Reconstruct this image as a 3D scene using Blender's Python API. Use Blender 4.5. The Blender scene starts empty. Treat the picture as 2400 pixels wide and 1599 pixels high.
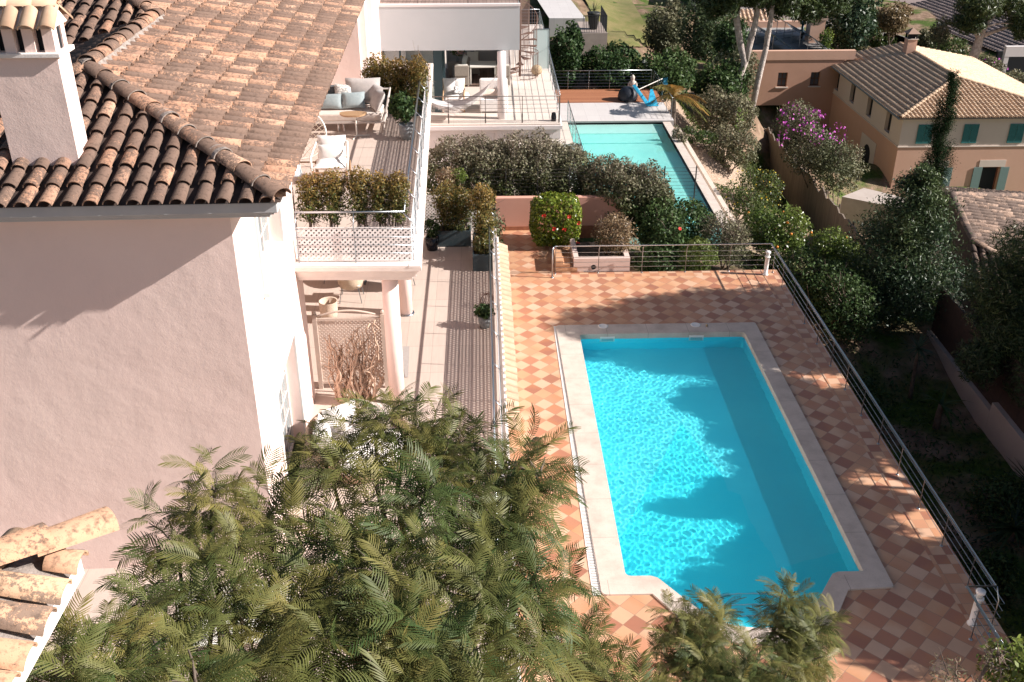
import bpy, math, random
import numpy as np
from mathutils import Vector, Matrix
R = random.Random(11)
rng = np.random.default_rng(11)
sc = bpy.context.scene
COL = sc.collection
# ------------------------------------------------------------------ camera
CAMH = 12.8; F = 2382.0
PITCH = math.radians(28.4); YAW = math.radians(1.8)
cam = bpy.data.cameras.new('camera'); cam.sensor_width = 36; cam.lens = F / 2400 * 36
cam.clip_start = .1; cam.clip_end = 3000
co = bpy.data.objects.new('camera', cam); COL.objects.link(co)
co.location = (0, 0, CAMH); co.rotation_euler = (math.pi / 2 - PITCH, 0, -YAW)
sc.camera = co
_fw = np.array([math.sin(YAW) * math.cos(PITCH), math.cos(YAW) * math.cos(PITCH), -math.sin(PITCH)])
_rt = np.array([math.cos(YAW), -math.sin(YAW), 0.0]); _up = np.cross(_rt, _fw)
def _ray(x, y): return _fw + _rt * (x - 1200) / F - _up * (y - 799.5) / F
def G(x, y, z=0.0):                       # survey of the photograph: point of a level plane
    d = _ray(x, y); t = (z - CAMH) / d[2]; return np.array([d[0] * t, d[1] * t, z])
def GY(x, y, Y):                          # point of an upright plane at depth Y
    d = _ray(x, y); t = Y / d[1]; return np.array([d[0] * t, Y, CAMH + d[2] * t])
# ------------------------------------------------------------------ light
SUN = np.array([1.655, -.235, 1.0]); SUN /= np.linalg.norm(SUN)
sl = bpy.data.lights.new('sun', 'SUN'); sl.energy = 5.0; sl.angle = math.radians(.5); sl.color = (1, .925, .865)
so = bpy.data.objects.new('sun', sl); COL.objects.link(so)
so.rotation_euler = Vector(SUN).to_track_quat('Z', 'Y').to_euler(); so.location = (30, -5, 40)
w = bpy.data.worlds.new('World'); sc.world = w; w.use_nodes = True
nt = w.node_tree; bg = nt.nodes['Background']
sky = nt.nodes.new('ShaderNodeTexSky'); sky.sky_type = 'NISHITA'; sky.sun_disc = False
sky.sun_elevation = math.asin(SUN[2]); sky.sun_rotation = math.atan2(SUN[0], SUN[1])
nt.links.new(sky.outputs[0], bg.inputs[0]); bg.inputs[1].default_value = .045
vs = sc.view_settings; vs.view_transform = 'Standard'; vs.look = 'None'; vs.gamma = 1; vs.exposure = .98
sc.cycles.max_bounces = 8; sc.cycles.transparent_max_bounces = 16; sc.cycles.sample_clamp_indirect = 6
sc.cycles.use_denoising = True
# ------------------------------------------------------------------ materials
def nodes(name):
    m = bpy.data.materials.new(name); m.use_nodes = True
    return m, m.node_tree.nodes, m.node_tree.links, m.node_tree.nodes['Principled BSDF']
def N(ns, t, **k):
    n = ns.new(t)
    for a, b in k.items(): setattr(n, a, b)
    return n
def mixc(ns, ls, f, a, b, mode='MIX'):
    n = ns.new('ShaderNodeMix'); n.data_type = 'RGBA'; n.blend_type = mode
    for i, v in ((0, f), (6, a), (7, b)):
        if hasattr(v, 'is_output'): ls.new(v, n.inputs[i])
        else: n.inputs[i].default_value = v if i == 0 else (v if len(v) == 4 else (*v, 1))
    return n.outputs[2]
def mth(ns, ls, op, *v, clamp=False):
    n = ns.new('ShaderNodeMath'); n.operation = op; n.use_clamp = clamp
    for i, x in enumerate(v):
        if hasattr(x, 'is_output'): ls.new(x, n.inputs[i])
        else: n.inputs[i].default_value = x
    return n.outputs[0]
def ramp(ns, ls, fac, stops):
    n = ns.new('ShaderNodeValToRGB'); e = n.color_ramp.elements
    while len(e) < len(stops): e.new(.5)
    for q, (p, c) in zip(e, stops):
        q.position = p; q.color = (*c, 1) if len(c) == 3 else c
    if fac is not None: ls.new(fac, n.inputs[0])
    return n.outputs[0]
def noise(ns, ls, vec, scale, detail=5, rough=.6):
    n = ns.new('ShaderNodeTexNoise'); n.inputs['Scale'].default_value = scale
    n.inputs['Detail'].default_value = detail; n.inputs['Roughness'].default_value = rough
    if vec is not None: ls.new(vec, n.inputs['Vector'])
    return n.outputs[0]
def pos(ns): return ns.new('ShaderNodeNewGeometry').outputs['Position']
def bumpn(ns, ls, b, h, strength, dist=.02):
    n = ns.new('ShaderNodeBump'); n.inputs['Strength'].default_value = strength; n.inputs['Distance'].default_value = dist
    ls.new(h, n.inputs['Height']); ls.new(n.outputs[0], b.inputs['Normal'])
def mat(name, c, c2=None, rough=.65, vs=2.5, metal=0, bump=0, bs=30, island=0., spec=.4, lo=.35, hi=.65, bd=.02, stretch=None):
    m, ns, ls, b = nodes(name)
    p = pos(ns)
    if stretch:
        mp = N(ns, 'ShaderNodeMapping'); mp.inputs['Scale'].default_value = stretch; ls.new(p, mp.inputs[0]); p = mp.outputs[0]
    col = None
    if c2 is not None:
        f = mth(ns, ls, 'SMOOTHSTEP' if False else 'ADD', noise(ns, ls, p, vs), 0.0)
        mr = N(ns, 'ShaderNodeMapRange'); mr.inputs[1].default_value = lo; mr.inputs[2].default_value = hi; ls.new(f, mr.inputs[0])
        col = mixc(ns, ls, mr.outputs[0], c, c2)
    if island:
        g = N(ns, 'ShaderNodeNewGeometry').outputs['Random Per Island']
        k = mth(ns, ls, 'MULTIPLY_ADD', g, 2 * island, 1 - island)
        hs = N(ns, 'ShaderNodeHueSaturation'); ls.new(k, hs.inputs['Value'])
        if col is not None: ls.new(col, hs.inputs['Color'])
        else: hs.inputs['Color'].default_value = (*c, 1)
        col = hs.outputs[0]
    if col is not None: ls.new(col, b.inputs['Base Color'])
    else: b.inputs['Base Color'].default_value = (*c, 1)
    b.inputs['Roughness'].default_value = rough; b.inputs['Metallic'].default_value = metal
    b.inputs['Specular IOR Level'].default_value = spec
    if bump: bumpn(ns, ls, b, noise(ns, ls, p, bs, 6, .65), bump, bd)
    return m
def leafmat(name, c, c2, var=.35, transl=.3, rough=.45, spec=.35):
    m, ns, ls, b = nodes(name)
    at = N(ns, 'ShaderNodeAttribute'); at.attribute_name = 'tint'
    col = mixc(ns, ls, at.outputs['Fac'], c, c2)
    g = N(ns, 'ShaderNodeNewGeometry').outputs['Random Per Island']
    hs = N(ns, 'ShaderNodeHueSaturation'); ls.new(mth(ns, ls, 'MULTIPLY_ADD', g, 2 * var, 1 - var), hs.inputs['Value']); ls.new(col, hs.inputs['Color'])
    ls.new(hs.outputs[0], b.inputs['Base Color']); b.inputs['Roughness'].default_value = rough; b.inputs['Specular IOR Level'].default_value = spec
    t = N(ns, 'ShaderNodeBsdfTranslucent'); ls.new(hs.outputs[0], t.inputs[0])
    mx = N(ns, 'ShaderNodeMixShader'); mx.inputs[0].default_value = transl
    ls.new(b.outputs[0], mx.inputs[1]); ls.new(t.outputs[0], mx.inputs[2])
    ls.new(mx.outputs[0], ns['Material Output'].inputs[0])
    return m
# ------------------------------------------------------------------ object helpers
def org(o):
    v = np.zeros(3)
    while o is not None: v = v + np.array(o.location); o = o.parent
    return v
def props(o, label=None, cat=None, group=None, kind=None, category=None):
    cat = cat or category
    for k, v in (('label', label), ('category', cat), ('group', group), ('kind', kind)):
        if v: o[k] = v
    return o
def thing(name, label, cat, loc=(0, 0, 0), group=None, rz=0):
    o = bpy.data.objects.new(name, None); COL.objects.link(o); o.location = [float(x) for x in loc]; o.rotation_euler = (0, 0, rz)
    o.empty_display_size = .2
    return props(o, label, cat, group)
class MB:
    def __init__(s): s.v = []; s.f = []; s.n = 0; s.t = []
    def add(s, v, f, tint=None):
        v = np.asarray(v, float).reshape(-1, 3); s.v.append(v)
        b = s.n; s.f += [tuple(int(i) + b for i in q) for q in f]; s.n += len(v)
        if tint is not None: s.t += list(tint)
        return s
    def quad(s, *p): return s.add(p, [tuple(range(len(p)))])
    def box(s, x0, x1, y0, y1, z0, z1):
        return s.add([(x0, y0, z0), (x1, y0, z0), (x1, y1, z0), (x0, y1, z0), (x0, y0, z1), (x1, y0, z1), (x1, y1, z1), (x0, y1, z1)],
                     [(3, 2, 1, 0), (4, 5, 6, 7), (0, 1, 5, 4), (1, 2, 6, 5), (2, 3, 7, 6), (3, 0, 4, 7)])
    def obox(s, a, b, w, z0, z1):            # upright box along a plan line a-b, width w
        a = np.array(a[:2], float); b = np.array(b[:2], float); d = b - a; d /= np.linalg.norm(d); n = np.array([-d[1], d[0]]) * w / 2
        return s.prism([a - n, b - n, b + n, a + n], z0, z1)
    def prism(s, pts, z0, z1):
        k = len(pts); v = [(p[0], p[1], z0) for p in pts] + [(p[0], p[1], z1) for p in pts]
        return s.add(v, [tuple(range(k))[::-1], tuple(range(k, 2 * k))] + [(i, (i + 1) % k, k + (i + 1) % k, k + i) for i in range(k)])
    def tube(s, pts, r, n=8, cap=True):
        pts = [np.array(p, float) for p in pts]; k = len(pts)
        rr = r if hasattr(r, '__len__') else [r] * k
        V = []; a0 = None
        for i, p in enumerate(pts):
            d = pts[min(i + 1, k - 1)] - pts[max(i - 1, 0)]; d /= (np.linalg.norm(d) + 1e-9)
            if a0 is None:
                a0 = np.cross(d, [0, 0, 1.0]) if abs(d[2]) < .9 else np.cross(d, [0, 1.0, 0])
            a0 = a0 - d * (a0 @ d); a0 /= (np.linalg.norm(a0) + 1e-9); c = np.cross(d, a0)
            for j in range(n):
                t = 2 * math.pi * j / n; V.append(p + rr[i] * (math.cos(t) * a0 + math.sin(t) * c))
        Fc = [(i * n + j, i * n + (j + 1) % n, (i + 1) * n + (j + 1) % n, (i + 1) * n + j) for i in range(k - 1) for j in range(n)]
        if cap: Fc += [tuple(range(n))[::-1], tuple(range((k - 1) * n, k * n))]
        return s.add(V, Fc)
    def lathe(s, c, prof, n=16):             # prof: (r, z)
        V = []; k = len(prof)
        for r, z in prof:
            for j in range(n):
                t = 2 * math.pi * j / n; V.append((c[0] + r * math.cos(t), c[1] + r * math.sin(t), c[2] + z))
        Fc = [(i * n + j, i * n + (j + 1) % n, (i + 1) * n + (j + 1) % n, (i + 1) * n + j) for i in range(k - 1) for j in range(n)]
        return s.add(V, Fc + [tuple(range(n))[::-1], tuple(range((k - 1) * n, k * n))])
    def pillow(s, c, sx, sy, sz, rot=(0, 0, 0), n=10, p=.42):   # soft cushion with pinched corners
        V = []; Fc = []
        M_ = np.array(Matrix.Rotation(rot[2], 3, 'Z') @ Matrix.Rotation(rot[1], 3, 'Y') @ Matrix.Rotation(rot[0], 3, 'X'))
        for side in (1, -1):
            for i in range(n + 1):
                for j in range(n + 1):
                    u = i / n * 2 - 1; v = j / n * 2 - 1
                    h = ((1 - u * u) * (1 - v * v)) ** p
                    k = 1 - .07 * (1 - abs(u * v)) * max(abs(u), abs(v)) ** 4
                    V.append(M_ @ np.array([u * sx / 2 * k, v * sy / 2 * k, side * h * sz / 2]))
        m = (n + 1) ** 2
        for q in (0, 1):
            for i in range(n):
                for j in range(n):
                    f = (q * m + i * (n + 1) + j, q * m + (i + 1) * (n + 1) + j, q * m + (i + 1) * (n + 1) + j + 1, q * m + i * (n + 1) + j + 1)
                    Fc.append(f if q == 0 else f[::-1])
        return s.add(np.array(V) + np.array(c), Fc)
    def build(s, name, m, parent=None, smooth=False, loc=None, local=False, bevel=0, **k):
        v = np.concatenate(s.v) if s.v else np.zeros((0, 3))
        return mesh(name, v, s.f, m, parent, smooth, loc, local, s.t or None, bevel, **k)
def mesh(name, v, f, m, parent=None, smooth=False, loc=None, local=False, tint=None, bevel=0, **k):
    v = np.asarray(v, float)
    if not local:
        o_ = org(parent) if parent is not None else (np.array(loc, float) if loc is not None else np.zeros(3))
        v = v - o_
    me = bpy.data.meshes.new(name)
    if isinstance(f, np.ndarray):
        nf, kk = f.shape
        me.vertices.add(len(v)); me.vertices.foreach_set('co', v.astype(np.float32).ravel())
        me.loops.add(nf * kk); me.loops.foreach_set('vertex_index', f.astype(np.int32).ravel())
        me.polygons.add(nf); me.polygons.foreach_set('loop_start', np.arange(0, nf * kk, kk, dtype=np.int32))
        me.update(calc_edges=True)
    else:
        me.from_pydata(v.tolist(), [], f); me.update()
    if smooth: me.polygons.foreach_set('use_smooth', np.ones(len(me.polygons), dtype=bool))
    if tint is not None:
        a = me.attributes.new('tint', 'FLOAT', 'FACE'); a.data.foreach_set('value', np.asarray(tint, np.float32))
    if m: me.materials.append(m)
    o = bpy.data.objects.new(name, me); COL.objects.link(o)
    if parent is not None: o.parent = parent
    elif loc is not None: o.location = [float(x) for x in loc]
    if bevel:
        b = o.modifiers.new('bevel', 'BEVEL'); b.width = bevel; b.segments = 2; b.limit_method = 'ANGLE'
    return props(o, **k)
def kids(o): return [c for c in bpy.data.objects if c.parent == o]
def copy_tree(o, parent=None, childmap=None):
    if childmap is None:
        childmap = {}
        for c in bpy.data.objects:
            if c.parent: childmap.setdefault(c.parent.name, []).append(c)
    c = o.copy(); COL.objects.link(c); c.parent = parent
    for ch in childmap.get(o.name, []): copy_tree(ch, c, childmap)
    return c
def place(o, loc, rz=0, s=1, label=None):
    o.location = [float(x) for x in loc]; o.rotation_euler = (0, 0, rz); o.scale = (s, s, s)
    if label: o['label'] = label
    return o
# ================================================================== DECK + POOL
def deckmat():
    m, ns, ls, b = nodes('terracotta_tiles')
    p = pos(ns); sp = N(ns, 'ShaderNodeSeparateXYZ'); ls.new(p, sp.inputs[0]); x, y = sp.outputs[0], sp.outputs[1]
    S = .333
    k = 1 / (S * math.sqrt(2))
    ud = mth(ns, ls, 'MULTIPLY', mth(ns, ls, 'ADD', x, y), k); vd = mth(ns, ls, 'MULTIPLY', mth(ns, ls, 'SUBTRACT', y, x), k)
    ua = mth(ns, ls, 'MULTIPLY', mth(ns, ls, 'ADD', x, .0), 1 / .265); va = mth(ns, ls, 'MULTIPLY', y, 1 / .265)
    # border course laid square: x > 8.4 or y > 27.62 (with x > 2.1)
    e1 = mth(ns, ls, 'GREATER_THAN', x, 8.40)
    e2 = mth(ns, ls, 'MULTIPLY', mth(ns, ls, 'GREATER_THAN', y, 27.62), mth(ns, ls, 'GREATER_THAN', x, 2.0))
    e = mth(ns, ls, 'MAXIMUM', e1, e2)
    e = mth(ns, ls, 'MULTIPLY', e, mth(ns, ls, 'GREATER_THAN', y, 13.0))
    def mixf(a, c): return mth(ns, ls, 'ADD', mth(ns, ls, 'MULTIPLY', a, mth(ns, ls, 'SUBTRACT', 1.0, e)), mth(ns, ls, 'MULTIPLY', c, e))
    u = mixf(ud, ua); v = mixf(vd, va)
    fu = mth(ns, ls, 'FLOOR', u); fv = mth(ns, ls, 'FLOOR', v)
    cb = N(ns, 'ShaderNodeCombineXYZ'); ls.new(fu, cb.inputs[0]); ls.new(fv, cb.inputs[1]); ls.new(e, cb.inputs[2])
    wn = N(ns, 'ShaderNodeTexWhiteNoise', noise_dimensions='3D'); ls.new(cb.outputs[0], wn.inputs['Vector'])
    sc3 = N(ns, 'ShaderNodeSeparateColor'); ls.new(wn.outputs['Color'], sc3.inputs[0])
    par = mth(ns, ls, 'FLOORED_MODULO', mth(ns, ls, 'ADD', fu, fv), 2.0)
    light = ramp(ns, ls, sc3.outputs[0], [(0, (.62, .41, .29)), (.45, (.60, .375, .245)), (.75, (.58, .335, .20)), (1, (.55, .29, .165))])
    dark = ramp(ns, ls, sc3.outputs[0], [(0, (.33, .14, .09)), (.35, (.42, .19, .115)), (.7, (.50, .245, .145)), (1, (.55, .29, .17))])
    cl = mixc(ns, ls, par, light, dark)
    # flamed glaze: each tile drifts to a second shade along a random direction
    lu = mth(ns, ls, 'FRACT', u); lv = mth(ns, ls, 'FRACT', v)
    ang = mth(ns, ls, 'MULTIPLY', sc3.outputs[1], 6.283)
    gr = mth(ns, ls, 'ADD', mth(ns, ls, 'MULTIPLY', mth(ns, ls, 'SUBTRACT', lu, .5), mth(ns, ls, 'COSINE', ang)), mth(ns, ls, 'MULTIPLY', mth(ns, ls, 'SUBTRACT', lv, .5), mth(ns, ls, 'SINE', ang)))
    gr = mth(ns, ls, 'ADD', gr, mth(ns, ls, 'MULTIPLY', noise(ns, ls, p, 5, 4), .6))
    gr = mth(ns, ls, 'MULTIPLY_ADD', gr, 1.3, -.25, clamp=True)
    gr = mth(ns, ls, 'MULTIPLY', gr, mth(ns, ls, 'GREATER_THAN', sc3.outputs[2], .35))
    cl = mixc(ns, ls, mth(ns, ls, 'MULTIPLY', gr, .6), cl, (.50, .22, .10))
    # grout
    du = mth(ns, ls, 'MINIMUM', lu, mth(ns, ls, 'SUBTRACT', 1.0, lu)); dv = mth(ns, ls, 'MINIMUM', lv, mth(ns, ls, 'SUBTRACT', 1.0, lv))
    g = mth(ns, ls, 'LESS_THAN', mth(ns, ls, 'MINIMUM', du, dv), .014)
    dirt = noise(ns, ls, p, .9, 5)
    cl = mixc(ns, ls, mth(ns, ls, 'MULTIPLY', mth(ns, ls, 'SUBTRACT', dirt, .42, clamp=True), .9, clamp=True), cl, (.30, .17, .11))
    cl = mixc(ns, ls, g, cl, (.30, .20, .14))
    ls.new(cl, b.inputs['Base Color']); b.inputs['Roughness'].default_value = .42; b.inputs['Specular IOR Level'].default_value = .35
    h = mth(ns, ls, 'SUBTRACT', mth(ns, ls, 'MULTIPLY', noise(ns, ls, p, 25, 4), .25), g)
    bumpn(ns, ls, b, h, .35, .004)
    return m
MD = deckmat()
M_white = mat('white_render', (.80, .74, .70), (.74, .67, .63), .8, 1.2, bump=.25, bs=9)
M_stone = mat('pale_coping_stone', (.60, .52, .46), (.50, .43, .38), .75, 3, bump=.3, bs=60, bd=.004)
M_steel = mat('brushed_steel', (.44, .47, .50), None, .28, metal=1)
M_plast = mat('white_plastic', (.78, .76, .73), None, .4)
# pool outline
def arc(cx, cy, r, a0, a1, n):
    return [(cx + r * math.cos(math.radians(a0 + (a1 - a0) * i / n)), cy + r * math.sin(math.radians(a0 + (a1 - a0) * i / n))) for i in range(n + 1)]
PX0, PX1, PY0, PY1 = 2.56, 7.0, 14.40, 23.92
inner = arc(PX1 - .12, PY1 - .12, .12, 0, 90, 4) + arc(PX0 + .12, PY1 - .12, .12, 90, 180, 4) + arc(PX0 + .1, PY0 + .1, .1, 180, 270, 4)
bay_l = [(3.02, 14.395), (3.14, 14.34), (3.24, 14.20), (3.53, 13.78), (3.78, 13.44), (4.05, 13.20), (4.36, 13.05), (4.77, 13.0)]
inner += bay_l + [(9.54 - x, y) for x, y in bay_l[-2::-1]] + arc(PX1 - .02, PY0 + .02, .02, 270, 360, 2)
ol = [(2.98, 13.915), (3.26, 13.46), (3.5, 13.14), (3.82, 12.86), (4.25, 12.66), (4.77, 12.6)]
outer = arc(7.42 - .06, 24.47 - .06, .06, 0, 90, 3) + arc(2.06, 24.47 - .1, .1, 90, 180, 3) + arc(2.06 + .1, 13.92 + .1, .1, 180, 270, 3) \
    + ol + [(9.54 - x, y) for x, y in ol[-2::-1]] + arc(7.42 - .06, 13.95 + .06, .06, 270, 360, 3)
def resample(P, ang):                       # radius at given angles around the pool centre, along a polygon
    c = np.array([4.77, 18.6]); out = []
    P = [np.array(p) - c for p in P]
    for a in ang:
        d = np.array([math.cos(a), math.sin(a)]); best = 0
        for i in range(len(P)):
            p, q = P[i], P[(i + 1) % len(P)]; e = q - p; den = d[0] * e[1] - d[1] * e[0]
            if abs(den) < 1e-12: continue
            t = (p[0] * e[1] - p[1] * e[0]) / den; u = (p[0] * d[1] - p[1] * d[0]) / den
            if t > 0 and -1e-6 <= u <= 1 + 1e-6: best = max(best, t)
        out.append(c + d * best)
    return out
def angs(P): return [math.atan2(p[1] - 18.6, p[0] - 4.77) for p in P]
A_ = sorted(set([round(a, 5) for a in angs(inner) + angs(outer) + list(np.linspace(-math.pi, math.pi, 90, endpoint=False))]))
IN = resample(inner, A_); OUT = resample(outer, A_); n_ = len(A_)
# deck sheet with the pool hole (ring to a rectangle, then side strips)
DX0, DX1, DY0, DY1 = .30, 8.93, 10.6, 27.98
rect = [(DX1, DY0), (DX1, DY1), (DX0, DY1), (DX0, DY0)]
A2 = sorted(set([round(a, 5) for a in angs(rect)] + A_)); RC = resample(rect, A2); OUT2 = resample(outer, A2); k_ = len(A2)
mb = MB(); mb.add([(*p, 0) for p in OUT2] + [(*p, 0) for p in RC], [(i, k_ + i, k_ + (i + 1) % k_, (i + 1) % k_) for i in range(k_)])
mb.quad((DX0, DY1, 0), (3.05, DY1, 0), (3.05, 31.38, 0), (DX0, 31.38, 0))
mb.quad((DX0, 1, 0), (8.45, 1, 0), (8.45, DY0, 0), (DX0, DY0, 0))
mb.quad((8.45, 1, -.004), (8.46, 1, -.004), (8.46, DY0, -.004), (8.45, DY0, -.004))
# deck edge wall faces
for a, b in (((DX1, 12.95), (DX1, DY1)), ((DX1, DY1), (3.05, DY1)), ((8.45, 1), (8.45, 12.6)), ((8.45, 12.6), (DX1, 12.95))):
    mb.quad((*a, 0), (*b, 0), (*b, -3.4), (*a, -3.4))
deck = mb.build('pool_deck', MD, kind='structure')
pool = thing('swimming_pool', 'long blue swimming pool with pale stone coping and rounded step bay, ringed by terracotta tiles', 'swimming pool', (4.77, 19, 0))
cz = .035
V = [(*p, -.02) for p in OUT] + [(*p, cz) for p in OUT] + [(*p, cz) for p in IN] + [(*p, -.12) for p in IN]
fc = []
for k in range(3):
    fc += [(k * n_ + i, k * n_ + (i + 1) % n_, (k + 1) * n_ + (i + 1) % n_, (k + 1) * n_ + i) for i in range(n_)]
def copmat():
    m, ns, ls, b = nodes('coping_slabs'); p = pos(ns)
    sp = N(ns, 'ShaderNodeSeparateXYZ'); ls.new(p, sp.inputs[0])
    yy = mth(ns, ls, 'FRACT', mth(ns, ls, 'MULTIPLY', mth(ns, ls, 'ADD', sp.outputs[1], .35), 1 / 1.22))
    xx = mth(ns, ls, 'FRACT', mth(ns, ls, 'MULTIPLY', sp.outputs[0], 1 / 1.1))
    side = mth(ns, ls, 'MULTIPLY', mth(ns, ls, 'GREATER_THAN', sp.outputs[1], 14.3), mth(ns, ls, 'LESS_THAN', sp.outputs[1], 23.9))
    j = mth(ns, ls, 'ADD', mth(ns, ls, 'MULTIPLY', mth(ns, ls, 'LESS_THAN', yy, .008), side), mth(ns, ls, 'MULTIPLY', mth(ns, ls, 'LESS_THAN', xx, .009), mth(ns, ls, 'SUBTRACT', 1.0, side)))
    c = ramp(ns, ls, noise(ns, ls, p, 2.2, 6), [(.3, (.62, .53, .46)), (.5, (.56, .475, .41)), (.7, (.45, .375, .32))])
    c = mixc(ns, ls, mth(ns, ls, 'MULTIPLY', mth(ns, ls, 'SUBTRACT', noise(ns, ls, p, 38, 4), .52, clamp=True), 2.0, clamp=True), c, (.38, .31, .265))
    c = mixc(ns, ls, j, c, (.30, .25, .21)); ls.new(c, b.inputs['Base Color']); b.inputs['Roughness'].default_value = .8
    bumpn(ns, ls, b, mth(ns, ls, 'SUBTRACT', noise(ns, ls, p, 70, 5), j), .3, .004)
    return m
mesh('coping', V, fc, copmat(), pool, bevel=.012)
def basinmat(name, c, c2, wl=None):
    m, ns, ls, b = nodes(name); p = pos(ns)
    col = ramp(ns, ls, noise(ns, ls, p, .6, 3), [(.35, c), (.65, c2)])
    sp = N(ns, 'ShaderNodeSeparateXYZ'); ls.new(p, sp.inputs[0])
    mo = [mth(ns, ls, 'LESS_THAN', mth(ns, ls, 'FRACT', mth(ns, ls, 'MULTIPLY', sp.outputs[i], 1 / .05)), .08) for i in range(3)]
    g = mth(ns, ls, 'MULTIPLY', mth(ns, ls, 'MAXIMUM', mth(ns, ls, 'MAXIMUM', mo[0], mo[1]), mo[2]), .12)
    col = mixc(ns, ls, g, col, (.5, .8, .9))
    ls.new(col, b.inputs['Base Color']); b.inputs['Roughness'].default_value = .4
    return m
M_basin = basinmat('pool_mosaic', (.03, .74, .88), (.05, .78, .90))
DEEP = -.80
fl = [(*p, -.79 if p[1] < 15 else DEEP) for p in IN]
V = [(*p, -.12) for p in IN] + fl
mesh('basin', V, [(i, i + n_, (i + 1) % n_ + n_, (i + 1) % n_) for i in range(n_)] + [tuple(range(n_, 2 * n_))], M_basin, pool)
M_step = mat('step_nosing', (.62, .80, .84), None, .5)
for k, (zz, rr) in enumerate(((-.28, .55), (-.45, .95), (-.62, 1.35))):
    mb = MB(); P_ = [(4.77 - 1.35, 13.6), *[(4.77 + 1.30 * math.cos(t), 12.98 + rr * (.35 + .65 * abs(math.sin(t)))) for t in np.linspace(math.pi, 0, 15)], (4.77 + 1.35, 13.6)]
    P_ = [(4.77 + 1.38 * math.cos(t), 13.0 + rr * math.sin(t) ** .6 if math.sin(t) > 0 else 13.0) for t in np.linspace(0, math.pi, 17)]
    mb.prism(P_, DEEP - .05, zz); st = mb.build('step', M_basin, pool)
    mb = MB(); mb.tube([(x, y + .004, zz + .006) for x, y in P_], .016, 5); mb.build('nosing', M_step, st)
# skimmers, lids, drain grate
for x in (3.31, 5.71):
    mb = MB(); mb.box(x - .2, x + .2, 23.905, 23.945, -.30, -.05); s_ = mb.build('skimmer', M_plast, pool, bevel=.008)
    mb = MB(); mb.box(x - .155, x + .155, 23.895, 23.904, -.25, -.10); mb.build('opening', mat('skimmer_throat', (.35, .55, .58), None, .5), s_)
for x in (3.24, 5.76):
    mb = MB(); mb.lathe((x, 24.36, .036), [(.135, 0), (.135, .008), (.11, .014), (.105, .011), (0.02, .012)], 24)
    s_ = mb.build('skimmer_lid', M_plast, pool, True)
mb = MB(); mb.lathe((6.05, 24.27, .036), [(.03, 0), (.03, .04), (.018, .06), (.005, .065)], 10); mb.build('drain_cap', mat('brass_fitting', (.5, .38, .25), None, .4, metal=1), pool)
gr = thing('drain_grate', 'long narrow white slotted drain grate beside the left pool coping', 'drain', (1.95, 19, 0))
for a_ in (1.90, 2.035): mb = MB(); mb.box(a_, a_ + .015, 13.92, 24.45, 0, .012); mb.build('edge_strip', M_plast, gr)
mb = MB()
for y in np.arange(13.94, 24.44, .045): mb.box(1.915, 2.035, y, y + .026, .001, .010)
mb.build('slats', M_plast, gr)
mb = MB(); mb.quad((1.915, 13.92, .003), (2.035, 13.92, .003), (2.035, 24.45, .003), (1.915, 24.45, .003)); mb.build('channel', mat('grate_shadow', (.08, .07, .07), None, .9), gr)  # flat dark sheet, coloured as the shade between the slats
# water: a real rippled surface that bends the light
def watermat(name, tint=(1, 1, 1)):
    m, ns, ls, b = nodes(name)
    ns.remove(b)
    g = N(ns, 'ShaderNodeBsdfGlass'); g.inputs['IOR'].default_value = 1.33; g.inputs['Roughness'].default_value = 0.0
    g.inputs['Color'].default_value = (*tint, 1)
    ls.new(g.outputs[0], ns['Material Output'].inputs[0])
    return m
def ripples(x, y, seed, amp, scales):
    r = np.random.default_rng(seed); z = np.zeros_like(x)
    for lam, a, nn in scales:
        for _ in range(nn):
            th = r.uniform(0, 2 * math.pi); kx, ky = math.cos(th) * 2 * math.pi / lam, math.sin(th) * 2 * math.pi / lam
            z += a * amp / math.sqrt(nn) * np.sin(kx * x + ky * y + r.uniform(0, 6.28) + .8 * np.sin(.7 * x + .5 * y + r.uniform(0, 6)))
    return z
def water_grid(x0, x1, y0, y1, step, z, fz, name, m):
    xs = np.arange(x0, x1 + step, step); ys = np.arange(y0, y1 + step, step)
    X, Y = np.meshgrid(xs, ys); Z = z + fz(X, Y)
    nx = len(xs); ny = len(ys); idx = np.arange(nx * ny).reshape(ny, nx)
    f = np.stack([idx[:-1, :-1], idx[:-1, 1:], idx[1:, 1:], idx[1:, :-1]], -1).reshape(-1, 4)
    return mesh(name, np.stack([X, Y, Z], -1).reshape(-1, 3), f, m, None, True, kind='structure')
sl.cycles.is_caustics_light = True
W_ = water_grid(2.50, 7.06, 12.94, 23.99, .02, -.11, lambda x, y: ripples(x, y, 3, .0036, ((1.5, .8, 4), (.5, .34, 6), (.26, .27, 10), (.15, .19, 14), (.095, .07, 10))), 'pool_water', watermat('clear_water'))
W_.cycles.is_caustics_caster = True
for o in kids(pool):
    o.cycles.is_caustics_receiver = True
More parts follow.
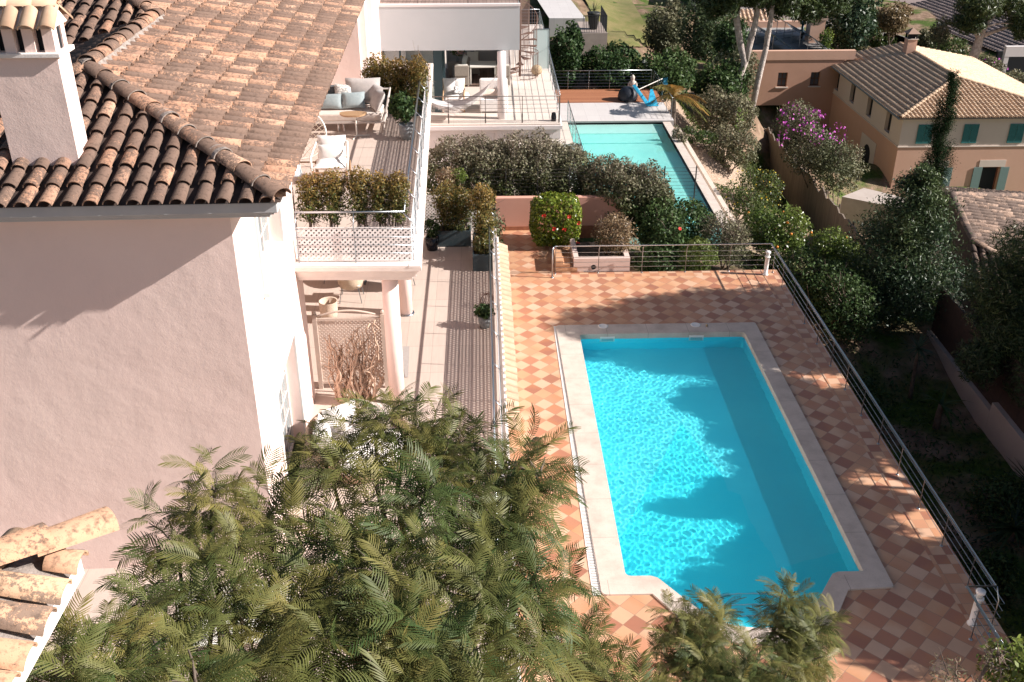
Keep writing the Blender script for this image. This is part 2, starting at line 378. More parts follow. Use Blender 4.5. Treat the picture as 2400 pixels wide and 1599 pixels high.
# ================================================================== VILLA
Z1, Z2 = 1.85, 5.1
OA = np.array([-3.37, 12.855]); th = math.radians(1.3)
HU = np.array([math.cos(th), math.sin(th)]); HV = np.array([-math.sin(th), math.cos(th)])
def H(a, b, z): p = OA + HU * a + HV * b; return (p[0], p[1], z)
def hbox(mb, a0, a1, b0, b1, z0, z1):
    return mb.add([H(a0, b0, z0), H(a1, b0, z0), H(a1, b1, z0), H(a0, b1, z0), H(a0, b0, z1), H(a1, b0, z1), H(a1, b1, z1), H(a0, b1, z1)],
                  [(3, 2, 1, 0), (4, 5, 6, 7), (0, 1, 5, 4), (1, 2, 6, 5), (2, 3, 7, 6), (3, 0, 4, 7)])
def plaster(name, c, c2, bump=.5):
    m, ns, ls, b = nodes(name); p = pos(ns)
    col = ramp(ns, ls, noise(ns, ls, p, .55, 4), [(.3, c), (.7, c2)])
    col = mixc(ns, ls, mth(ns, ls, 'MULTIPLY', mth(ns, ls, 'SUBTRACT', noise(ns, ls, p, 2.2, 6), .58, clamp=True), .9, clamp=True), col, tuple(x * .8 for x in c))
    ls.new(col, b.inputs['Base Color']); b.inputs['Roughness'].default_value = .85; b.inputs['Specular IOR Level'].default_value = .15
    h = mth(ns, ls, 'ADD', mth(ns, ls, 'MULTIPLY', noise(ns, ls, p, 1.3, 3, .5), 1.1), mth(ns, ls, 'MULTIPLY', noise(ns, ls, p, 34, 6, .7), .16))
    h = mth(ns, ls, 'ADD', h, mth(ns, ls, 'MULTIPLY', noise(ns, ls, p, 7, 4, .6), .15))
    bumpn(ns, ls, b, h, bump, .035)
    return m
M_pink = plaster('pale_pink_render', (.83, .645, .59), (.86, .685, .625), .55)
M_trim = mat('white_trim', (.74, .70, .67), (.68, .64, .61), .7, 3)
M_cornice = mat('grey_cornice', (.50, .50, .50), (.44, .44, .45), .7, 2)
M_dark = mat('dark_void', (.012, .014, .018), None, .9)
villa = thing('villa', 'big pink rendered villa with mossy barrel tile hip roof and terraces, left of the pool', 'house', (-5, 14, 0))
def wall_b(mb, a0, a1, b0, b1, z0, z1, ops):        # wall running along b with openings (b0,b1,z0,z1)
    cur = b0
    for o0, o1, q0, q1 in sorted(ops):
        if o0 > cur: hbox(mb, a0, a1, cur, o0, z0, z1)
        if q0 > z0: hbox(mb, a0, a1, o0, o1, z0, q0)
        if q1 < z1: hbox(mb, a0, a1, o0, o1, q1, z1)
        cur = o1
    hbox(mb, a0, a1, cur, b1, z0, z1)
mb = MB(); hbox(mb, -12, 0, 0, .3, -.3, 8.02); hbox(mb, -12, -11.7, .3, 22, -.3, 8.02)
mb.build('front_wall', M_pink, villa)
dB0, dB1, wB0, wB1 = 1.42, 3.48, 1.58, 3.52
mb = MB(); wall_b(mb, -.34, -.002, .3, 5.15, -.3, 8.02, [])
mb = MB()
segs = [(.3, dB0, None), (dB0, wB0, (Z1, 4.18, None)), ]
# side wall with a door below and a window above
for b0, b1, holes in ((.3, dB0, []), (dB0, wB0, [(Z1, 4.18)]), (wB0, dB1, [(Z1, 4.18), (5.95, 7.45)]), (dB1, wB1, [(5.95, 7.45)]), (wB1, 5.15, [])):
    z = -.3
    for h0, h1 in holes:
        hbox(mb, -.34, -.002, b0, b1, z, h0); z = h1
    hbox(mb, -.34, -.002, b0, b1, z, 8.02)
hbox(mb, -2.3, -2.0, 5.15, 16.9, -.3, 8.02)          # wall at the back of the terraces
hbox(mb, -2.0, -.34, 4.85, 5.15, -.3, 8.02)
mb.build('side_wall', M_pink, villa)
mb = MB(); hbox(mb, -6, .34, 16.6, 16.9, -.3, 8.6); hbox(mb, .04, .34, 16.9, 26, -.3, 8.6); mb.build('wing_wall', M_pink, villa)
for b_ in (17.0, 19.6): mb = MB(); hbox(mb, .30, .52, b_, b_ + .5, Z2, 8.6); mb.build('pilaster', M_white, villa)
M_glass = mat('window_glass', (.16, .19, .20), (.26, .30, .31), .08, .8, spec=.9)
def window(name, b0, b1, z0, z1, nx, nz, trim=True):
    a = -.25
    mb = MB(); t = .06
    hbox(mb, a, a + .05, b0, b0 + t, z0, z1); hbox(mb, a, a + .05, b1 - t, b1, z0, z1); hbox(mb, a, a + .05, b0 + t, b1 - t, z1 - t, z1); hbox(mb, a, a + .05, b0 + t, b1 - t, z0, z0 + t)
    hbox(mb, a, a + .055, (b0 + b1) / 2 - .05, (b0 + b1) / 2 + .05, z0 + t, z1 - t)
    f = mb.build(name, M_white, villa)
    mb = MB()
    for i in range(1, nx):
        q = b0 + (b1 - b0) * i / nx; hbox(mb, a + .012, a + .03, q - .012, q + .012, z0 + t, z1 - t)
    for i in range(1, nz):
        q = z0 + (z1 - z0) * i / nz; hbox(mb, a + .01, a + .028, b0 + t, b1 - t, q - .012, q + .012)
    mb.build('glazing_bars', M_white, f)
    mb = MB(); hbox(mb, a - .02, a + .005, b0 + t, b1 - t, z0 + t, z1 - t); mb.build('pane', M_glass, f)
    mb = MB(); e = .10      # raised trim
    hbox(mb, 0, .03, b0 - e, b0, z0 - .02, z1 + e); hbox(mb, 0, .03, b1, b1 + e, z0 - .02, z1 + e); hbox(mb, 0, .03, b0, b1, z1, z1 + e)
    mb.build('surround', M_trim, f)
    if name == 'window':
        mb = MB(); hbox(mb, -.25, .10, b0 - .12, b1 + .12, z0 - .07, z0 + .01); mb.build('sill', M_trim, f)
    return f
window('window', wB0, wB1, 5.95, 7.45, 4, 4)
window('french_door', dB0, dB1, Z1, 4.18, 4, 6)
# terraces of the villa -------------------------------------------------------
def floormat(name, c, c2, px, py, rot=0, plank=True):
    m, ns, ls, b = nodes(name); p = pos(ns)
    sp = N(ns, 'ShaderNodeSeparateXYZ'); ls.new(p, sp.inputs[0])
    u = mth(ns, ls, 'MULTIPLY', sp.outputs[0], 1 / px); v = mth(ns, ls, 'MULTIPLY', sp.outputs[1], 1 / py)
    cb = N(ns, 'ShaderNodeCombineXYZ'); ls.new(mth(ns, ls, 'FLOOR', u), cb.inputs[0]); ls.new(mth(ns, ls, 'FLOOR', v), cb.inputs[1])
    wn = N(ns, 'ShaderNodeTexWhiteNoise', noise_dimensions='3D'); ls.new(cb.outputs[0], wn.inputs['Vector'])
    mp = N(ns, 'ShaderNodeMapping'); mp.inputs['Scale'].default_value = (22, 1.6, 1); ls.new(p, mp.inputs[0])
    f = mth(ns, ls, 'ADD', mth(ns, ls, 'MULTIPLY', noise(ns, ls, mp.outputs[0], 1.0, 5), .7), mth(ns, ls, 'MULTIPLY', wn.outputs['Value'], .25))
    col = ramp(ns, ls, f, [(.25, c), (.7, c2)])
    def edge(q, w_): 
        fr = mth(ns, ls, 'FRACT', q); return mth(ns, ls, 'LESS_THAN', fr, w_)
    g = mth(ns, ls, 'MAXIMUM', edge(u, .006 / px), edge(v, .008 / py))
    col = mixc(ns, ls, g, col, tuple(x * .55 for x in c)); ls.new(col, b.inputs['Base Color'])
    b.inputs['Roughness'].default_value = .55
    return m
M_floor = floormat('beige_porcelain_floor', (.50, .405, .35), (.59, .485, .42), .58, 1.18)
LX = .40                                              # outer edge of the lower terrace
lower = thing('terrace', 'lower villa terrace with beige floor and a clay tile coping above the pool deck', 'terrace', (-1, 16, Z1))
mb = MB(); mb.box(-12, LX, 1.5, 27.0, Z1 - .25, Z1); mb.build('floor', M_floor, lower)
mb = MB(); mb.box(LX - .3, LX, 1.5, 27.0, -.4, Z1 - .25); mb.box(LX - .001, LX + .05, 1.5, 26.3, Z1 - .16, Z1 + .035); mb.build('retaining_wall', M_white, lower)
mb = MB()
for i in range(34):
    y = 16.85 + i * .272
    if y > 26.2: break
    j = R.uniform(-.01, .01); pts = [(LX + .03, y, Z1 - .015), (LX + .30 + j, y + R.uniform(-.01, .01), Z1 - .135)]
    for rr in (.118,):
        V = []; n = 9
        for (x, yy, z), r_ in zip(pts, (.105, .125)):
            for q in range(n + 1):
                t = math.pi * q / n; V.append((x, yy + r_ * math.cos(t), z + r_ * .75 * math.sin(t)))
        mb.add(V, [(q, q + 1, n + 2 + q, n + 1 + q) for q in range(n)] + [tuple(range(n + 1, 2 * n + 2))])
M_newtile = mat('new_clay_tile', (.56, .39, .27), (.48, .31, .205), .7, 4, island=.12)
mb.build('coping_tiles', M_newtile, lower)
# upper terrace slab
SA = [(-1.135, 17.18), (-1.39, 28.7), (-1.5, 33.2), (-5.6, 33.2), (-5.6, 17.4), (-3.47, 17.24)]
def inset(P, d):
    out = []; k = len(P)
    for i in range(k):
        p0, p1, p2 = np.array(P[i - 1]), np.array(P[i]), np.array(P[(i + 1) % k])
        e1 = (p1 - p0) / np.linalg.norm(p1 - p0); e2 = (p2 - p1) / np.linalg.norm(p2 - p1)
        n1 = np.array([-e1[1], e1[0]]); n2 = np.array([-e2[1], e2[0]]); b = n1 + n2; b /= (b @ n1)
        out.append(tuple(p1 + b * d))
    return out
upper = thing('balcony', 'upper villa balcony slab on round columns, with beige floor and stepped edge moulding', 'balcony', (-2.5, 25, Z2))
mb = MB(); mb.prism(inset(SA, .06), Z2 - .02, Z2); mb.build('floor', M_floor, upper)
mb = MB(); mb.prism(SA, Z2 - .10, Z2 - .021); mb.prism(inset(SA, .05), Z2 - .145, Z2 - .1); mb.prism(inset(SA, .075), Z2 - .20, Z2 - .145); mb.prism(inset(SA, .11), Z2 - .27, Z2 - .20); mb.prism(inset(SA, .18), Z2 - .36, Z2 - .27)
for e in range(2):
    pass
mb.build('slab', mat('cream_slab_render', (.78, .69, .63), (.70, .61, .56), .75, 3, bump=.2, bs=14), upper)
# raised lip strip outside the rail
mb = MB(); P2 = inset(SA, .0); 
for (p, q) in ((0, 1),):
    a, b = np.array(SA[p]), np.array(SA[q]); mb.obox(a + [-.12, .0], b + [-.12, 0], .22, Z2 - .02, Z2 + .012)
a, b = np.array(SA[5]), np.array(SA[0]); mb.obox(a + [0, .12], b + [-.24, .12], .22, Z2 - .02, Z2 + .012)
mb.build('edge_strip', M_white, upper)
for (x, y) in ((-1.77, 17.60), (-1.845, 21.72), (-1.92, 25.9), (-1.98, 30.0)):
    mb = MB(); mb.lathe((x, y, 0), [(.158, Z1), (.158, 3.2), (.158, Z2 - .35)], 28); c = mb.build('column', M_pink, upper, True)
    mb = MB(); mb.lathe((x, y, Z1), [(.20, .001), (.20, .02), (.17, .03), (.159, .035)], 28); mb.build('base_ring', M_steel, c, True)
# ------------------------------------------------------------------ barrel tile roofs
def tilemat(name, cols, lich, amount=.5, sc_=1.0):
    m, ns, ls, b = nodes(name); p = pos(ns)
    g = N(ns, 'ShaderNodeNewGeometry').outputs['Random Per Island']
    base = ramp(ns, ls, g, [(i / (len(cols) - 1), c) for i, c in enumerate(cols)])
    g2 = mth(ns, ls, 'FRACT', mth(ns, ls, 'MULTIPLY', g, 7.31))
    cb = N(ns, 'ShaderNodeVectorMath'); cb.operation = 'ADD'; ls.new(p, cb.inputs[0])
    c3 = N(ns, 'ShaderNodeCombineXYZ'); ls.new(mth(ns, ls, 'MULTIPLY', g, 40), c3.inputs[0]); ls.new(c3.outputs[0], cb.inputs[1]); q = cb.outputs[0]
    n1 = noise(ns, ls, q, 4.5 * sc_, 6, .7); n2 = noise(ns, ls, p, 34 * sc_, 4, .75)
    s = mth(ns, ls, 'ADD', mth(ns, ls, 'ADD', n1, mth(ns, ls, 'MULTIPLY', n2, .95)), mth(ns, ls, 'MULTIPLY', mth(ns, ls, 'SUBTRACT', g2, .25), .42))
    mr = N(ns, 'ShaderNodeMapRange'); mr.inputs[1].default_value = 1.32 - amount * .55; mr.inputs[2].default_value = 1.40 - amount * .55; ls.new(s, mr.inputs[0])
    col = mixc(ns, ls, mth(ns, ls, 'MULTIPLY', mr.outputs[0], .88), base, lich)
    n4 = noise(ns, ls, p, 20 * sc_, 3, .6); col = mixc(ns, ls, mth(ns, ls, 'MULTIPLY', mth(ns, ls, 'SUBTRACT', n4, .50, clamp=True), 3.2, clamp=True), col, tuple(x * .42 for x in lich))
    n3 = noise(ns, ls, p, 120 * sc_, 2, .5)
    col = mixc(ns, ls, mth(ns, ls, 'MULTIPLY', mth(ns, ls, 'GREATER_THAN', n3, .66), .5), col, (.10, .075, .06))
    ls.new(col, b.inputs['Base Color']); b.inputs['Roughness'].default_value = .9; b.inputs['Specular IOR Level'].default_value = .15
    bumpn(ns, ls, b, mth(ns, ls, 'ADD', n2, mr.outputs[0]), .5, .006)
    return m
M_oldtile = tilemat('weathered_clay_tiles', [(.40, .225, .15), (.47, .285, .195), (.32, .19, .135), (.51, .32, .225), (.43, .235, .15), (.28, .175, .13)], (.15, .105, .085), .64)
M_under = mat('under_roof', (.075, .05, .04), (.04, .028, .025), .95, 6)
def barrel(mb, p0, p1, up, r0, r1, n=7, th_=.016, flat=.8):
    """one half-round tile from its upper end p0 (radius r0) to its lower end p1 (radius r1)"""
    p0, p1, up = (np.array(q, float) for q in (p0, p1, up)); d = p1 - p0; L = np.linalg.norm(d); d /= L
    s = np.cross(d, up); s /= np.linalg.norm(s); u = np.cross(s, d)
    V = []
    for p, r in ((p0, r0), (p1, r1)):
        for k in range(n + 1):
            t = math.pi * k / n; V.append(p + s * r * math.cos(t) + u * r * flat * math.sin(t))
    for k in range(n + 1):
        t = math.pi * k / n; V.append(p1 + s * (r1 - th_) * math.cos(t) + u * ((r1 - th_) * flat * math.sin(t)))
    for k in range(n + 1):
        t = math.pi * k / n; V.append(p1 - d * .16 + s * (r1 - th_) * math.cos(t) + u * ((r1 - th_) * flat * math.sin(t)))
    m = n + 1; f = []
    for row in range(3): f += [(row * m + k, row * m + k + 1, (row + 1) * m + k + 1, (row + 1) * m + k) for k in range(n)]
    return mb.add(V, f)
def slope_tiles(mb, e0, udir, vdir, nrm, length, pitch, course, vrange, r=.098, jit=.014, n=7, hi=.05):
    """e0 lower corner at the eave; columns every `pitch` along udir; vrange(u)->(v0,v1) reach up the slope"""
    e0, udir, vdir, nrm = (np.array(q, float) for q in (e0, udir, vdir, nrm)); k = int(length / pitch)
    for i in range(k + 1):
        u = i * pitch; v0, v1 = vrange(u)
        if v1 - v0 < .06: continue
        v = v0
        j0 = R.uniform(-jit, jit)
        while v < v1 - .05:
            e = min(v + course + .07, v1)
            a = e0 + udir * (u + j0 + R.uniform(-jit, jit)) + vdir * v + nrm * (hi + R.uniform(0, .012))
            c = e0 + udir * (u + j0 + R.uniform(-jit, jit)) + vdir * e + nrm * (.008 + R.uniform(0, .006))
            barrel(mb, c, a, nrm, r * .86, r * R.uniform(.98, 1.06), n); v += course
P_ = .30; E_ = np.array([-2.583, 12.405, 8.16])
hu = np.array([*HU, 0]); hv = np.array([*HV, 0])
sl_ = math.sqrt(1 + P_ * P_)
vF = (hv + np.array([0, 0, P_])) / sl_; nF = np.cross(hu, vF)
vS = (-hu + np.array([0, 0, P_])) / sl_; nS = np.cross(vS, -hv); nS = nS if nS[2] > 0 else -nS
T_ = 3.2; LB = 4.05
A_pt = E_ + (-hu + hv) * T_ + np.array([0, 0, P_ * T_]); B_pt = A_pt + hv * LB
roof = mesh('roof', [E_ - hu * 6.4, E_, A_pt, A_pt - hu * 6.0, A_pt - hu * 6.0 + hv * 0.01,
                     E_ + hv * 24, B_pt, B_pt + (-hu + hv) * 7 + np.array([0, 0, 2.1]), E_ + hv * 34, B_pt - (hu + hv) * 4.2 - np.array([0, 0, 1.26]), B_pt - hu * 11 + hv * 0 , B_pt + (-hu + hv) * 7 + np.array([0, 0, 2.1]) - hu * 8,
                     B_pt - hu * 11 - hv * 4.2 - np.array([0, 0, 1.26]), B_pt + (-hu + hv) * 3.0 + np.array([0, 0, .9]), B_pt - hu * 11 + hv * 3.0 + np.array([0, 0, .9])],
            [(0, 1, 2), (1, 5, 7, 6, 2), (0, 2, 6, 9), (6, 13, 14, 12, 9)], M_under, villa)
mb = MB()
slope_tiles(mb, E_ - hu * .16, -hu, vF, nF, 9.5, .278, .40, lambda u: (-.06, min((u + .16) * sl_ - .02, (6.24 - u) * sl_)))
mb.build('front_tiles', M_oldtile, roof, True)
mb = MB()
def vs_(u):
    top = (u + .16) * sl_ if u + .16 < T_ else (T_ * sl_ if u + .16 < T_ + LB else (T_ + (u + .16 - T_ - LB)) * sl_)
    return (-.05, top - .04)
slope_tiles(mb, E_ + hv * .16, hv, vS, nS, 21, .268, .415, vs_, .094, .016, hi=.066)
mb.build('side_tiles', M_oldtile, roof, True)
mb = MB()   # front slope of the higher cross wing behind the ridge; its foot is the valley
vlen = lambda u: (-u * sl_ + .20 if True else 0, 3.2 * sl_)
slope_tiles(mb, B_pt - hu * .0, -hu, vF, nF, 7.5, .278, .40, lambda u: (-min(u, 4.2) * sl_ + .22, min(3.0, u) * sl_))
mb.build('cross_wing_tiles', M_oldtile, roof, True)
mb = MB()   # ridge and hip caps
M_mortar = mat('lime_mortar', (.36, .31, .28), (.19, .155, .135), .95, 9, bump=.6, bs=40)
mo = MB()
def caps(p, q, lift=.05, r=.145, collar=True):
    p, q = np.array(p), np.array(q); L = np.linalg.norm(q - p); d = (q - p) / L; k = int(L / .42)
    up = np.array([0, 0, 1.0])
    for i in range(k + 1):
        a = p + d * (i * .42 - .06) + up * (lift + .03); c = p + d * min((i + 1) * .42 + .05, L + .05) + up * lift
        jj = np.array([R.uniform(-.012, .012), R.uniform(-.012, .012), R.uniform(-.004, .008)])
        barrel(mb, c + jj, a + jj, up, r * .88, r * R.uniform(1, 1.06), 9)
        if collar and i and R.random() < .7: 
            b = p + d * (i * .42 - .05) + up * (lift + .025) + jj
            barrel(mo, b + d * R.uniform(.03, .07), b - d * .01, up, r * 1.0, r * 1.06, 9)
caps(E_ + np.array([0, 0, .03]), A_pt); caps(E_ - hu * 6.4 + np.array([0, 0, .03]), A_pt, collar=False)
caps(A_pt + np.array([0, 0, .02]), B_pt, .07, collar=False); caps(B_pt, B_pt + (-hu + hv) * 4 + np.array([0, 0, 1.2]), collar=False)
mb.build('ridge_tiles', M_oldtile, roof, True)
s0, s1 = A_pt + hu * .1, B_pt + hu * .1
mo.build('ridge_mortar', M_mortar, roof); mo = MB(); mo.add([A_pt + hu * .20 + [0, 0, -.05], B_pt + hu * .20 + [0, 0, -.05], B_pt + hu * .10 + [0, 0, .10], A_pt + hu * .10 + [0, 0, .10]], [(0, 1, 2, 3)])
mo.build('mortar_fillet', M_mortar, roof)
mb = MB()   # valley side: dark mortared strip below the ridge
for i in range(26):
    q = A_pt + hv * R.uniform(.2, LB - .6) - hu * R.uniform(.35, 1.6); q = q + np.array([0, 0, -P_ * ((A_pt - q) @ hu) + .02])
    mb.add([q, q + hu * .09 + [0, 0, .027], q + hu * .09 + hv * .05 + [0, 0, .027], q + hv * .05], [(0, 1, 2, 3)])
mb = MB(); slope_tiles(mb, A_pt + hv * .3 - hu * 1.7 - np.array([0, 0, P_ * 1.7]), hv, (hu + np.array([0, 0, P_])) / sl_, (-hu * P_ + np.array([0, 0, 1])) / sl_, LB - .2, .27, .41, lambda u: (.0, 1.6 * sl_), .09); mb.build('valley_tiles', M_oldtile, roof, True)
# eave: grey moulded cornice on the front, flush on the side
mb = MB()
for a0, b0, z0, z1 in ((.78, -.40, 8.0, 8.15), (.72, -.34, 7.955, 8.0), (.66, -.28, 7.90, 7.955)):
    hbox(mb, -12, a0 - .06, b0 - .03, .34, z0, z1)
    hbox(mb, -.4, a0 - .06, .34, 22, z0, z1)
mb.build('cornice', M_cornice, villa, bevel=.012)
# chimney
ch = MB(); cx0, cx1, cy0, cy1 = -6.22, -5.345, 13.2, 13.62
ch.box(cx0, cx1, cy0, cy1, 8.1, 9.84)
chim = ch.build('chimney', M_pink, roof)
mb = MB(); mb.box(cx0 - .06, cx1 + .06, cy0 - .06, cy1 + .06, 9.84, 9.90); mb.build('ledge', M_white, chim, bevel=.01)
mb = MB()
for k in range(4):
    x = cx0 + k * (cx1 - cx0 - .135) / 3; mb.box(x, x + .135, cy0, cy0 + .12, 9.9, 10.2); mb.box(x, x + .135, cy1 - .12, cy1, 9.9, 10.2)
mb.box(cx1 - .06, cx1 - .002, cy0 + .12, cy0 + .16, 9.9, 10.2)
mb.build('piers', M_pink, chim)
mb = MB(); mb.box(cx0 + .02, cx1 - .02, cy0 + .13, cy1 - .13, 9.9, 10.19); mb.build('flue', M_dark, chim)
mb = MB(); ym = (cy0 + cy1) / 2
mb.add([(cx0 - .03, cy0 - .06, 10.2), (cx1 + .03, cy0 - .06, 10.2), (cx1 + .03, cy1 + .06, 10.2), (cx0 - .03, cy1 + .06, 10.2), (cx0 - .03, ym, 10.42), (cx1 + .03, ym, 10.42)], [(0, 1, 5, 4), (3, 4, 5, 2), (0, 4, 3), (1, 2, 5), (0, 3, 2, 1)]); mb.build('cap', M_white, chim)
mb = MB()
for k in range(4):
    x = cx0 + .12 + k * .245
    barrel(mb, (x, ym, 10.43), (x, cy0 - .13, 10.20), (0, -.6, .8), .09, .108, 10); barrel(mb, (x, ym, 10.43), (x, cy1 + .13, 10.20), (0, .6, .8), .09, .108, 8)
for k in range(3): barrel(mb, (cx0 - .02 + k * .31, ym, 10.44), (cx0 + .33 + k * .31, ym, 10.45), (0, 0, 1), .085, .092, 9)
mb.build('cap_tiles', M_newtile, chim, True)
# ------------------------------------------------------------------ steel railings with bars
def rail(name, label, path, z, inside, group, H_=.95, bars=(.2, .36, .52, .68), off=.15, sp=1.21, r=.022, ends=(True, True), tr=.011, skip=()):
    """path: plan points of the post line; inside: +1 if the handrail leans to the left of the path"""
    root = thing(name, label, 'railing', (path[0][0], path[0][1], z), group)
    P = [np.array(p, float) for p in path]; n = len(P)
    def offs(d):
        out = []
        for i in range(n):
            ds = []
            if i: e = P[i] - P[i - 1]; ds.append(e / np.linalg.norm(e))
            if i < n - 1: e = P[i + 1] - P[i]; ds.append(e / np.linalg.norm(e))
            ns_ = [np.array([-e[1], e[0]]) for e in ds]; b = sum(ns_); b = b / (b @ ns_[0]); out.append(P[i] + b * d)
        return out
    T = offs(off * inside)
    mb = MB(); mb.tube([(*p, z + H_) for p in T], r, 8); mb.build('handrail', M_steel, root, True)
    for h in bars:
        mb = MB(); mb.tube([(*p, z + h) for p in P], .0075, 6); mb.build('bar', M_steel, root, True)
    for i in range(n - 1):
        if i in skip: continue
        e = P[i + 1] - P[i]; L = np.linalg.norm(e); e /= L; k = max(1, round(L / sp)); nn = np.array([-e[1], e[0]]) * off * inside
        m0 = .12 if i else .02
        for j in range(k + 1):
            if j == k and i < n - 2: continue
            q = P[i] + e * min(max(L * j / k, m0), L - .02)
            mb = MB(); mb.tube([(*q, z), (*q, z + .76), (*(q + nn), z + H_ - .005)], tr, 6); mb.lathe((*q, z), [(.035, .001), (.035, .008), (.012, .012)], 8); mb.build('post', M_steel, root, True)
    return root
RG = 'steel railings of the villa'
r1 = rail('railing', 'long stainless steel railing round the pool deck, between tiles and dark garden', [(2.16, 27.9), (8.76, 27.9), (8.76, 12.77), (8.27, 12.77), (8.27, 6.0)], 0, -1, RG)
mb = MB(); mb.tube([(2.07, 27.6, 0), (2.07, 27.6, .915), (2.09, 27.66, .95), (2.16, 27.75, .95)], .021, 8); mb.lathe((2.07, 27.6, 0), [(.045, .001), (.045, .012), (.02, .018)], 10); mb.build('end_post', M_steel, r1, True)
r2 = rail('railing', 'steel railing of the lower terrace, lined with white lattice above the tile coping', [(.30, 12.0), (.33, 26.1)], Z1, 1, RG, sp=1.35)
r3 = rail('railing', 'steel railing of the upper balcony above its lattice and potted shrubs', [(-3.42, 17.38), (-1.28, 17.34), (-1.50, 29.6)], Z2, 1, RG, sp=1.35)
M_lat = mat('white_lattice', (.80, .77, .76), None, .6)
def lattice(mb, a, b, z0, z1, s=.066, wd=.036, t=.004):
    a, b = np.array(a, float), np.array(b, float); L = np.linalg.norm(b - a); e = (b - a) / L; nn = np.array([-e[1], e[0]]); Hh = z1 - z0; sq = s * math.sqrt(2); hw = wd / math.sqrt(2)
    def pt(u, v, o): q = a + e * u + nn * o; return (q[0], q[1], z0 + v)
    def clip(poly, ax, lim, keep_less):
        out = []
        for i in range(len(poly)):
            p, q = poly[i], poly[(i + 1) % len(poly)]; ip = (p[ax] <= lim) == keep_less or p[ax] == lim; iq = (q[ax] <= lim) == keep_less or q[ax] == lim
            if ip: out.append(p)
            if ip != iq:
                k = (lim - p[ax]) / (q[ax] - p[ax]); out.append((p[0] + (q[0] - p[0]) * k, p[1] + (q[1] - p[1]) * k))
        return out
    for sg, o in ((1, 0), (-1, t)):
        k = -int(Hh / sq) - 2
        while k * sq < L + Hh + sq:
            u0 = k * sq
            poly = [(u0 - hw, 0), (u0 + hw, 0), (u0 + hw + sg * Hh, Hh), (u0 - hw + sg * Hh, Hh)]
            for ax, lim, kl in ((0, 0, False), (0, L, True)):
                if poly: poly = clip(poly, ax, lim, kl)
            if len(poly) > 2: mb.add([pt(u, v, o) for u, v in poly], [tuple(range(len(poly)))])
            k += 1
LG = 'white lattice panels on the terrace railings'
def latpanel(label, a, b, z0, z1, name='trellis', group=LG):
    mb = MB(); lattice(mb, a, b, z0, z1)
    for h in (z0, z1 - .012): mb.obox(a, b, .008, h, h + .012)
    return mb.build(name, M_lat, None, loc=(a[0], a[1], z0), label=label, category='lattice', group=group)
latpanel('white lattice along the lower terrace railing above the clay tile coping', (.285, 12.0), (.315, 26.1), Z1 + .03, Z1 + .70)
latpanel('white lattice on the narrow front railing of the balcony, behind leafy shrubs', (-3.41, 17.42), (-1.31, 17.38), Z2 + .03, Z2 + .70)
latpanel('white lattice along the long side railing of the upper balcony', (-1.31, 17.4), (-1.52, 29.6), Z2 + .03, Z2 + .70)
# bollard lights at the deck corners
M_bol = mat('white_lacquer', (.78, .76, .74), None, .35)
def bollard(x, y, label):
    t = thing('bollard_light', label, 'bollard light', (x, y, 0), 'white bollard lights on the pool deck')
    mb = MB(); mb.lathe((x, y, 0), [(.085, .002), (.085, .02), (.062, .03), (.062, .56), (.085, .575), (.085, .60), (.07, .61)], 18); mb.build('post', M_bol, t, True)
    mb = MB(); mb.lathe((x, y, .605), [(.055, 0), (.055, .09)], 16); mb.build('lamp', mat('frosted_lamp', (.6, .62, .6), None, .2), t, True)
    mb = MB(); mb.lathe((x, y, .70), [(.075, 0), (.082, .02), (.08, .055), (.05, .075), (.0, .08)], 18); mb.build('cap', M_bol, t, True)
bollard(8.50, 27.62, 'white bollard light in the far corner of the pool deck railing')
bollard(8.45, 13.02, 'white bollard light in the near corner of the deck railing')
# ================================================================== FOLIAGE TOOLS
K = 2400 / 2353
def blob(x0, y0, x1, y1, Y, ry=None, fy=1.0):
    """ellipsoid that fills a box of the survey picture at depth Y"""
    xc, yc = (x0 + x1) / 2 * K, (y0 + y1) / 2 * K; c = GY(xc, yc, Y); d = (c - [0, 0, CAMH]) @ _fw
    rx = (x1 - x0) / 2 * K * d / F; rz = (y1 - y0) / 2 * K * d / F / .9
    return (c, (rx, ry or rx * .85, rz * fy))
def in_ells(ells, n, inner=.5, g=None):
    g = g or rng
    wt = np.array([(e[1][0] * e[1][1] * e[1][2]) ** .667 for e in ells]); k = g.choice(len(ells), n, p=wt / wt.sum())
    d = g.normal(size=(n, 3)); d /= np.linalg.norm(d, axis=1)[:, None]
    r = inner + (1 - inner) * g.random(n) ** .6
    # lumpy outline
    lump = 1 + .16 * np.sin(d[:, 0] * 5 + k * 1.7) * np.sin(d[:, 1] * 6 + k) + .10 * np.sin(d[:, 2] * 9 + k * 2.1 + d[:, 0] * 4)
    c = np.array([e[0] for e in ells])[k]; rr = np.array([e[1] for e in ells])[k]
    return c + d * rr * (r * lump)[:, None], d, k
def leafquads(p, out, size, aspect=.45, up=.35, jit=.35, g=None, bias=.6):
    g = g or rng; n = len(p)
    nrm = out * bias + g.normal(size=(n, 3)) * .8 + np.array([0, 0, up]); nrm /= np.linalg.norm(nrm, axis=1)[:, None]
    t = np.cross(nrm, g.normal(size=(n, 3))); t /= np.linalg.norm(t, axis=1)[:, None] + 1e-9; b = np.cross(nrm, t)
    L = size * (1 + jit * (g.random(n) * 2 - 1)); L = L[:, None]
    fold = nrm * L * .10
    v = np.stack([p - t * L / 2, p + b * L * aspect / 2 + fold, p + t * L / 2, p - b * L * aspect / 2 + fold], 1)
    return v.reshape(-1, 3), np.arange(4 * n).reshape(n, 4)
M_bark = mat('grey_bark', (.16, .125, .10), (.09, .07, .055), .9, 8, bump=.6, bs=25)
M_twig = mat('dry_twigs', (.22, .165, .13), (.13, .10, .08), .9, 8)
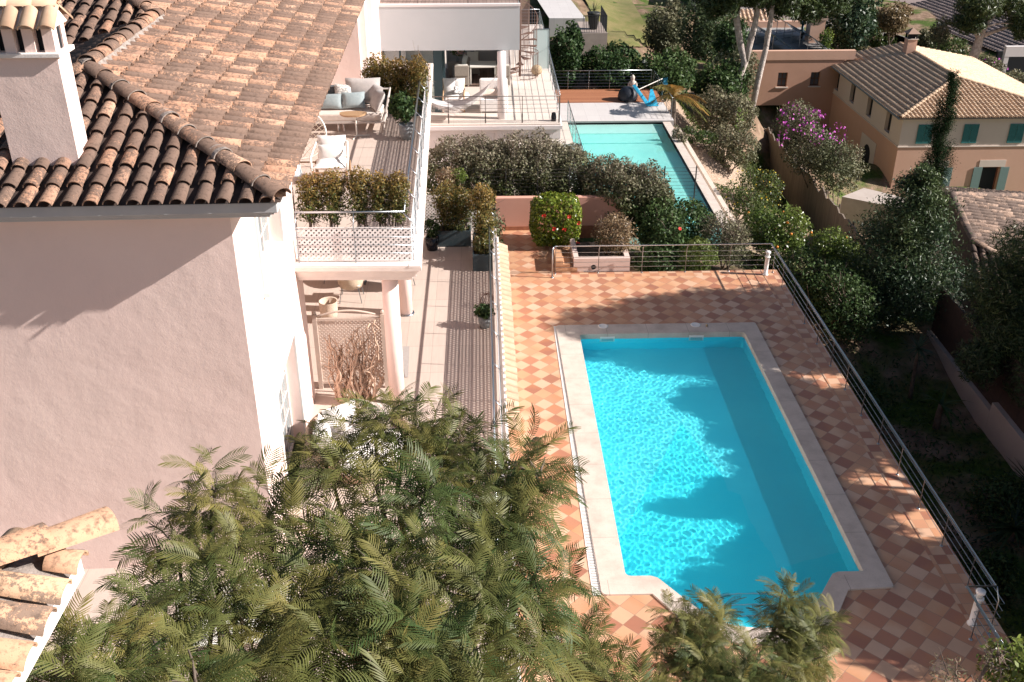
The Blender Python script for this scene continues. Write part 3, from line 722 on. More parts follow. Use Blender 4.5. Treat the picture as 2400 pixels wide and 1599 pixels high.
L_dark = leafmat('dark_glossy_leaves', (.028, .062, .022), (.075, .115, .035), transl=.2, rough=.5, spec=.2)
L_mid = leafmat('mid_green_leaves', (.04, .075, .02), (.09, .12, .03), transl=.28)
L_grey = leafmat('grey_green_leaves', (.10, .115, .055), (.20, .18, .11), transl=.2, rough=.6)
L_twiggy = leafmat('twiggy_hedge_leaves', (.085, .11, .036), (.24, .20, .15), transl=.2, rough=.6)
L_photinia = leafmat('photinia_leaves', (.07, .105, .03), (.34, .20, .06), transl=.3)
L_hib = leafmat('hibiscus_leaves', (.09, .155, .018), (.24, .26, .035), transl=.3, rough=.3, spec=.5)
L_brown = leafmat('bronze_leaves', (.17, .125, .06), (.27, .19, .115), transl=.25)
L_needle = leafmat('pine_needles', (.03, .058, .022), (.085, .105, .032), transl=.2)
L_conif = leafmat('conifer_sprays', (.025, .055, .03), (.085, .12, .042), transl=.15)
L_citrus = leafmat('citrus_leaves', (.045, .095, .02), (.15, .19, .04), transl=.3, rough=.35)
M_red = mat('red_petals', (.62, .03, .025), None, .5)
M_purple = mat('purple_bracts', (.45, .06, .42), (.55, .12, .45), .6, 8)
M_yellow = mat('yellow_petals', (.65, .5, .05), None, .6)
M_orange = mat('orange_fruit', (.65, .22, .02), None, .5)
def bush(name, label, cat, ells, n, size, m, group=None, aspect=.5, inner=.55, stems=5, base=None, tint=None, up=.35, twigs=0, flowers=None, foliage='foliage', seed=0, zmin=None):
    g = np.random.default_rng(1000 + seed + len(label))
    c0 = np.mean([e[0] for e in ells], 0); lo = min(e[0][2] - e[1][2] for e in ells)
    bs = np.array(base if base is not None else (c0[0], c0[1], lo - .15), float)
    t = thing(name, label, cat, bs, group)
    p, d, k = in_ells(ells, n, inner, g)
    if zmin is not None: p[:, 2] = np.maximum(p[:, 2], zmin + g.random(n) * .1)
    v, f = leafquads(p, d, size, aspect, up, g=g)
    lo_, hi_ = p[:, 2].min(), p[:, 2].max()
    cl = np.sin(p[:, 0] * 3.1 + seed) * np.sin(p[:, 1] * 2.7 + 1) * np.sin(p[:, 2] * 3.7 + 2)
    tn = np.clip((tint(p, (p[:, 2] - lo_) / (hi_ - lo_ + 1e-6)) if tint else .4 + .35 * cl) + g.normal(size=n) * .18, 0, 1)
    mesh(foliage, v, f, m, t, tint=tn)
    if stems:
        mb = MB()
        for i in range(stems):
            e = ells[i % len(ells)]; q = np.array(e[0]) + g.normal(size=3) * np.array(e[1]) * .4
            b = bs + np.array([g.normal() * .08, g.normal() * .08, 0]); r = .012 + .02 * max(e[1])
            mid = (b + q) / 2 + g.normal(size=3) * .08 * max(e[1]); mb.tube([b, mid, q], [r, r * .8, r * .3], 5)
        for i in range(twigs):
            e = ells[g.integers(len(ells))]; dd = g.normal(size=3); dd[2] = abs(dd[2]) + .2; dd /= np.linalg.norm(dd)
            a = np.array(e[0]) + dd * np.array(e[1]) * .35; z = np.array(e[0]) + dd * np.array(e[1]) * g.uniform(.95, 1.15)
            mb.tube([a, (a + z) / 2 + g.normal(size=3) * .06, z], [.012, .009, .004], 4, False)
        mb.build('stems', M_twig if twigs else M_bark, t)
    if flowers:
        fm, cnt, fs, nm = flowers
        pf, df, _ = in_ells(ells, cnt, .97, g)
        if cnt <= 20:
            for i in range(cnt):
                mb = MB(); q = pf[i] + df[i] * .05
                for a in range(5):
                    an = a * 1.257; s1 = np.cross(df[i], [.3, .2, .9]); s1 /= np.linalg.norm(s1); s2 = np.cross(df[i], s1)
                    r1 = s1 * math.cos(an) + s2 * math.sin(an); r2 = s1 * math.cos(an + 1) + s2 * math.sin(an + 1)
                    mb.add([q, q + r1 * fs + df[i] * fs * .3, q + (r1 + r2) * fs * .62 + df[i] * fs * .2, q + r2 * fs * .9 + df[i] * fs * .3], [(0, 1, 2, 3)])
                mb.build(nm, fm, t)
        else:
            v, f = leafquads(pf, df, fs, .8, .3, g=g); o = mesh(nm + 's', v, f, fm, t)
    return t
def limb_path(a, b, g, wob=.12, n=5):
    a, b = np.array(a, float), np.array(b, float); L = np.linalg.norm(b - a)
    return [a + (b - a) * i / n + (g.normal(size=3) * wob * L * .25 if 0 < i < n else 0) for i in range(n + 1)]
# ------------------------------------------------------------------ terrain
TP = [(12, 15, -3.1), (12, 24, -3.1), (11, 8, -3.1), (20, 20, -3.3), (9.6, 4, -3.1), (10, 12, -3.1), (-12, 10, -.4), (-3, 2, -.4), (4, 4, -.4), (4, 20, -1.6), (-4, 20, -.4), (-4, 30, -.4), (11, 29.5, -2.4), (6.5, 29.5, -.7), (3.6, 29, -.05), (1, 33, -.3),
      (8.9, 28.9, -1.4), (7, 33, -1.4), (12, 36, -3.2), (9.8, 40, -2.0), (10, 47, -1.7), (14.2, 43, -5.0), (14.3, 37.5, -4.6), (12.6, 50, -3.4), (15.8, 50, -6.8), (18.5, 46, -8.8), (17.5, 40, -7.5), (16.6, 57, -7.8), (19.5, 52, -10), (13, 57, -2.2), (3, 42, -1.9), (5, 47, -1.9), (5, 54, -.7), (8, 54, -.7), (8, 66, -1), (5, 80, -.5), (14, 80, -2.0), (14, 66, -2.6), (20, 58, -11),
      (27, 60, -12.6), (40, 60, -13), (22, 54, -11.5), (24, 46, -10.5), (30, 40, -9), (25, 75, -12), (20, 70, -11), (40, 95, -9), (60, 70, -12), (25, 98, -7), (60, 130, -9), (0, 120, 0), (-20, 60, 1), (-40, 30, 1), (60, 20, -6), (-30, 0, 0), (30, 0, -4), (200, 300, -10), (-200, 300, 5), (0, 300, 0), (300, 0, -10), (-300, 0, 5), (0, -200, 0)]
TPa = np.array(TP, float)
def hterr(x, y):
    x = np.asarray(x, float); y = np.asarray(y, float)
    d2 = (x[..., None] - TPa[:, 0]) ** 2 + (y[..., None] - TPa[:, 1]) ** 2
    wv = 1 / (d2 + .8) ** 1.7
    return (wv * TPa[:, 2]).sum(-1) / wv.sum(-1)
def hz(x, y): return float(hterr(np.array([x]), np.array([y]))[0])
def onground(px, py, zoff=0):             # where a sight line of the survey meets the terrain
    d = _ray(px * K, py * K); t = 5.0
    while t < 400:
        p = np.array([0, 0, CAMH]) + d * t
        if p[2] < hz(p[0], p[1]) + zoff: return p
        t += .15
    return p
gx = np.unique(np.concatenate([np.linspace(-400, -16, 14), np.arange(-16, 50, .8), np.linspace(50, 500, 22)]))
gy = np.unique(np.concatenate([np.linspace(-200, 0, 8), np.arange(0, 85, .8), np.linspace(85, 160, 40), np.linspace(170, 900, 14)]))
X_, Y_ = np.meshgrid(gx, gy); Z_ = np.zeros_like(X_)
for i in range(len(gy)): Z_[i] = hterr(X_[i], Y_[i])
Z_ += .06 * np.sin(X_ * 1.9 + Y_) * np.sin(Y_ * 1.3)
# cut for the two pools
hole = ((X_ > 1.5) & (X_ < 8.2) & (Y_ > 10.5) & (Y_ < 26)) ; Z_[hole] = np.minimum(Z_[hole], -3.0)
hole2 = ((X_ > 2.5) & (X_ < 9.0) & (Y_ > 34.5) & (Y_ < 47)); Z_[hole2] = np.minimum(Z_[hole2], -3.4)
nx, ny = len(gx), len(gy); idx = np.arange(nx * ny).reshape(ny, nx)
def groundmat():
    m, ns, ls, b = nodes('garden_ground'); p = pos(ns)
    soil = ramp(ns, ls, noise(ns, ls, p, 1.6, 6), [(.3, (.13, .085, .06)), (.55, (.24, .165, .115)), (.75, (.33, .24, .175))])
    grav = ramp(ns, ls, noise(ns, ls, p, 22, 3), [(.35, (.22, .155, .11)), (.5, (.36, .265, .20)), (.65, (.50, .385, .30))])
    gra = ramp(ns, ls, noise(ns, ls, p, 6, 6), [(.3, (.03, .06, .012)), (.6, (.075, .115, .025)), (.8, (.13, .14, .05))])
    sp = N(ns, 'ShaderNodeSeparateXYZ'); ls.new(p, sp.inputs[0])
    def band(i, a, c, soft):
        q = N(ns, 'ShaderNodeMapRange'); q.inputs[1].default_value = a - soft; q.inputs[2].default_value = a + soft; ls.new(sp.outputs[i], q.inputs[0])
        r_ = N(ns, 'ShaderNodeMapRange'); r_.inputs[1].default_value = c + soft; r_.inputs[2].default_value = c - soft; ls.new(sp.outputs[i], r_.inputs[0])
        return mth(ns, ls, 'MULTIPLY', q.outputs[0], r_.outputs[0])
    gm = mth(ns, ls, 'MULTIPLY', band(0, 8.6, 13.0, .9), band(1, 36, 55, 2))
    nn = noise(ns, ls, p, .35, 5)
    g1 = N(ns, 'ShaderNodeMapRange'); g1.inputs[1].default_value = .45; g1.inputs[2].default_value = .58; ls.new(nn, g1.inputs[0])
    c = mixc(ns, ls, g1.outputs[0], soil, gra)
    c = mixc(ns, ls, gm, c, grav)
    ls.new(c, b.inputs['Base Color']); b.inputs['Roughness'].default_value = .95; b.inputs['Specular IOR Level'].default_value = .1
    bumpn(ns, ls, b, noise(ns, ls, p, 12, 6), .8, .06)
    return m
terr = mesh('ground', np.stack([X_, Y_, Z_], -1).reshape(-1, 3), np.stack([idx[:-1, :-1], idx[:-1, 1:], idx[1:, 1:], idx[1:, :-1]], -1).reshape(-1, 4), groundmat(), None, True, kind='structure')
# ================================================================== FERN-LEAVED TREES IN FRONT
def frond_template(g, n=16):
    """a pinnate leaf of unit length along +X, arching down, leaflets drooping"""
    V = []; Fq = []
    def P(s): return np.array([s, 0, .10 * math.sin(s * 2.2) - .34 * s ** 2.2])
    dr = g.uniform(.5, 1.1); sw = g.uniform(-.10, .10)
    w0 = .011
    ss = np.linspace(0, 1, 8)
    for i, s in enumerate(ss):
        p = P(s) + np.array([0, sw * s * s, 0]); w = w0 * (1.15 - s); V += [p + [0, w, 0], p - [0, w, 0]]
    for i in range(7): Fq.append((2 * i, 2 * i + 1, 2 * i + 3, 2 * i + 2))
    for i in range(n):
        s = .10 + .90 * i / n; p = P(s) + np.array([0, sw * s * s, 0]); l = .40 * math.sin(math.pi * min(1, .16 + .82 * (1 - s) ** .8)) + .03
        for sd in (1, -1):
            a = math.radians(62 - 22 * s + g.uniform(-5, 5)); ux = np.array([math.cos(a), sd * math.sin(a), 0])
            px_ = np.array([-ux[1] * sd, ux[0] * sd, 0]); hw = .0145
            q0 = p; q1 = p + ux * l * .5 + np.array([0, 0, -.05 * l * dr]); q2 = p + ux * l * .93 + np.array([.05 * l, 0, -.34 * l * dr]); 
            b = len(V)
            V += [q0 + px_ * hw * .5, q0 - px_ * hw * .5, q1 + px_ * hw, q1 - px_ * hw, q2 + px_ * hw * .35, q2 - px_ * hw * .35]
            Fq += [(b, b + 1, b + 3, b + 2), (b + 2, b + 3, b + 5, b + 4)]
    return np.array(V), np.array(Fq)
gT = np.random.default_rng(5)
TEMPL = [frond_template(gT) for _ in range(6)]
L_frond = leafmat('fern_leaf', (.05, .085, .024), (.215, .185, .055), var=.16, transl=.22, rough=.5, spec=.3)
def frond_mesh(bases, dirs, sizes, tints, parent, g, ups=None):
    Vs = []; Fs = []; T = []; off = 0
    for t in range(len(TEMPL)):
        sel = np.where(np.arange(len(bases)) % len(TEMPL) == t)[0]
        if not len(sel): continue
        V, Fq = TEMPL[t]; d = dirs[sel]; d = d / np.linalg.norm(d, axis=1)[:, None]
        up = np.array([0, 0, 1.0]) + g.normal(size=(len(sel), 3)) * .28
        s = np.cross(up, d); s /= np.linalg.norm(s, axis=1)[:, None] + 1e-9; u = np.cross(d, s)
        W = bases[sel][:, None, :] + sizes[sel][:, None, None] * (V[None, :, 0:1] * d[:, None, :] + V[None, :, 1:2] * s[:, None, :] + V[None, :, 2:3] * u[:, None, :])
        nv = len(V); Vs.append(W.reshape(-1, 3)); Fs.append((Fq[None] + (np.arange(len(sel)) * nv)[:, None, None]).reshape(-1, 4) + off); off += nv * len(sel)
        T.append(np.repeat(tints[sel], len(Fq)))
    return mesh('crown', np.concatenate(Vs), np.concatenate(Fs), L_frond, parent, tint=np.concatenate(T))
def fern_tree(label, base, tips, nfr, flen, seed, group='fern-leaved trees in front of the pool', rtrunk=.13):
    """tips: branch ends (centre, spread); clusters of arching fronds spiral round each"""
    g = np.random.default_rng(seed); t = thing('fern_leaf_tree', label, 'tree', base, group)
    mb = MB(); base = np.array(base, float); top = np.mean([np.array(q[0]) for q in tips], 0); fork = base + (top - base) * .45; fork[2] = base[2] + (top[2] - base[2]) * .5
    mb.tube(limb_path(base, fork, g, .05), np.linspace(rtrunk, rtrunk * .75, 6), 9)
    B = []; D = []; S = []; Tn = []
    for c, spr, cnt in tips:
        c = np.array(c, float); mb.tube(limb_path(fork + g.normal(size=3) * .03, c - [0, 0, .25], g, .14), np.linspace(rtrunk * .45, .016, 6), 6)
        for j in range(cnt):
            o = g.normal(size=3); o /= np.linalg.norm(o); o[2] = o[2] * .55 - .05
            e = c + o * np.array(spr) * g.uniform(.5, 1.05)
            mb.tube(limb_path(c - [0, 0, .2] + g.normal(size=3) * .04, e, g, .12, 3), [.016, .012, .009, .006], 4, False)
            ax = e - c; ax[2] = abs(ax[2]) * .6 + .35; ax /= np.linalg.norm(ax)
            s1 = np.cross(ax, g.normal(size=3)); s1 /= np.linalg.norm(s1); s2 = np.cross(ax, s1); ph = g.uniform(0, 6.28); tb = np.clip(g.normal(.36, .24), 0, 1)
            for q in range(nfr):
                an = ph + q * 2.4; f = q / nfr
                dd = (s1 * math.cos(an) + s2 * math.sin(an)) * (1.0 - .45 * f ** 2) + ax * (.05 + .75 * f ** 2) + np.array([0, 0, -.12 * (1 - f)])
                B.append(e + ax * (1.0 * (f - .7)) * flen + g.normal(size=3) * .02); D.append(dd); S.append(flen * g.uniform(.75, 1.15) * (1 - .35 * f)); Tn.append(np.clip(tb + .28 * f - .08 + g.normal() * .10, 0, 1))
    mb.build('trunk', M_bark, t, True)
    frond_mesh(np.array(B), np.array(D), np.array(S), np.array(Tn), t, g)
    return t
def T(px, py, Y): return GY(px * K, py * K, Y)
tipsA = []
for px, py, Y, sp, cnt in ((1065, 1000, 8.9, .38, 10), (1240, 1065, 8.5, .4, 11), (930, 970, 9.0, .36, 10), (860, 960, 8.9, .50, 14), (1010, 1030, 8.7, .6, 16), (1170, 1110, 8.4, .6, 18), (760, 1060, 8.5, .55, 15), (930, 1130, 7.9, .65, 20), (1120, 1220, 7.7, .65, 20), (1210, 1310, 7.3, .6, 16),
                           (640, 1150, 8.0, .42, 13), (760, 1210, 7.4, .65, 19), (900, 1290, 6.9, .68, 22), (1080, 1360, 6.7, .62, 20), (700, 1350, 6.6, .6, 18), (860, 1430, 6.2, .6, 20), (1030, 1480, 6.1, .6, 19), (1190, 1450, 6.5, .5, 13), (700, 1490, 5.9, .55, 15), (900, 1570, 5.6, .55, 15), (1130, 1580, 5.8, .55, 14)):
    tipsA.append((T(px, py, Y), (sp * .74, sp * .74, sp * .6), max(4, int(cnt * .42))))
fern_tree('large fern-leaved tree filling the front, its crown against the white house wall', (-.7, 6.6, Z1), tipsA, 9, .50, 21)
tipsB = []
for px, py, Y, sp, cnt in ((485, 1105, 7.7, .30, 7), (470, 1170, 7.4, .42, 11), (400, 1230, 7.2, .42, 10), (530, 1260, 7.0, .45, 12), (370, 1340, 6.6, .40, 10), (480, 1370, 6.3, .5, 14), (330, 1420, 6.1, .3, 6), (570, 1420, 6.2, .5, 12), (590, 1530, 5.6, .45, 11)):
    tipsB.append((T(px, py, Y), (sp * .72, sp * .72, sp * .6), max(3, int(cnt * .4))))
fern_tree('smaller fern-leaved tree against the pink wall, left of the large one', (-2.0, 5.6, Z1), tipsB, 8, .44, 22)
tipsC = []
for px, py, Y, sp, cnt in ((190, 1500, 5.2, .34, 9), (300, 1540, 5.0, .4, 10), (430, 1540, 5.1, .4, 10), (120, 1550, 4.8, .3, 7)):
    tipsC.append((T(px, py, Y), (sp * .8, sp * .8, sp * .6), max(3, int(cnt * .65))))
fern_tree('low fern-leaved tree at the bottom edge beside the tiled roof corner', (-1.9, 4.2, Z1), tipsC, 8, .42, 23, rtrunk=.08)
tipsD = []
for px, py, Y, sp, cnt in ((1590, 1430, 8.2, .42, 9), (1650, 1400, 8.4, .22, 5), (1808, 1370, 8.6, .18, 5), (1810, 1440, 8.4, .30, 6), (1870, 1430, 8.3, .25, 5), (1580, 1520, 7.7, .5, 12), (1700, 1540, 7.6, .5, 13), (1830, 1500, 7.9, .42, 10), (1780, 1590, 7.3, .5, 11)):
    lo = py > 1425; tipsD.append((T(px, py, Y), (sp * (.85 if lo else .55), sp * (.8 if lo else .55), sp * .6), max(3, int(cnt * (1.25 if lo else .8)))))
fern_tree('slender fern-leaved tree whose tips stand in front of the pool steps', (2.3, 7.0, 0), tipsD, 9, .33, 24, rtrunk=.07)
tipsE = []
for px, py, Y, sp, cnt in ((1350, 1450, 7.7, .3, 5), (1360, 1540, 7.2, .5, 11), (1450, 1570, 7.0, .45, 9), (1270, 1560, 6.9, .4, 9)):
    tipsE.append((T(px, py, Y), (sp * .7, sp * .7, sp * .6), max(3, int(cnt * .55))))
fern_tree('low fern-leaved tree at the bottom edge, between its larger neighbours', (1.0, 6.4, 0), tipsE, 8, .45, 25, rtrunk=.07)
# ================================================================== PLANTS
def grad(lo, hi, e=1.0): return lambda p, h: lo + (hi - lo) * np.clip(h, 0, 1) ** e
# --- clipped hedges between the two gardens
GH = 'hedges between the two pool gardens'
def hedge(label, ells, n, size, m, tint, seed, twigs, trell=True):
    return bush('hedge', label, 'hedge', ells, n, size, m, GH, .5, .62, 8, None, tint, .3, twigs, seed=seed)
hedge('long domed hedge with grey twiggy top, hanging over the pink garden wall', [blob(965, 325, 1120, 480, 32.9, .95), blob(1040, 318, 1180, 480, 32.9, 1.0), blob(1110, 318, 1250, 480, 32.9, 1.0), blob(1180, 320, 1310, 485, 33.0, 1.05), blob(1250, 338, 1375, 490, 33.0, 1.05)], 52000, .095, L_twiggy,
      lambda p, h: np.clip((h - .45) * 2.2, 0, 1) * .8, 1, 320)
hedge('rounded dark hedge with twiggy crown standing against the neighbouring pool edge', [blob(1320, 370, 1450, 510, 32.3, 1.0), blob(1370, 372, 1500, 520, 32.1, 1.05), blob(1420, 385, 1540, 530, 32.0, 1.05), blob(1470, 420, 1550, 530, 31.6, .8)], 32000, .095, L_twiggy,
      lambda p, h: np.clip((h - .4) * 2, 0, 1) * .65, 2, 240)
# garden wall
gw = thing('garden_wall', 'low pink rendered wall with tiled skirting at the far end of the pool deck', 'wall', (2, 31.5, 0))
mb = MB(); mb.box(.45, 4.6, 31.38, 31.6, .14, 1.12); mb.build('wall', plaster('terracotta_pink_render', (.60, .32, .25), (.66, .37, .29), .15), gw)
mb = MB(); mb.box(.45, 4.6, 31.36, 31.6, -.3, .14); mb.build('skirting', mat('skirting_tiles', (.36, .15, .085), (.28, .11, .065), .5, 9), gw)
trel = thing('wire_fence', 'dark wire fence carrying the hedge behind the pink wall', 'fence', (2, 32, 0))
mb = MB()
for i in range(9): mb.tube([(-1.3 + i * 1.05, 32.0, -.6), (-1.3 + i * 1.05, 32.0, 1.95)], .022, 5)
mb.build('posts_row', mat('dark_fence_steel', (.03, .03, .03), None, .6), trel)
mb = MB()
for z in np.arange(.2, 1.95, .12): mb.tube([(-1.4, 32.0, z), (7.2, 32.0, z)], .006, 3, False)
mb.build('mesh', mat('wire', (.05, .045, .04), None, .6), trel)
# --- deck back bed
bx = thing('hibiscus_bush', 'block-trimmed bright green hibiscus bush with red flowers beside the deck railing', 'bush', (2.35, 30.1, 0))
g_ = np.random.default_rng(77); n = 6500; d = g_.normal(size=(n, 3)); d /= np.abs(d ** 4).sum(1)[:, None] ** .25
rr_ = np.array([.80, .62, .80]); c_ = np.array([2.33, 30.15, .86]); p_ = c_ + d * rr_ * (.72 + .28 * g_.random(n)[:, None] ** .5) * (1 + .04 * np.sin(d[:, :1] * 7) * np.sin(d[:, 2:] * 6))
v_, f_ = leafquads(p_, d, .105, .62, .3, g=g_); mesh('foliage', v_, f_, L_hib, bx, tint=np.clip(g_.normal(.45, .3, n), 0, 1))
mb = MB()
for i in range(5): mb.tube([(2.33 + R.uniform(-.1, .1), 30.15 + R.uniform(-.1, .1), 0), (2.33 + R.uniform(-.5, .5), 30.15 + R.uniform(-.4, .4), 1.2)], [.03, .01], 5)
mb.build('stems', M_bark, bx)
for (px, py) in ((1273, 525), (1297, 527), (1250, 495), (1308, 497), (1273, 570), (1330, 512), (1285, 588), (1307, 584), (1328, 558)):
    q = GY(px * K, py * K, 29.5); mb = MB()
    for a in range(5):
        an = a * 1.257 + R.random(); mb.add([q, q + [.055 * math.cos(an), -.03, .055 * math.sin(an)], q + [.075 * math.cos(an + .6), -.05, .075 * math.sin(an + .6)], q + [.05 * math.cos(an + 1.1), -.03, .05 * math.sin(an + 1.1)]], [(0, 1, 2, 3)])
    mb.build('flower', M_red, bx)
pl = thing('planter_bed', 'low pinkish rendered planter with a round vent and stepped tile edge behind the railing', 'planter', (3.6, 28.6, 0))
mb = MB(); mb.box(2.75, 4.45, 28.03, 28.18, -.6, .42); mb.box(4.30, 4.45, 28.18, 29.6, -.6, .42); mb.box(2.75, 2.9, 28.18, 29.6, -.6, .42); mb.build('wall', plaster('pinkish_render', (.62, .48, .43), (.66, .52, .47), .2), pl)
mb = MB(); mb.quad((2.9, 28.18, .30), (4.3, 28.18, .30), (4.3, 29.6, .30), (2.9, 29.6, .30)); mb.build('soil', mat('dark_soil', (.05, .035, .028), (.09, .065, .05), .95, 9), pl)
mb = MB(); mb.lathe((0, 0, 0), [(.075, 0), (.075, .012), (.05, .014), (.0, .010)], 14); v = np.concatenate(mb.v); v = np.stack([v[:, 0], -v[:, 2], v[:, 1]], 1) + [3.35, 28.028, .14]; mesh('vent', v, mb.f, M_dark, pl)
mb = MB()
for k in range(3): mb.box(2.2 + k * .22, 2.42 + k * .22, 28.02, 28.02 + .9 - k * .28, .005, .36 - k * .11)
mb.build('tile_steps', mat('step_tiles', (.55, .33, .20), (.50, .27, .15), .5, 5), pl)
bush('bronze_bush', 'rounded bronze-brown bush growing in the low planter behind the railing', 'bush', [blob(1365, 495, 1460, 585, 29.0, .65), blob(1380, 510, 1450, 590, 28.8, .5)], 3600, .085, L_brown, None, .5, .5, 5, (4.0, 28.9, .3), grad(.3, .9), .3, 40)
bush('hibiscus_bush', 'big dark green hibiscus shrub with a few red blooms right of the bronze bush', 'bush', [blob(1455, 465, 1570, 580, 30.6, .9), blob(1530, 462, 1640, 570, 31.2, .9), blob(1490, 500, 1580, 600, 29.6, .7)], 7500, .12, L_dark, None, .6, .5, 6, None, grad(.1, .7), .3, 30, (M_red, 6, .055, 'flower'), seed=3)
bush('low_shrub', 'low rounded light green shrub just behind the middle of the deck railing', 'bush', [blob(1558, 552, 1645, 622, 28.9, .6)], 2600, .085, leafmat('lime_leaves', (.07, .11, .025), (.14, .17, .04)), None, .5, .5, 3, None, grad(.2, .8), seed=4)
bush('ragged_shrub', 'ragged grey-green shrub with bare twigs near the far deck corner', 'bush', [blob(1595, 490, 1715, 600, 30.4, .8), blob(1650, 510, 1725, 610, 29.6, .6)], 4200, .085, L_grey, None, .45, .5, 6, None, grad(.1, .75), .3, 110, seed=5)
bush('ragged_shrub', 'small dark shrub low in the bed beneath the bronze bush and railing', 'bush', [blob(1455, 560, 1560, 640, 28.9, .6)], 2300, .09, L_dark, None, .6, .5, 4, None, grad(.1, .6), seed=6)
GC = 'citrus trees beyond the deck corner'
def tree(name, label, cat, ells, n, size, m, base, group=None, tint=None, rt=.09, twigs=30, seed=0, fruit=None, aspect=.5, inner=.4):
    g = np.random.default_rng(500 + seed); t = thing(name, label, cat, base, group); base = np.array(base, float)
    p, d, k = in_ells(ells, n, inner, g); v, f = leafquads(p, d, size, aspect, .35, g=g); lo_, hi_ = p[:, 2].min(), p[:, 2].max(); h = (p[:, 2] - lo_) / (hi_ - lo_)
    cl = np.sin(p[:, 0] * 2.3 + seed) * np.sin(p[:, 2] * 2.9 + seed * 2)
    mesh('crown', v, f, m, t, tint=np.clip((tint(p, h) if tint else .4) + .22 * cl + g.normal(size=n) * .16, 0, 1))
    mb = MB(); top = np.mean([e[0] for e in ells], 0); fk = base + (top - base) * .45; mb.tube(limb_path(base, fk, g, .08), np.linspace(rt, rt * .7, 6), 8)
    for e in ells:
        q = np.array(e[0]); mb.tube(limb_path(fk, q, g, .15), np.linspace(rt * .5, .02, 6), 6)
        for _ in range(max(1, twigs // len(ells))):
            dd = g.normal(size=3); dd /= np.linalg.norm(dd); mb.tube(limb_path(q + dd * np.array(e[1]) * .15, q + dd * np.array(e[1]) * g.uniform(.75, 1.05), g, .15, 3), [.022, .016, .01, .005], 4, False)
    mb.build('trunk', M_bark, t, True)
    if fruit:
        fm, cnt, fr, nm = fruit; pf, df, _ = in_ells(ells, cnt, .97, g)
        for q in pf:
            mb = MB(); mb.lathe(q, [(fr * .2, -fr), (fr * .8, -fr * .6), (fr, 0), (fr * .8, fr * .6), (fr * .1, fr)], 7); mb.build(nm, fm, t, True)
    return t
def gb(x, y): return (x, y, hz(x, y) - .05)
tree('citrus_tree', 'bright leafy citrus tree with orange fruit directly beyond the far deck corner', 'tree', [blob(1715, 480, 1800, 575, 33, 1.0), blob(1775, 475, 1860, 590, 32.6, 1.0), blob(1740, 530, 1850, 610, 32, .9)], 6500, .11, L_citrus, gb(8.6, 33), GC, grad(.1, .8), seed=1, fruit=(M_orange, 12, .05, 'fruit'))
tree('citrus_tree', 'yellow-green citrus tree right of the fruiting one, beside the reed fence', 'tree', [blob(1860, 530, 1960, 620, 32, .9), blob(1900, 560, 2000, 645, 31.4, .9)], 5200, .115, L_citrus, gb(10.6, 32), GC, grad(.25, .95), seed=2, fruit=(M_orange, 6, .05, 'fruit'))
bush('clipped_bush', 'dense dark bush pressed against the outside of the far deck corner railing', 'bush', [blob(1795, 575, 1900, 690, 29.2, .9), blob(1850, 600, 1975, 740, 28.6, 1.1), blob(1880, 640, 2010, 790, 27.6, 1.2)], 8000, .10, L_dark, None, .55, .5, 6, None, grad(.1, .6), .3, 60, seed=7)
# --- shrubs on the gravel slope
GS = 'loose shrubs on the gravel slope'
SL = [('pale flowering shrub covered in small yellow blossom on the gravel slope', 1690, 380, 1800, 480, 40, .10, L_mid, (.2, .9), 3000, (M_yellow, 160, .07, 'blossom')),
      ('spreading green shrub with yellow blossom below the gravel slope', 1640, 420, 1760, 500, 37, .10, L_mid, (.1, .8), 2200, (M_yellow, 60, .07, 'blossom')),
      ('loose olive-green shrub halfway up the gravel slope', 1620, 290, 1745, 385, 46, .12, L_grey, (.0, .9), 4200, None),
      ('tall silvery shrub above the gravel slope, left of the pine trunks', 1590, 205, 1740, 320, 52, .15, L_grey, (.2, 1), 5200, None),
      ('dark low shrub between palm and gravel slope', 1560, 290, 1650, 330, 46, .12, L_mid, (0, .4), 1300, None),
      ('bushy green shrub at the lower edge of the gravel slope', 1700, 470, 1790, 560, 35, .10, L_mid, (.1, .7), 3000, None),
      ('grey scrubby plant at the foot of the palm trunk', 1542, 292, 1580, 335, 43.5, .09, L_grey, (.4, 1), 900, None)]
for i, (lb, x0, y0, x1, y1, Y, sz, m, tt, n, fl) in enumerate(SL):
    ym = (y0 + y1) / 2; xm = (x0 + x1) / 2; w_ = x1 - x0; Y = min(Y, max(Y - 4, onground(xm, y1 - 3)[1] - .2)) if i < 6 else Y
    bush('shrub', lb, 'shrub', [blob(x0, y0, xm + w_ * .12, y1, Y), blob(xm - w_ * .1, y0 + 12, x1, y1, Y - .5)], n, sz, m, GS, .5, .45, 5, None, grad(*tt), .3, 50 if m is L_grey else 15, fl, seed=20 + i)
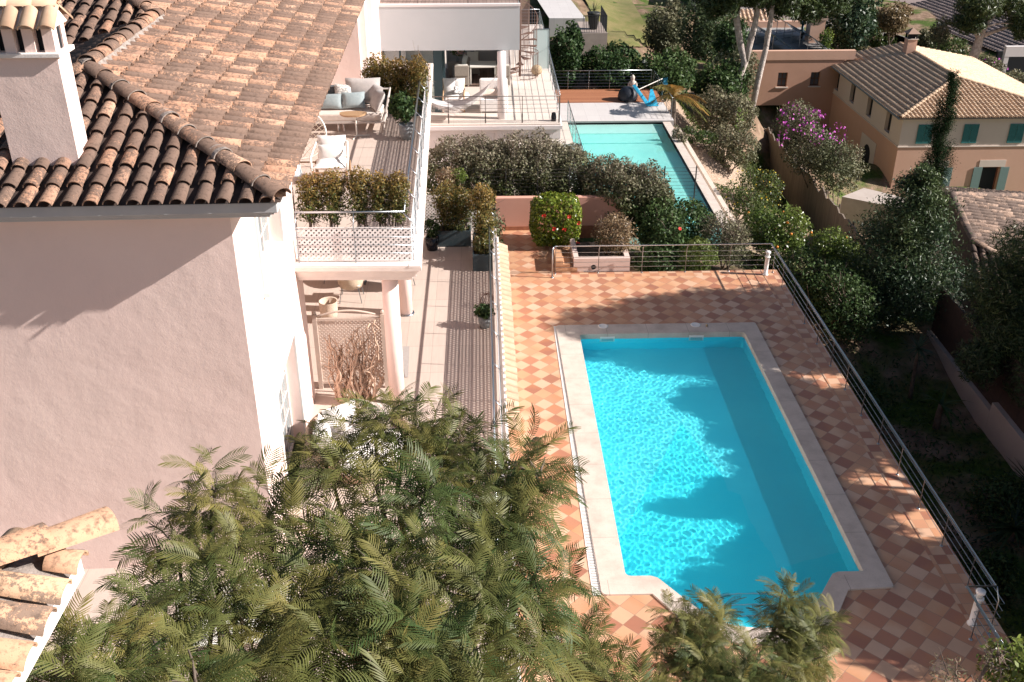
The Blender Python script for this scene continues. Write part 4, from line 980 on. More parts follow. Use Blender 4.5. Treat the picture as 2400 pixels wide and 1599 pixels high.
# --- trees and hedges behind the neighbour's pool
GB = 'trees and big shrubs behind the neighbouring pool'
BL = [('clipped dark hedge under the driveway, beyond the neighbouring terrace', 1262, 55, 1340, 190, 66, .2, L_dark, (0, .35), 5000),
      ('dark hedge in front of the lawn, middle of the row', 1330, 100, 1470, 190, 64, .2, L_dark, (0, .45), 6000),
      ('glossy sunlit hedge behind the street lamp by the neighbouring pool', 1450, 115, 1600, 215, 60, .2, L_dark, (.15, .8), 7000),
      ('broad dark glossy shrub right of the small palm', 1590, 140, 1720, 245, 58, .2, L_dark, (.1, .7), 6500),
      ('tall grey-green tree at the right edge of the lawn', 1480, 0, 1580, 125, 72, .22, L_grey, (0, .6), 6500),
      ('tall light green tree left of the twin pine trunks', 1555, -30, 1690, 140, 68, .2, leafmat('willow_leaves', (.05, .085, .04), (.11, .14, .06)), (.1, .8), 9000),
      ('rounded dark green tree between light tree and twin pine', 1640, 40, 1720, 130, 64, .2, L_dark, (0, .5), 4000),
      ('olive-brown scrubby tree behind the pine trunks', 1620, 110, 1745, 230, 60, .17, L_grey, (0, .5), 6000),
      ('dark fir-like tree behind the solar panels', 1880, -50, 2020, 110, 88, .3, L_conif, (0, .5), 8000),
      ('brownish rounded tree right of the dark fir-like tree', 2010, 5, 2095, 70, 92, .25, L_brown, (0, .35), 3500),
      ('small yellow-green tree beside the orange house chimney', 1880, 65, 1915, 110, 84, .2, L_citrus, (.3, .9), 900),
      ('little loose tree behind the orange house ridge', 2135, 40, 2185, 100, 86, .2, L_grey, (.2, .8), 1500)]
for i, (lb, x0, y0, x1, y1, Y, sz, m, tt, n) in enumerate(BL):
    w_ = x1 - x0; h_ = y1 - y0
    if y1 >= 110 and x0 < 1730: Y = min(Y, onground((x0 + x1) / 2, y1 - 4)[1] - .5)
    ee = [blob(x0, y0 + h_ * .15, x0 + w_ * .6, y1, Y), blob(x0 + w_ * .35, y0, x1, y1 - h_ * .1, Y + .8), blob(x0 + w_ * .2, y0 + h_ * .3, x1 - w_ * .1, y1 + h_ * .1, Y - .8)]
    c = np.mean([e[0] for e in ee], 0)
    if 'hedge' in lb or 'shrub' in lb: bush('hedge' if 'hedge' in lb else 'shrub', lb, 'hedge' if 'hedge' in lb else 'shrub', ee, n, sz, m, GB, .5, .5, 5, gb(c[0], c[1]), grad(*tt), .3, 30, seed=40 + i)
    else: tree('garden_tree', lb, 'tree', ee, n, sz, m, gb(c[0], c[1]), GB, grad(*tt), .16, 40, 40 + i)
# --- bougainvillea by the reed fence
bo = bush('bougainvillea', 'big rambling bougainvillea with purple bracts in front of the orange house wall', 'shrub', [blob(1785, 240, 1880, 330, 52, 1.6), blob(1800, 290, 1930, 400, 51, 1.6), blob(1860, 330, 1985, 440, 50, 1.5)], 12000, .14, L_grey, None, .5, .45, 7, gb(19.5, 51), lambda p, h: .25 + .4 * np.sin(p[:, 0] * 2), .3, 120, seed=9)
g_ = np.random.default_rng(3); pf, df, kf = in_ells([blob(1792, 240, 1850, 300, 50.9, 1.0), blob(1850, 250, 1895, 330, 50.2, .9), blob(1783, 300, 1810, 335, 50.2, .5), blob(1905, 285, 1945, 330, 49.6, .6)], 260, .8, g_)
v, f = leafquads(pf, df, .13, .8, g=g_); mesh('bracts', v, f, M_purple, bo, kind='stuff')
# --- conifers
def conifer(label, base, top, R0, n, seed, m=L_conif, name='conifer', group=None, droop=.25, sz=.16, tint=(.1, .8), trunk=.14, power=.8):
    g = np.random.default_rng(seed); t = thing(name, label, 'tree', base, group); base = np.array(base, float); top = np.array(top, float); H_ = top - base; Hh = np.linalg.norm(H_)
    mb = MB(); mb.tube([base, base + H_ * .5, top], [trunk, trunk * .6, .02], 8)
    P_l = []; D_l = []; nb = 120
    for i in range(nb):
        s = .06 + .93 * (i + g.random()) / nb; r = R0 * (1 - s) ** power * g.uniform(.7, 1.08) + .06; a = g.uniform(0, 6.283)
        d = np.array([math.cos(a), math.sin(a), 0]); o = base + H_ * s; e = o + d * r + np.array([0, 0, (.35 - droop) * r])
        mb.tube([o, (o + e) / 2 + [0, 0, .06 * r], e], [.03 * (1 - s) + .012, .015, .005], 4, False)
        k = int(n / nb * (.35 + 1.3 * (1 - s))); q = g.random(k) ** .6; pp = o + (e - o) * q[:, None] + g.normal(size=(k, 3)) * (.05 + .16 * r * np.sqrt(q))[:, None]
        P_l.append(pp); D_l.append(np.tile(d, (k, 1)))
    mb.build('trunk', M_bark, t)
    p = np.concatenate(P_l); d = np.concatenate(D_l); v, f = leafquads(p, d, sz, .28, .2, g=g)
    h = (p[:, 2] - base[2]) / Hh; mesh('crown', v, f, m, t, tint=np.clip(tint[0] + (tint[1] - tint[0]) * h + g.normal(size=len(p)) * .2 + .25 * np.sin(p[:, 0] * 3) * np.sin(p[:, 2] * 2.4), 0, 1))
    return t
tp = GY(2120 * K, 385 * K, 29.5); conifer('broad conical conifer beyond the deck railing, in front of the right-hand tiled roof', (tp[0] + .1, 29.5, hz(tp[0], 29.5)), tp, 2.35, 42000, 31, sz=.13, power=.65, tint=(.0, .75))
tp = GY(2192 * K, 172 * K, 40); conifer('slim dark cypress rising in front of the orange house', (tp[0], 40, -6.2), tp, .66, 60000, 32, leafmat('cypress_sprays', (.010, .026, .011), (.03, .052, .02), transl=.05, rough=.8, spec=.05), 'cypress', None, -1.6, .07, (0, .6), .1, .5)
# --- the big shade trees along the right of the garden (partly or wholly right of the picture)
GP = 'dark pines along the right side of the garden'
def pine(label, base, ells, n, seed, sz=.17, rt=.16, m=L_needle, group=GP, aspect=.16, tint=grad(.0, .6)):
    g = np.random.default_rng(seed); t = thing('pine_tree', label, 'tree', base, group); base = np.array(base, float)
    p, d, k = in_ells(ells, n, .25, g); v, f = leafquads(p, d, sz, aspect, .5, g=g); h = (p[:, 2] - p[:, 2].min()) / np.ptp(p[:, 2])
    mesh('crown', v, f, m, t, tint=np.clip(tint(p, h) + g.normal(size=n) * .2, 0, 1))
    mb = MB(); top = np.mean([e[0] for e in ells], 0); mx = max(ells, key=lambda e: e[0][2])[0]; path = limb_path(base, mx, g, .05, 6); mb.tube(path, np.linspace(rt, .03, 7), 9)
    for e in ells:
        s = path[R.choice((3, 4, 5))]; mb.tube(limb_path(s, e[0], g, .12, 4), np.linspace(rt * .4, .015, 5), 6)
    mb.build('trunk', M_bark, t, True); return t
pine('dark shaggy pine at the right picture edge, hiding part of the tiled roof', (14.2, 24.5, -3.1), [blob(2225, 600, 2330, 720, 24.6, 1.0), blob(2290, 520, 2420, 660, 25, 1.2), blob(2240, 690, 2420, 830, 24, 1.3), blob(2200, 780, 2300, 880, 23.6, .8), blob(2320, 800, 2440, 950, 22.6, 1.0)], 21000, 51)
# tall neighbours to the right whose shade falls over the deck, pool and garden
def shade(label, x, y, ells, n, seed, sz=.2):
    pine(label, (x, y, hz(x, y)), [(np.array([x + a, y + b, z]), r) for a, b, z, r in ells], n, seed, sz=sz, rt=.2, aspect=.30)
shade('tall pine right of the deck whose shade reaches the far end of the pool', 16.4, 22.7, [(-.4, -.1, 7.6, (1.1, 1.2, .7)), (.2, .9, 6.8, (1.3, 1.1, .8)), (.3, -.9, 6.5, (1.3, 1.0, .8)), (0, 0, 6.3, (1.2, 1.3, .8)), (-.2, 1.6, 5.6, (1.3, 1.1, .8)), (.3, -1.2, 5.4, (1.4, 1.1, .8)), (0, .3, 5.2, (1.5, 1.4, .8)), (.2, 2.0, 4.5, (1.4, 1.2, .7)), (.2, -.8, 4.3, (1.5, 1.3, .7)), (0, .6, 3.5, (1.6, 2.0, .8)), (0, .4, 2.2, (1.5, 1.5, .8))], 46000, 61, .23)
shade('tall pine right of the deck whose shade crosses the middle of the pool', 16.2, 17.5, [(0, 2.2, 5.7, (1.0, .9, .6)), (0, .9, 5.45, (1.0, .9, .5)), (.2, -.4, 5.4, (1.0, .9, .5)), (-.2, -1.6, 5.75, (1.0, .85, .5)), (.3, .5, 4.9, (1.2, 1.1, .6)), (-.2, 1.4, 4.5, (1.2, 1.1, .6)), (.3, .9, 3.9, (1.2, 1.3, .7)), (-.3, -.1, 3.2, (1.3, 1.5, .8)), (.4, 0, 2.0, (1.4, 1.4, .9))], 40000, 62, .23)
shade('slim pine whose narrow shade bars the near half of the pool', 17.4, 15.2, [(0, 0, 7.4, (.7, .34, .45)), (.1, .1, 6.6, (.9, .38, .6)), (0, 0, 5.9, (.9, .5, .5)), (-.9, -.7, 5.75, (1.0, .8, .45)), (-.6, -.2, 3.6, (1.0, .6, .5))], 12000, 65)
shade('tall pine near the corner of the deck whose shade darkens the step bay', 15.6, 12.3, [(-.2, .5, 5.9, (1.0, 1.1, .6)), (0, 1.5, 5.55, (1.0, .9, .5)), (.2, -.5, 5.2, (1.1, 1.3, .7)), (0, .9, 4.8, (1.1, 1.2, .7)), (.2, 0, 4.2, (1.3, 1.8, .7)), (-.2, .9, 3.4, (1.3, 1.5, .8)), (.4, -.3, 2.0, (1.4, 1.7, .9))], 34000, 63, .23)
shade('pine standing between house roof and garden on the right', 19.0, 27.2, [(0, -2.5, 2.4, (1.2, 1.2, 1.0)), (.3, -2.6, 1.4, (1.5, 1.5, 1.0))], 9000, 64)
for i, (y, z) in enumerate(((26.0, -.6), (23.5, .0), (20.3, .6), (17.0, .4), (13.8, .5), (10.5, .4), (7.2, .6))):
    tree('garden_tree', ('dense broad tree right of the boundary wall, farthest of the row', 'dense broad tree right of the boundary wall, beside the tiled house', 'dense broad tree opposite the middle of the pool', 'dense broad tree opposite the near half of the pool', 'dense broad tree opposite the step bay', 'dense broad tree right of the yuccas', 'dense broad tree nearest the bottom right corner')[i], 'tree',
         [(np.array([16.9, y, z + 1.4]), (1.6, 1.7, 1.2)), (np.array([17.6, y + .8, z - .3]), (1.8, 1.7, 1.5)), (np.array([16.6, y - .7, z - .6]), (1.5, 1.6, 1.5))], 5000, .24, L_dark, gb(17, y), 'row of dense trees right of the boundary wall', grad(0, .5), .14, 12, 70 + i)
# ================================================================== NEIGHBOURING WHITE HOUSE
N3, N4 = 2.0, -.6
M_nw = plaster('white_house_render', (.66, .62, .62), (.70, .66, .65), .12)
M_ng = plaster('pale_grey_render', (.43, .46, .48), (.48, .505, .525), .12)
M_nfl = floormat('cream_terrace_tiles', (.60, .53, .47), (.66, .58, .52), 1.0, 1.4)
M_grey = floormat('grey_pool_tiles', (.54, .51, .50), (.60, .57, .555), .62, .92)
M_teal = mat('dark_blue_frames', (.035, .07, .085), None, .35)
M_bar = mat('dark_rail_metal', (.16, .14, .13), None, .45, metal=.6)
def clearglass():
    m, ns, ls, b = nodes('clear_glass'); ns.remove(b)
    t = N(ns, 'ShaderNodeBsdfTransparent'); t.inputs[0].default_value = (.86, .90, .90, 1); g = N(ns, 'ShaderNodeBsdfGlossy'); g.inputs['Roughness'].default_value = .02
    mx = N(ns, 'ShaderNodeMixShader'); mx.inputs[0].default_value = .08; ls.new(t.outputs[0], mx.inputs[1]); ls.new(g.outputs[0], mx.inputs[2]); ls.new(mx.outputs[0], ns['Material Output'].inputs[0]); return m
M_clear = clearglass()
M_frost = mat('frosted_glass', (.55, .64, .64), None, .25)
nh = thing('modern_house', 'modern white house with flat roof, deep grey fascia and open covered terrace', 'house', (0, 42, N3))
mb = MB(); mb.prism([(-6, 36.8), (2.96, 36.8), (3.02, 41), (3.12, 49.5), (3.3, 55), (-6, 55)], N3 - .06, N3); mb.build('terrace_floor', M_nfl, nh)
mb = MB(); mb.prism([(-6, 36.74), (3.02, 36.74), (3.08, 41), (3.18, 49.5), (3.36, 55.05), (-6, 55.05)], N3 - .20, N3 - .061); mb.box(.60, 2.96, 36.9, 37.2, N3 - .62, N3 - .2); mb.box(-6, .60, 36.95, 37.3, -.7, N3 - .2); mb.build('terrace_slab', M_nw, nh)
mb = MB(); mb.box(-4.1, 1.47, 37.8, 46.0, 4.47, 6.02); mb.build('fascia', M_ng, nh)
mb = MB(); mb.box(-4.12, 1.49, 37.78, 37.98, 6.02, 6.10); mb.build('fascia_cap', M_nw, nh)
def deckwood(name, c, c2, s=.14, axis=0):
    m, ns, ls, b = nodes(name); p = pos(ns); sp = N(ns, 'ShaderNodeSeparateXYZ'); ls.new(p, sp.inputs[0]); u = mth(ns, ls, 'MULTIPLY', sp.outputs[axis], 1 / s)
    wn = N(ns, 'ShaderNodeTexWhiteNoise', noise_dimensions='1D'); ls.new(mth(ns, ls, 'FLOOR', u), wn.inputs['W'])
    mp = N(ns, 'ShaderNodeMapping'); mp.inputs['Scale'].default_value = (12, 1, 1) if axis == 0 else (1, 12, 1); ls.new(p, mp.inputs[0])
    f = mth(ns, ls, 'ADD', mth(ns, ls, 'MULTIPLY', wn.outputs['Value'], .4), mth(ns, ls, 'MULTIPLY', noise(ns, ls, mp.outputs[0], 1.2, 4), .6))
    col = mixc(ns, ls, mth(ns, ls, 'LESS_THAN', mth(ns, ls, 'FRACT', u), .07), ramp(ns, ls, f, [(.3, c), (.7, c2)]), tuple(x * .3 for x in c)); ls.new(col, b.inputs['Base Color']); b.inputs['Roughness'].default_value = .7; return m
mb = MB(); mb.quad((-4, 38.0, 6.03), (1.45, 38.0, 6.03), (1.45, 50, 6.03), (-4, 50, 6.03)); mb.build('roof_deck', deckwood('grey_brown_decking', (.26, .18, .155), (.33, .24, .205)), nh)
def simple_rail(name, label, a, b, z, n, bars, H_=1.0, m=M_bar, group='metal railings of the modern house', r=.02, pr=.013, short=False):
    a, b = np.array(a, float), np.array(b, float); t = thing(name, label, 'railing', (*a, z), group)
    mb = MB(); mb.tube([(*a, z + H_), (*b, z + H_)], r, 6); mb.build('handrail', m, t, True)
    for h in bars: mb = MB(); mb.tube([(*a, z + h), (*b, z + h)], .007, 4); mb.build('bar', m, t)
    for i in range(n + 1):
        q = a + (b - a) * i / n; mb = MB(); mb.tube([(*q, z), (*q, z + H_ - .01)], pr, 6)
        if short: mb.box(q[0] - .022, q[0] + .022, q[1] - .012, q[1] + .012, z, z + .36)
        mb.build('post', m, t)
    return t
simple_rail('railing', 'thin dark railing along the front edge of the modern house terrace, below the hammock', (-3.9, 36.95), (2.90, 36.92), N3, 5, (.10, .40, .55, .70, .85), short=True)
simple_rail('railing', 'long metal railing along the side of the modern house terrace', (2.93, 37.05), (3.08, 53.6), N3, 11, (.2, .36, .52, .68, .84), m=M_steel)
simple_rail('railing', 'short railing closing the far end of the modern house terrace', (1.4, 53.7), (3.1, 53.7), N3, 3, (.2, .36, .52, .68, .84), m=M_steel)
simple_rail('railing', 'dark railing on the flat roof of the modern house', (-4.0, 38.06), (1.42, 38.06), 6.04, 3, (.12, .9), 1.0)
mb = MB(); mb.lathe((.80, 37.55, 0), [(.16, N3), (.16, 4.47)], 24); nc = mb.build('column', M_nw, nh, True)
for (x, y) in ((.72, 37.35), (2.5, 37.3)): mb = MB(); mb.lathe((x, y, 0), [(.17, N4), (.17, N3 - .2)], 18); mb.build('column', M_nw, nh, True)
# glazing of the living room
fr = MB(); 
for (x0, x1, y0, y1) in ((-1.74, -1.42, 38.46, 38.56), (-1.62, -1.50, 39.9, 40.0), (-1.62, -1.50, 41.2, 41.3), (-1.66, -1.44, 42.6, 42.72), (-4.3, -4.2, 38.46, 38.56), (-3.0, -2.93, 38.46, 38.56)): fr.box(x0, x1, y0, y1, N3, 4.36)
fr.box(-4.2, 1.2, 38.46, 38.56, 4.36, 4.47); fr.box(-1.62, -1.50, 38.56, 42.6, 4.36, 4.47); fr.build('window_frames', M_teal, nh)
gl = MB(); gl.box(-4.2, -1.74, 38.50, 38.52, N3 + .02, 4.36); gl.box(-1.57, -1.55, 38.58, 42.6, N3 + .02, 4.36); gl.build('glass_doors', M_clear, nh)
gl = MB(); gl.box(-1.44, 1.0, 45.5, 45.54, N3, 4.47); gl.build('back_window', mat('grey_back_glass', (.36, .37, .38), (.46, .46, .47), .15, .5), nh)
fr = MB()
for x in (-1.44, -.2, .96): fr.box(x - .03, x + .03, 45.42, 45.5, N3, 4.47)
fr.build('back_frames', M_nw, nh)
mb = MB(); mb.quad((-1.5, 42.2, N3 + .005), (1.0, 42.2, N3 + .005), (1.0, 45.5, N3 + .005), (-1.5, 45.5, N3 + .005)); mb.build('indoor_floor', deckwood('brown_floorboards', (.20, .13, .10), (.28, .19, .15)), nh)
mb = MB(); mb.box(-6, -1.6, 42.8, 43, N3, 4.47); mb.box(-6, -4.3, 38.4, 38.6, N3, 4.47); mb.box(.96, 1.2, 42.6, 46, N3, 4.47); mb.build('walls', M_nw, nh)
mb = MB(); mb.box(-6, 0, 43.4, 43.6, N4, N3 - .2); mb.box(.65, 1.1, 41, 43, N4, N3 - .2); mb.build('lower_walls', M_nw, nh)
# things on that terrace
M_wht = mat('white_lacquer_furniture', (.74, .72, .66), None, .4); M_taupe = mat('taupe_upholstery', (.30, .26, .225), (.34, .30, .26), .9, 20)
M_bam = mat('bamboo', (.48, .30, .16), (.36, .21, .11), .5, 15); M_fur = mat('white_fleece', (.82, .80, .78), (.74, .72, .71), .95, 14, bump=1, bs=40)
dt = thing('dining_table', 'white table inside the open room of the modern house', 'table', (.15, 42.9, N3))
mb = MB(); mb.box(-.42, .68, 42.55, 43.55, N3 + .70, N3 + .76); mb.build('tabletop', M_wht, dt, bevel=.008)
for x in (-.38, .64):
    for y in (42.59, 43.5): mb = MB(); mb.box(x - .025, x + .025, y - .025, y + .025, N3, N3 + .7); mb.build('leg', M_wht, dt)
def boxchair(x, y, rz, label):
    t = thing('armchair', label, 'chair', (x, y, N3), 'taupe box chairs in the modern house', rz)
    mb = MB(); mb.box(-.30, .30, -.30, .30, .06, .44); mb.build('seat', M_taupe, t, local=True, bevel=.02)
    mb = MB(); mb.box(-.30, .30, .22, .32, .44, .86); mb.build('backrest', M_taupe, t, local=True, bevel=.02)
    mb = MB(); mb.pillow((0, .17, .68), .5, .5, .12, (1.3, 0, 0)); mb.build('cushion', M_wht, t, True, local=True)
    for sx in (-.26, .26):
        for sy in (-.26, .26): mb = MB(); mb.box(sx - .02, sx + .02, sy - .02, sy + .02, 0, .06); mb.build('leg', M_wht, t, local=True)
boxchair(-.75, 42.55, math.pi, 'taupe box chair at the left front of the white table'); boxchair(.95, 42.5, math.pi, 'taupe box chair at the right front of the white table, behind the column')
boxchair(-.80, 43.9, -1.2, 'taupe box chair far left of the white table beside the flowers'); boxchair(-.3, 44.4, 0, 'taupe box chair behind the white table against the back window')
fv = thing('flower_vase', 'vase of pink lilies on a low sideboard beside the white table', 'vase', (-.95, 44.3, N3))
mb = MB(); mb.box(-1.35, -.5, 44.1, 44.5, N3, N3 + .55); mb.build('sideboard', M_taupe, fv); mb = MB(); mb.lathe((-.95, 44.3, N3 + .55), [(.05, 0), (.08, .1), (.05, .25), (.06, .28)], 12); mb.build('vase', M_clear, fv, True)
p, d, _ = in_ells([(np.array([-.95, 44.3, N3 + 1.0]), (.32, .25, .22))], 120, .3); v, f = leafquads(p[:80], d[:80], .13, .5); mesh('leaves', v, f, L_citrus, fv, tint=np.full(80, .4)); v, f = leafquads(p[80:], d[80:], .17, .7); mesh('blooms', v, f, mat('pink_petals', (.75, .35, .33), (.8, .6, .55), .6, 9), fv)
pt = thing('floor_bowl', 'round black bowl on the floor near the dark blue door frames', 'bowl', (-1.25, 42.55, N3)); mb = MB(); mb.lathe((-1.2, 42.6, N3), [(.10, 0), (.24, .08), (.27, .17), (.20, .25), (.15, .22)], 18); mb.build('bowl', M_dark, pt, True)
# lounge chair with fleece
lc = thing('lounge_chair', 'bamboo lounge chair covered with white fleece behind the hammock', 'chair', (-1.0, 38.9, N3))
mb = MB()
for x in (-1.42, -.62):
    mb.tube([(x, 38.42, N3), (x, 38.42, N3 + .62)], .028, 6); mb.tube([(x, 39.3, N3), (x, 39.45, N3 + 1.0)], .028, 6); mb.tube([(x, 38.4, N3 + .60), (x, 39.4, N3 + .66)], .03, 6); mb.tube([(x, 38.42, N3 + .28), (x, 39.35, N3 + .22)], .024, 6)
for z, y in ((.60, 38.42), (.28, 38.42), (.10, 38.42), (1.0, 39.45), (.8, 39.43), (.3, 39.33)): mb.tube([(-1.46, y, N3 + z), (-.58, y, N3 + z)], .024, 6)
mb.build('frame', M_bam, lc, True)
mb = MB(); mb.pillow((-1.02, 38.85, N3 + .40), .85, .95, .34); mb.pillow((-1.16, 39.25, N3 + .78), .52, .66, .30, (1.25, 0, .1)); mb.pillow((-.86, 39.28, N3 + .76), .52, .66, .30, (1.25, 0, -.1)); mb.pillow((-.60, 38.9, N3 + .48), .40, .85, .26); mb.build('fleece', M_fur, lc, True)
mb = MB(); mb.pillow((-.84, 38.95, N3 + .72), .46, .30, .16, (1.0, .3, .7)); mb.build('patterned_cushion', mat('grey_batik', (.10, .10, .11), (.66, .64, .62), .9, 16, lo=.42, hi=.55), lc, True)
wa = thing('armchair', 'big white upholstered armchair half hidden behind the terrace column', 'chair', (.55, 38.6, N3))
mb = MB(); mb.box(-.02, 1.05, 38.25, 39.2, N3 + .05, N3 + .52); mb.build('base', M_fur, wa, bevel=.05); mb = MB(); mb.box(.80, 1.05, 38.25, 39.3, N3 + .52, N3 + .95); mb.box(-.02, 1.05, 39.05, 39.3, N3 + .52, N3 + 1.1); mb.build('backrest', M_fur, wa, bevel=.06)
mb = MB(); mb.pillow((.38, 38.75, N3 + .66), .75, .55, .26); mb.build('cushion', mat('peach_linen', (.62, .50, .42), (.68, .56, .48), .9, 12), wa, True)
for x in (.02, 1.0): mb = MB(); mb.box(x, x + .03, 38.27, 38.3, N3, N3 + .06); mb.build('leg', M_wht, wa)
# hammock
hm = thing('hammock', 'white macrame hammock with a fringe slung across the modern house terrace', 'hammock', (-1.2, 37.4, N3))
mb = MB(); xs = np.linspace(0, 1, 25); A0 = np.array([-2.15, 37.25, N3 + 1.02]); A1 = np.array([.35, 37.5, N3 + 1.30])
rows = []
for s in xs:
    c = A0 + (A1 - A0) * s; sag = .80 * (1 - (2 * s - 1) ** 2) ** .9; wd = .05 + .36 * math.sin(math.pi * s) ** .6
    rows.append([c + [0, wd * u, -sag * (1 - .32 * u * u)] for u in np.linspace(-1, 1, 7)])
V = np.array(rows).reshape(-1, 3); mb.add(V, [(i * 7 + j, i * 7 + j + 1, (i + 1) * 7 + j + 1, (i + 1) * 7 + j) for i in range(24) for j in range(6)]); o = mb.build('cloth', mat('white_cotton', (.50, .49, .49), (.42, .41, .41), .95, 30), hm, True)
so_ = o.modifiers.new('thick', 'SOLIDIFY'); so_.thickness = .012
mb = MB()
for i in range(2, 23):
    q = rows[i][0]; nx_ = rows[i + 1 if i < 23 else i][0]; ln = .17 + .20 * math.exp(-((xs[i] - .46) / .14) ** 2)
    for k in range(3):
        a = q + (nx_ - q) * k / 3; mb.tube([a, a + [R.uniform(-.015, .015), -.01, -ln * R.uniform(.8, 1)]], [.010, .004], 4, False)
mb.build('fringe', M_fur, hm)
mb = MB(); mb.tube([rows[0][3], rows[0][3] + np.array([-.35, 0, .12])], .012, 5); mb.tube([rows[-1][3], (.72, 37.52, N3 + 1.75)], .012, 5); mb.build('ropes', M_fur, hm)
# spiral stair
ss_ = thing('spiral_staircase', 'rust-brown iron spiral staircase rising to the flat roof of the modern house', 'staircase', (1.72, 43.9, N3))
M_rust = mat('rusty_iron', (.16, .09, .07), (.11, .065, .05), .7, 8)
sx, sy, sr = 1.72, 43.95, .72
mb = MB(); mb.tube([(sx, sy, N3), (sx, sy, 7.2)], .055, 10); mb.build('pole', M_rust, ss_, True)
for i in range(18):
    a0 = math.radians(200 + i * 27); a1 = a0 + math.radians(27); z = N3 + .22 * (i + 1)
    mb = MB(); mb.prism([(sx + .05 * math.cos(a0), sy + .05 * math.sin(a0)), (sx + sr * math.cos(a0), sy + sr * math.sin(a0)), (sx + sr * math.cos(a1), sy + sr * math.sin(a1)), (sx + .05 * math.cos(a1), sy + .05 * math.sin(a1))], z - .03, z); mb.build('tread', M_rust, ss_)
mb = MB(); mb.tube([(sx + (sr + .02) * math.cos(math.radians(200 + t * 27)), sy + (sr + .02) * math.sin(math.radians(200 + t * 27)), N3 + .22 * t + 1.1) for t in np.linspace(0, 18, 60)], .02, 5)
for t in np.arange(0, 18.1, .5): 
    a = math.radians(200 + t * 27); mb.tube([(sx + sr * math.cos(a), sy + sr * math.sin(a), N3 + .22 * t), (sx + sr * math.cos(a), sy + sr * math.sin(a), N3 + .22 * t + 1.1)], .008, 4, False)
mb.build('balustrade', M_rust, ss_); mb = MB()
for z in (N3 + .05, N3 + 1.05): mb.tube([(sx + .78 * math.cos(t), sy + .78 * math.sin(t), z) for t in np.linspace(-1.6, 2.4, 24)], .014, 5)
for t in np.linspace(-1.6, 2.4, 17): mb.tube([(sx + .78 * math.cos(t), sy + .78 * math.sin(t), N3), (sx + .78 * math.cos(t), sy + .78 * math.sin(t), N3 + 1.05)], .007, 4, False)
mb.build('cage', M_rust, ss_)
mb = MB()
for k in range(12): mb.tube([(1.56 + .035 * k, 39.4 + .1 * k, N3 + 2.0), (1.56 + .035 * k, 39.4 + .1 * k, 7.4)], .008, 4, False)
mb.build('rod_screen', M_rust, ss_)
wsn = thing('wind_screen', 'frosted glass wind screen panel beside the spiral staircase', 'screen', (2.75, 44.6, N3)); mb = MB(); mb.box(2.36, 3.02, 45.0, 45.03, N3 + .06, N3 + 1.75); mb.build('pane', M_frost, wsn); mb = MB(); mb.box(2.33, 2.36, 44.99, 45.04, N3, N3 + 1.78); mb.box(3.02, 3.05, 44.99, 45.04, N3, N3 + 1.78); mb.box(2.33, 3.05, 44.99, 45.04, N3 + 1.75, N3 + 1.78); mb.build('frame', M_steel, wsn)
bg_ = thing('woven_ball', 'woven straw ball on the floor beside the frosted screen', 'ball', (2.45, 44.1, N3)); mb = MB(); mb.lathe((2.45, 44.1, N3), [(.05, 0), (.22, .10), (.25, .22), (.20, .36), (.08, .44)], 14); mb.build('ball', mat('straw', (.46, .36, .24), (.34, .25, .16), .9, 30, bump=1, bs=60), bg_, True)
spk = thing('outdoor_speaker', 'small dark speaker in the front corner of the modern house terrace', 'speaker', (2.72, 37.15, N3)); mb = MB(); mb.lathe((2.72, 37.15, N3), [(.09, 0), (.10, .15), (.08, .3), (.03, .33)], 12); mb.build('body', M_dark, spk, True)
# --- lower level and infinity pool
mb = MB(); mb.prism([(-4.2, 33.6), (4.0, 33.6), (4.0, 46.1), (-4.2, 46.1)], N4 - .2, N4); mb.build('lower_terrace', M_nfl, kind='structure')
npool = thing('infinity_pool', 'turquoise infinity pool of the modern house with pale edge and overflow channel', 'swimming pool', (6.2, 40, N4))
NX0, NX1, NY0, NY1 = 4.05, 8.42, 33.0, 46.0
M_nb = basinmat('turquoise_lining', (.34, .78, .74), (.40, .82, .78)); M_nb2 = M_nb
mb = MB(); mb.quad((NX0, NY0, -1.08), (NX1, NY0, -1.08), (NX1, NY1, -1.08), (NX0, NY1, -1.08)); mb.quad((NX0, NY1, -1.08), (NX1, NY1, -1.08), (NX1, NY1, N4 - .08), (NX0, NY1, N4 - .08)); mb.quad((NX1, NY1, -1.08), (NX1, NY0, -1.08), (NX1, NY0, N4 - .08), (NX1, NY1, N4 - .08)); mb.quad((NX0, NY0, -2.0), (NX0, NY1, -2.0), (NX0, NY1, N4 - .08), (NX0, NY0, N4 - .08)); mb.quad((NX1, NY0, -2.0), (NX0, NY0, -2.0), (NX0, NY0, N4 - .08), (NX1, NY0, N4 - .08)); mb.build('basin', M_nb, npool)
mb = MB(); mb.box(NX0, NX1 - .45, 44.6, 45.99, -1.07, -.86); mb.build('step', mat('pale_pool_step', (.55, .80, .76), None, .5), npool)
mb = MB(); mb.box(NX0, NX1 - .45, 43.3, 44.6, -1.07, -.97); mb.build('bench', M_nb, npool)
mb = MB(); mb.box(NX1, NX1 + .36, NY0, 46.0, -2.6, N4 - .06); mb.build('overflow_edge', M_stone, npool, bevel=.01)
mb = MB(); mb.box(NX1 + .36, NX1 + .56, NY0, 46.0, -2.8, N4 - .42); mb.build('channel', M_frost, npool)
mb = MB(); mb.box(NX1 + .56, NX1 + .74, NY0, 45.6, -2.9, N4 - .22); mb.build('channel_wall', mat('cream_wall', (.66, .56, .48), (.60, .50, .42), .8, 4), npool)
W2 = water_grid(NX0, NX1 + .1, NY0, NY1, .06, N4 - .12, lambda x, y: ripples(x, y, 8, .0025, ((1.0, .9, 4), (.45, .5, 6), (.25, .2, 6))), 'neighbour_pool_water', watermat('clear_water_turquoise', (.93, 1, .99)))
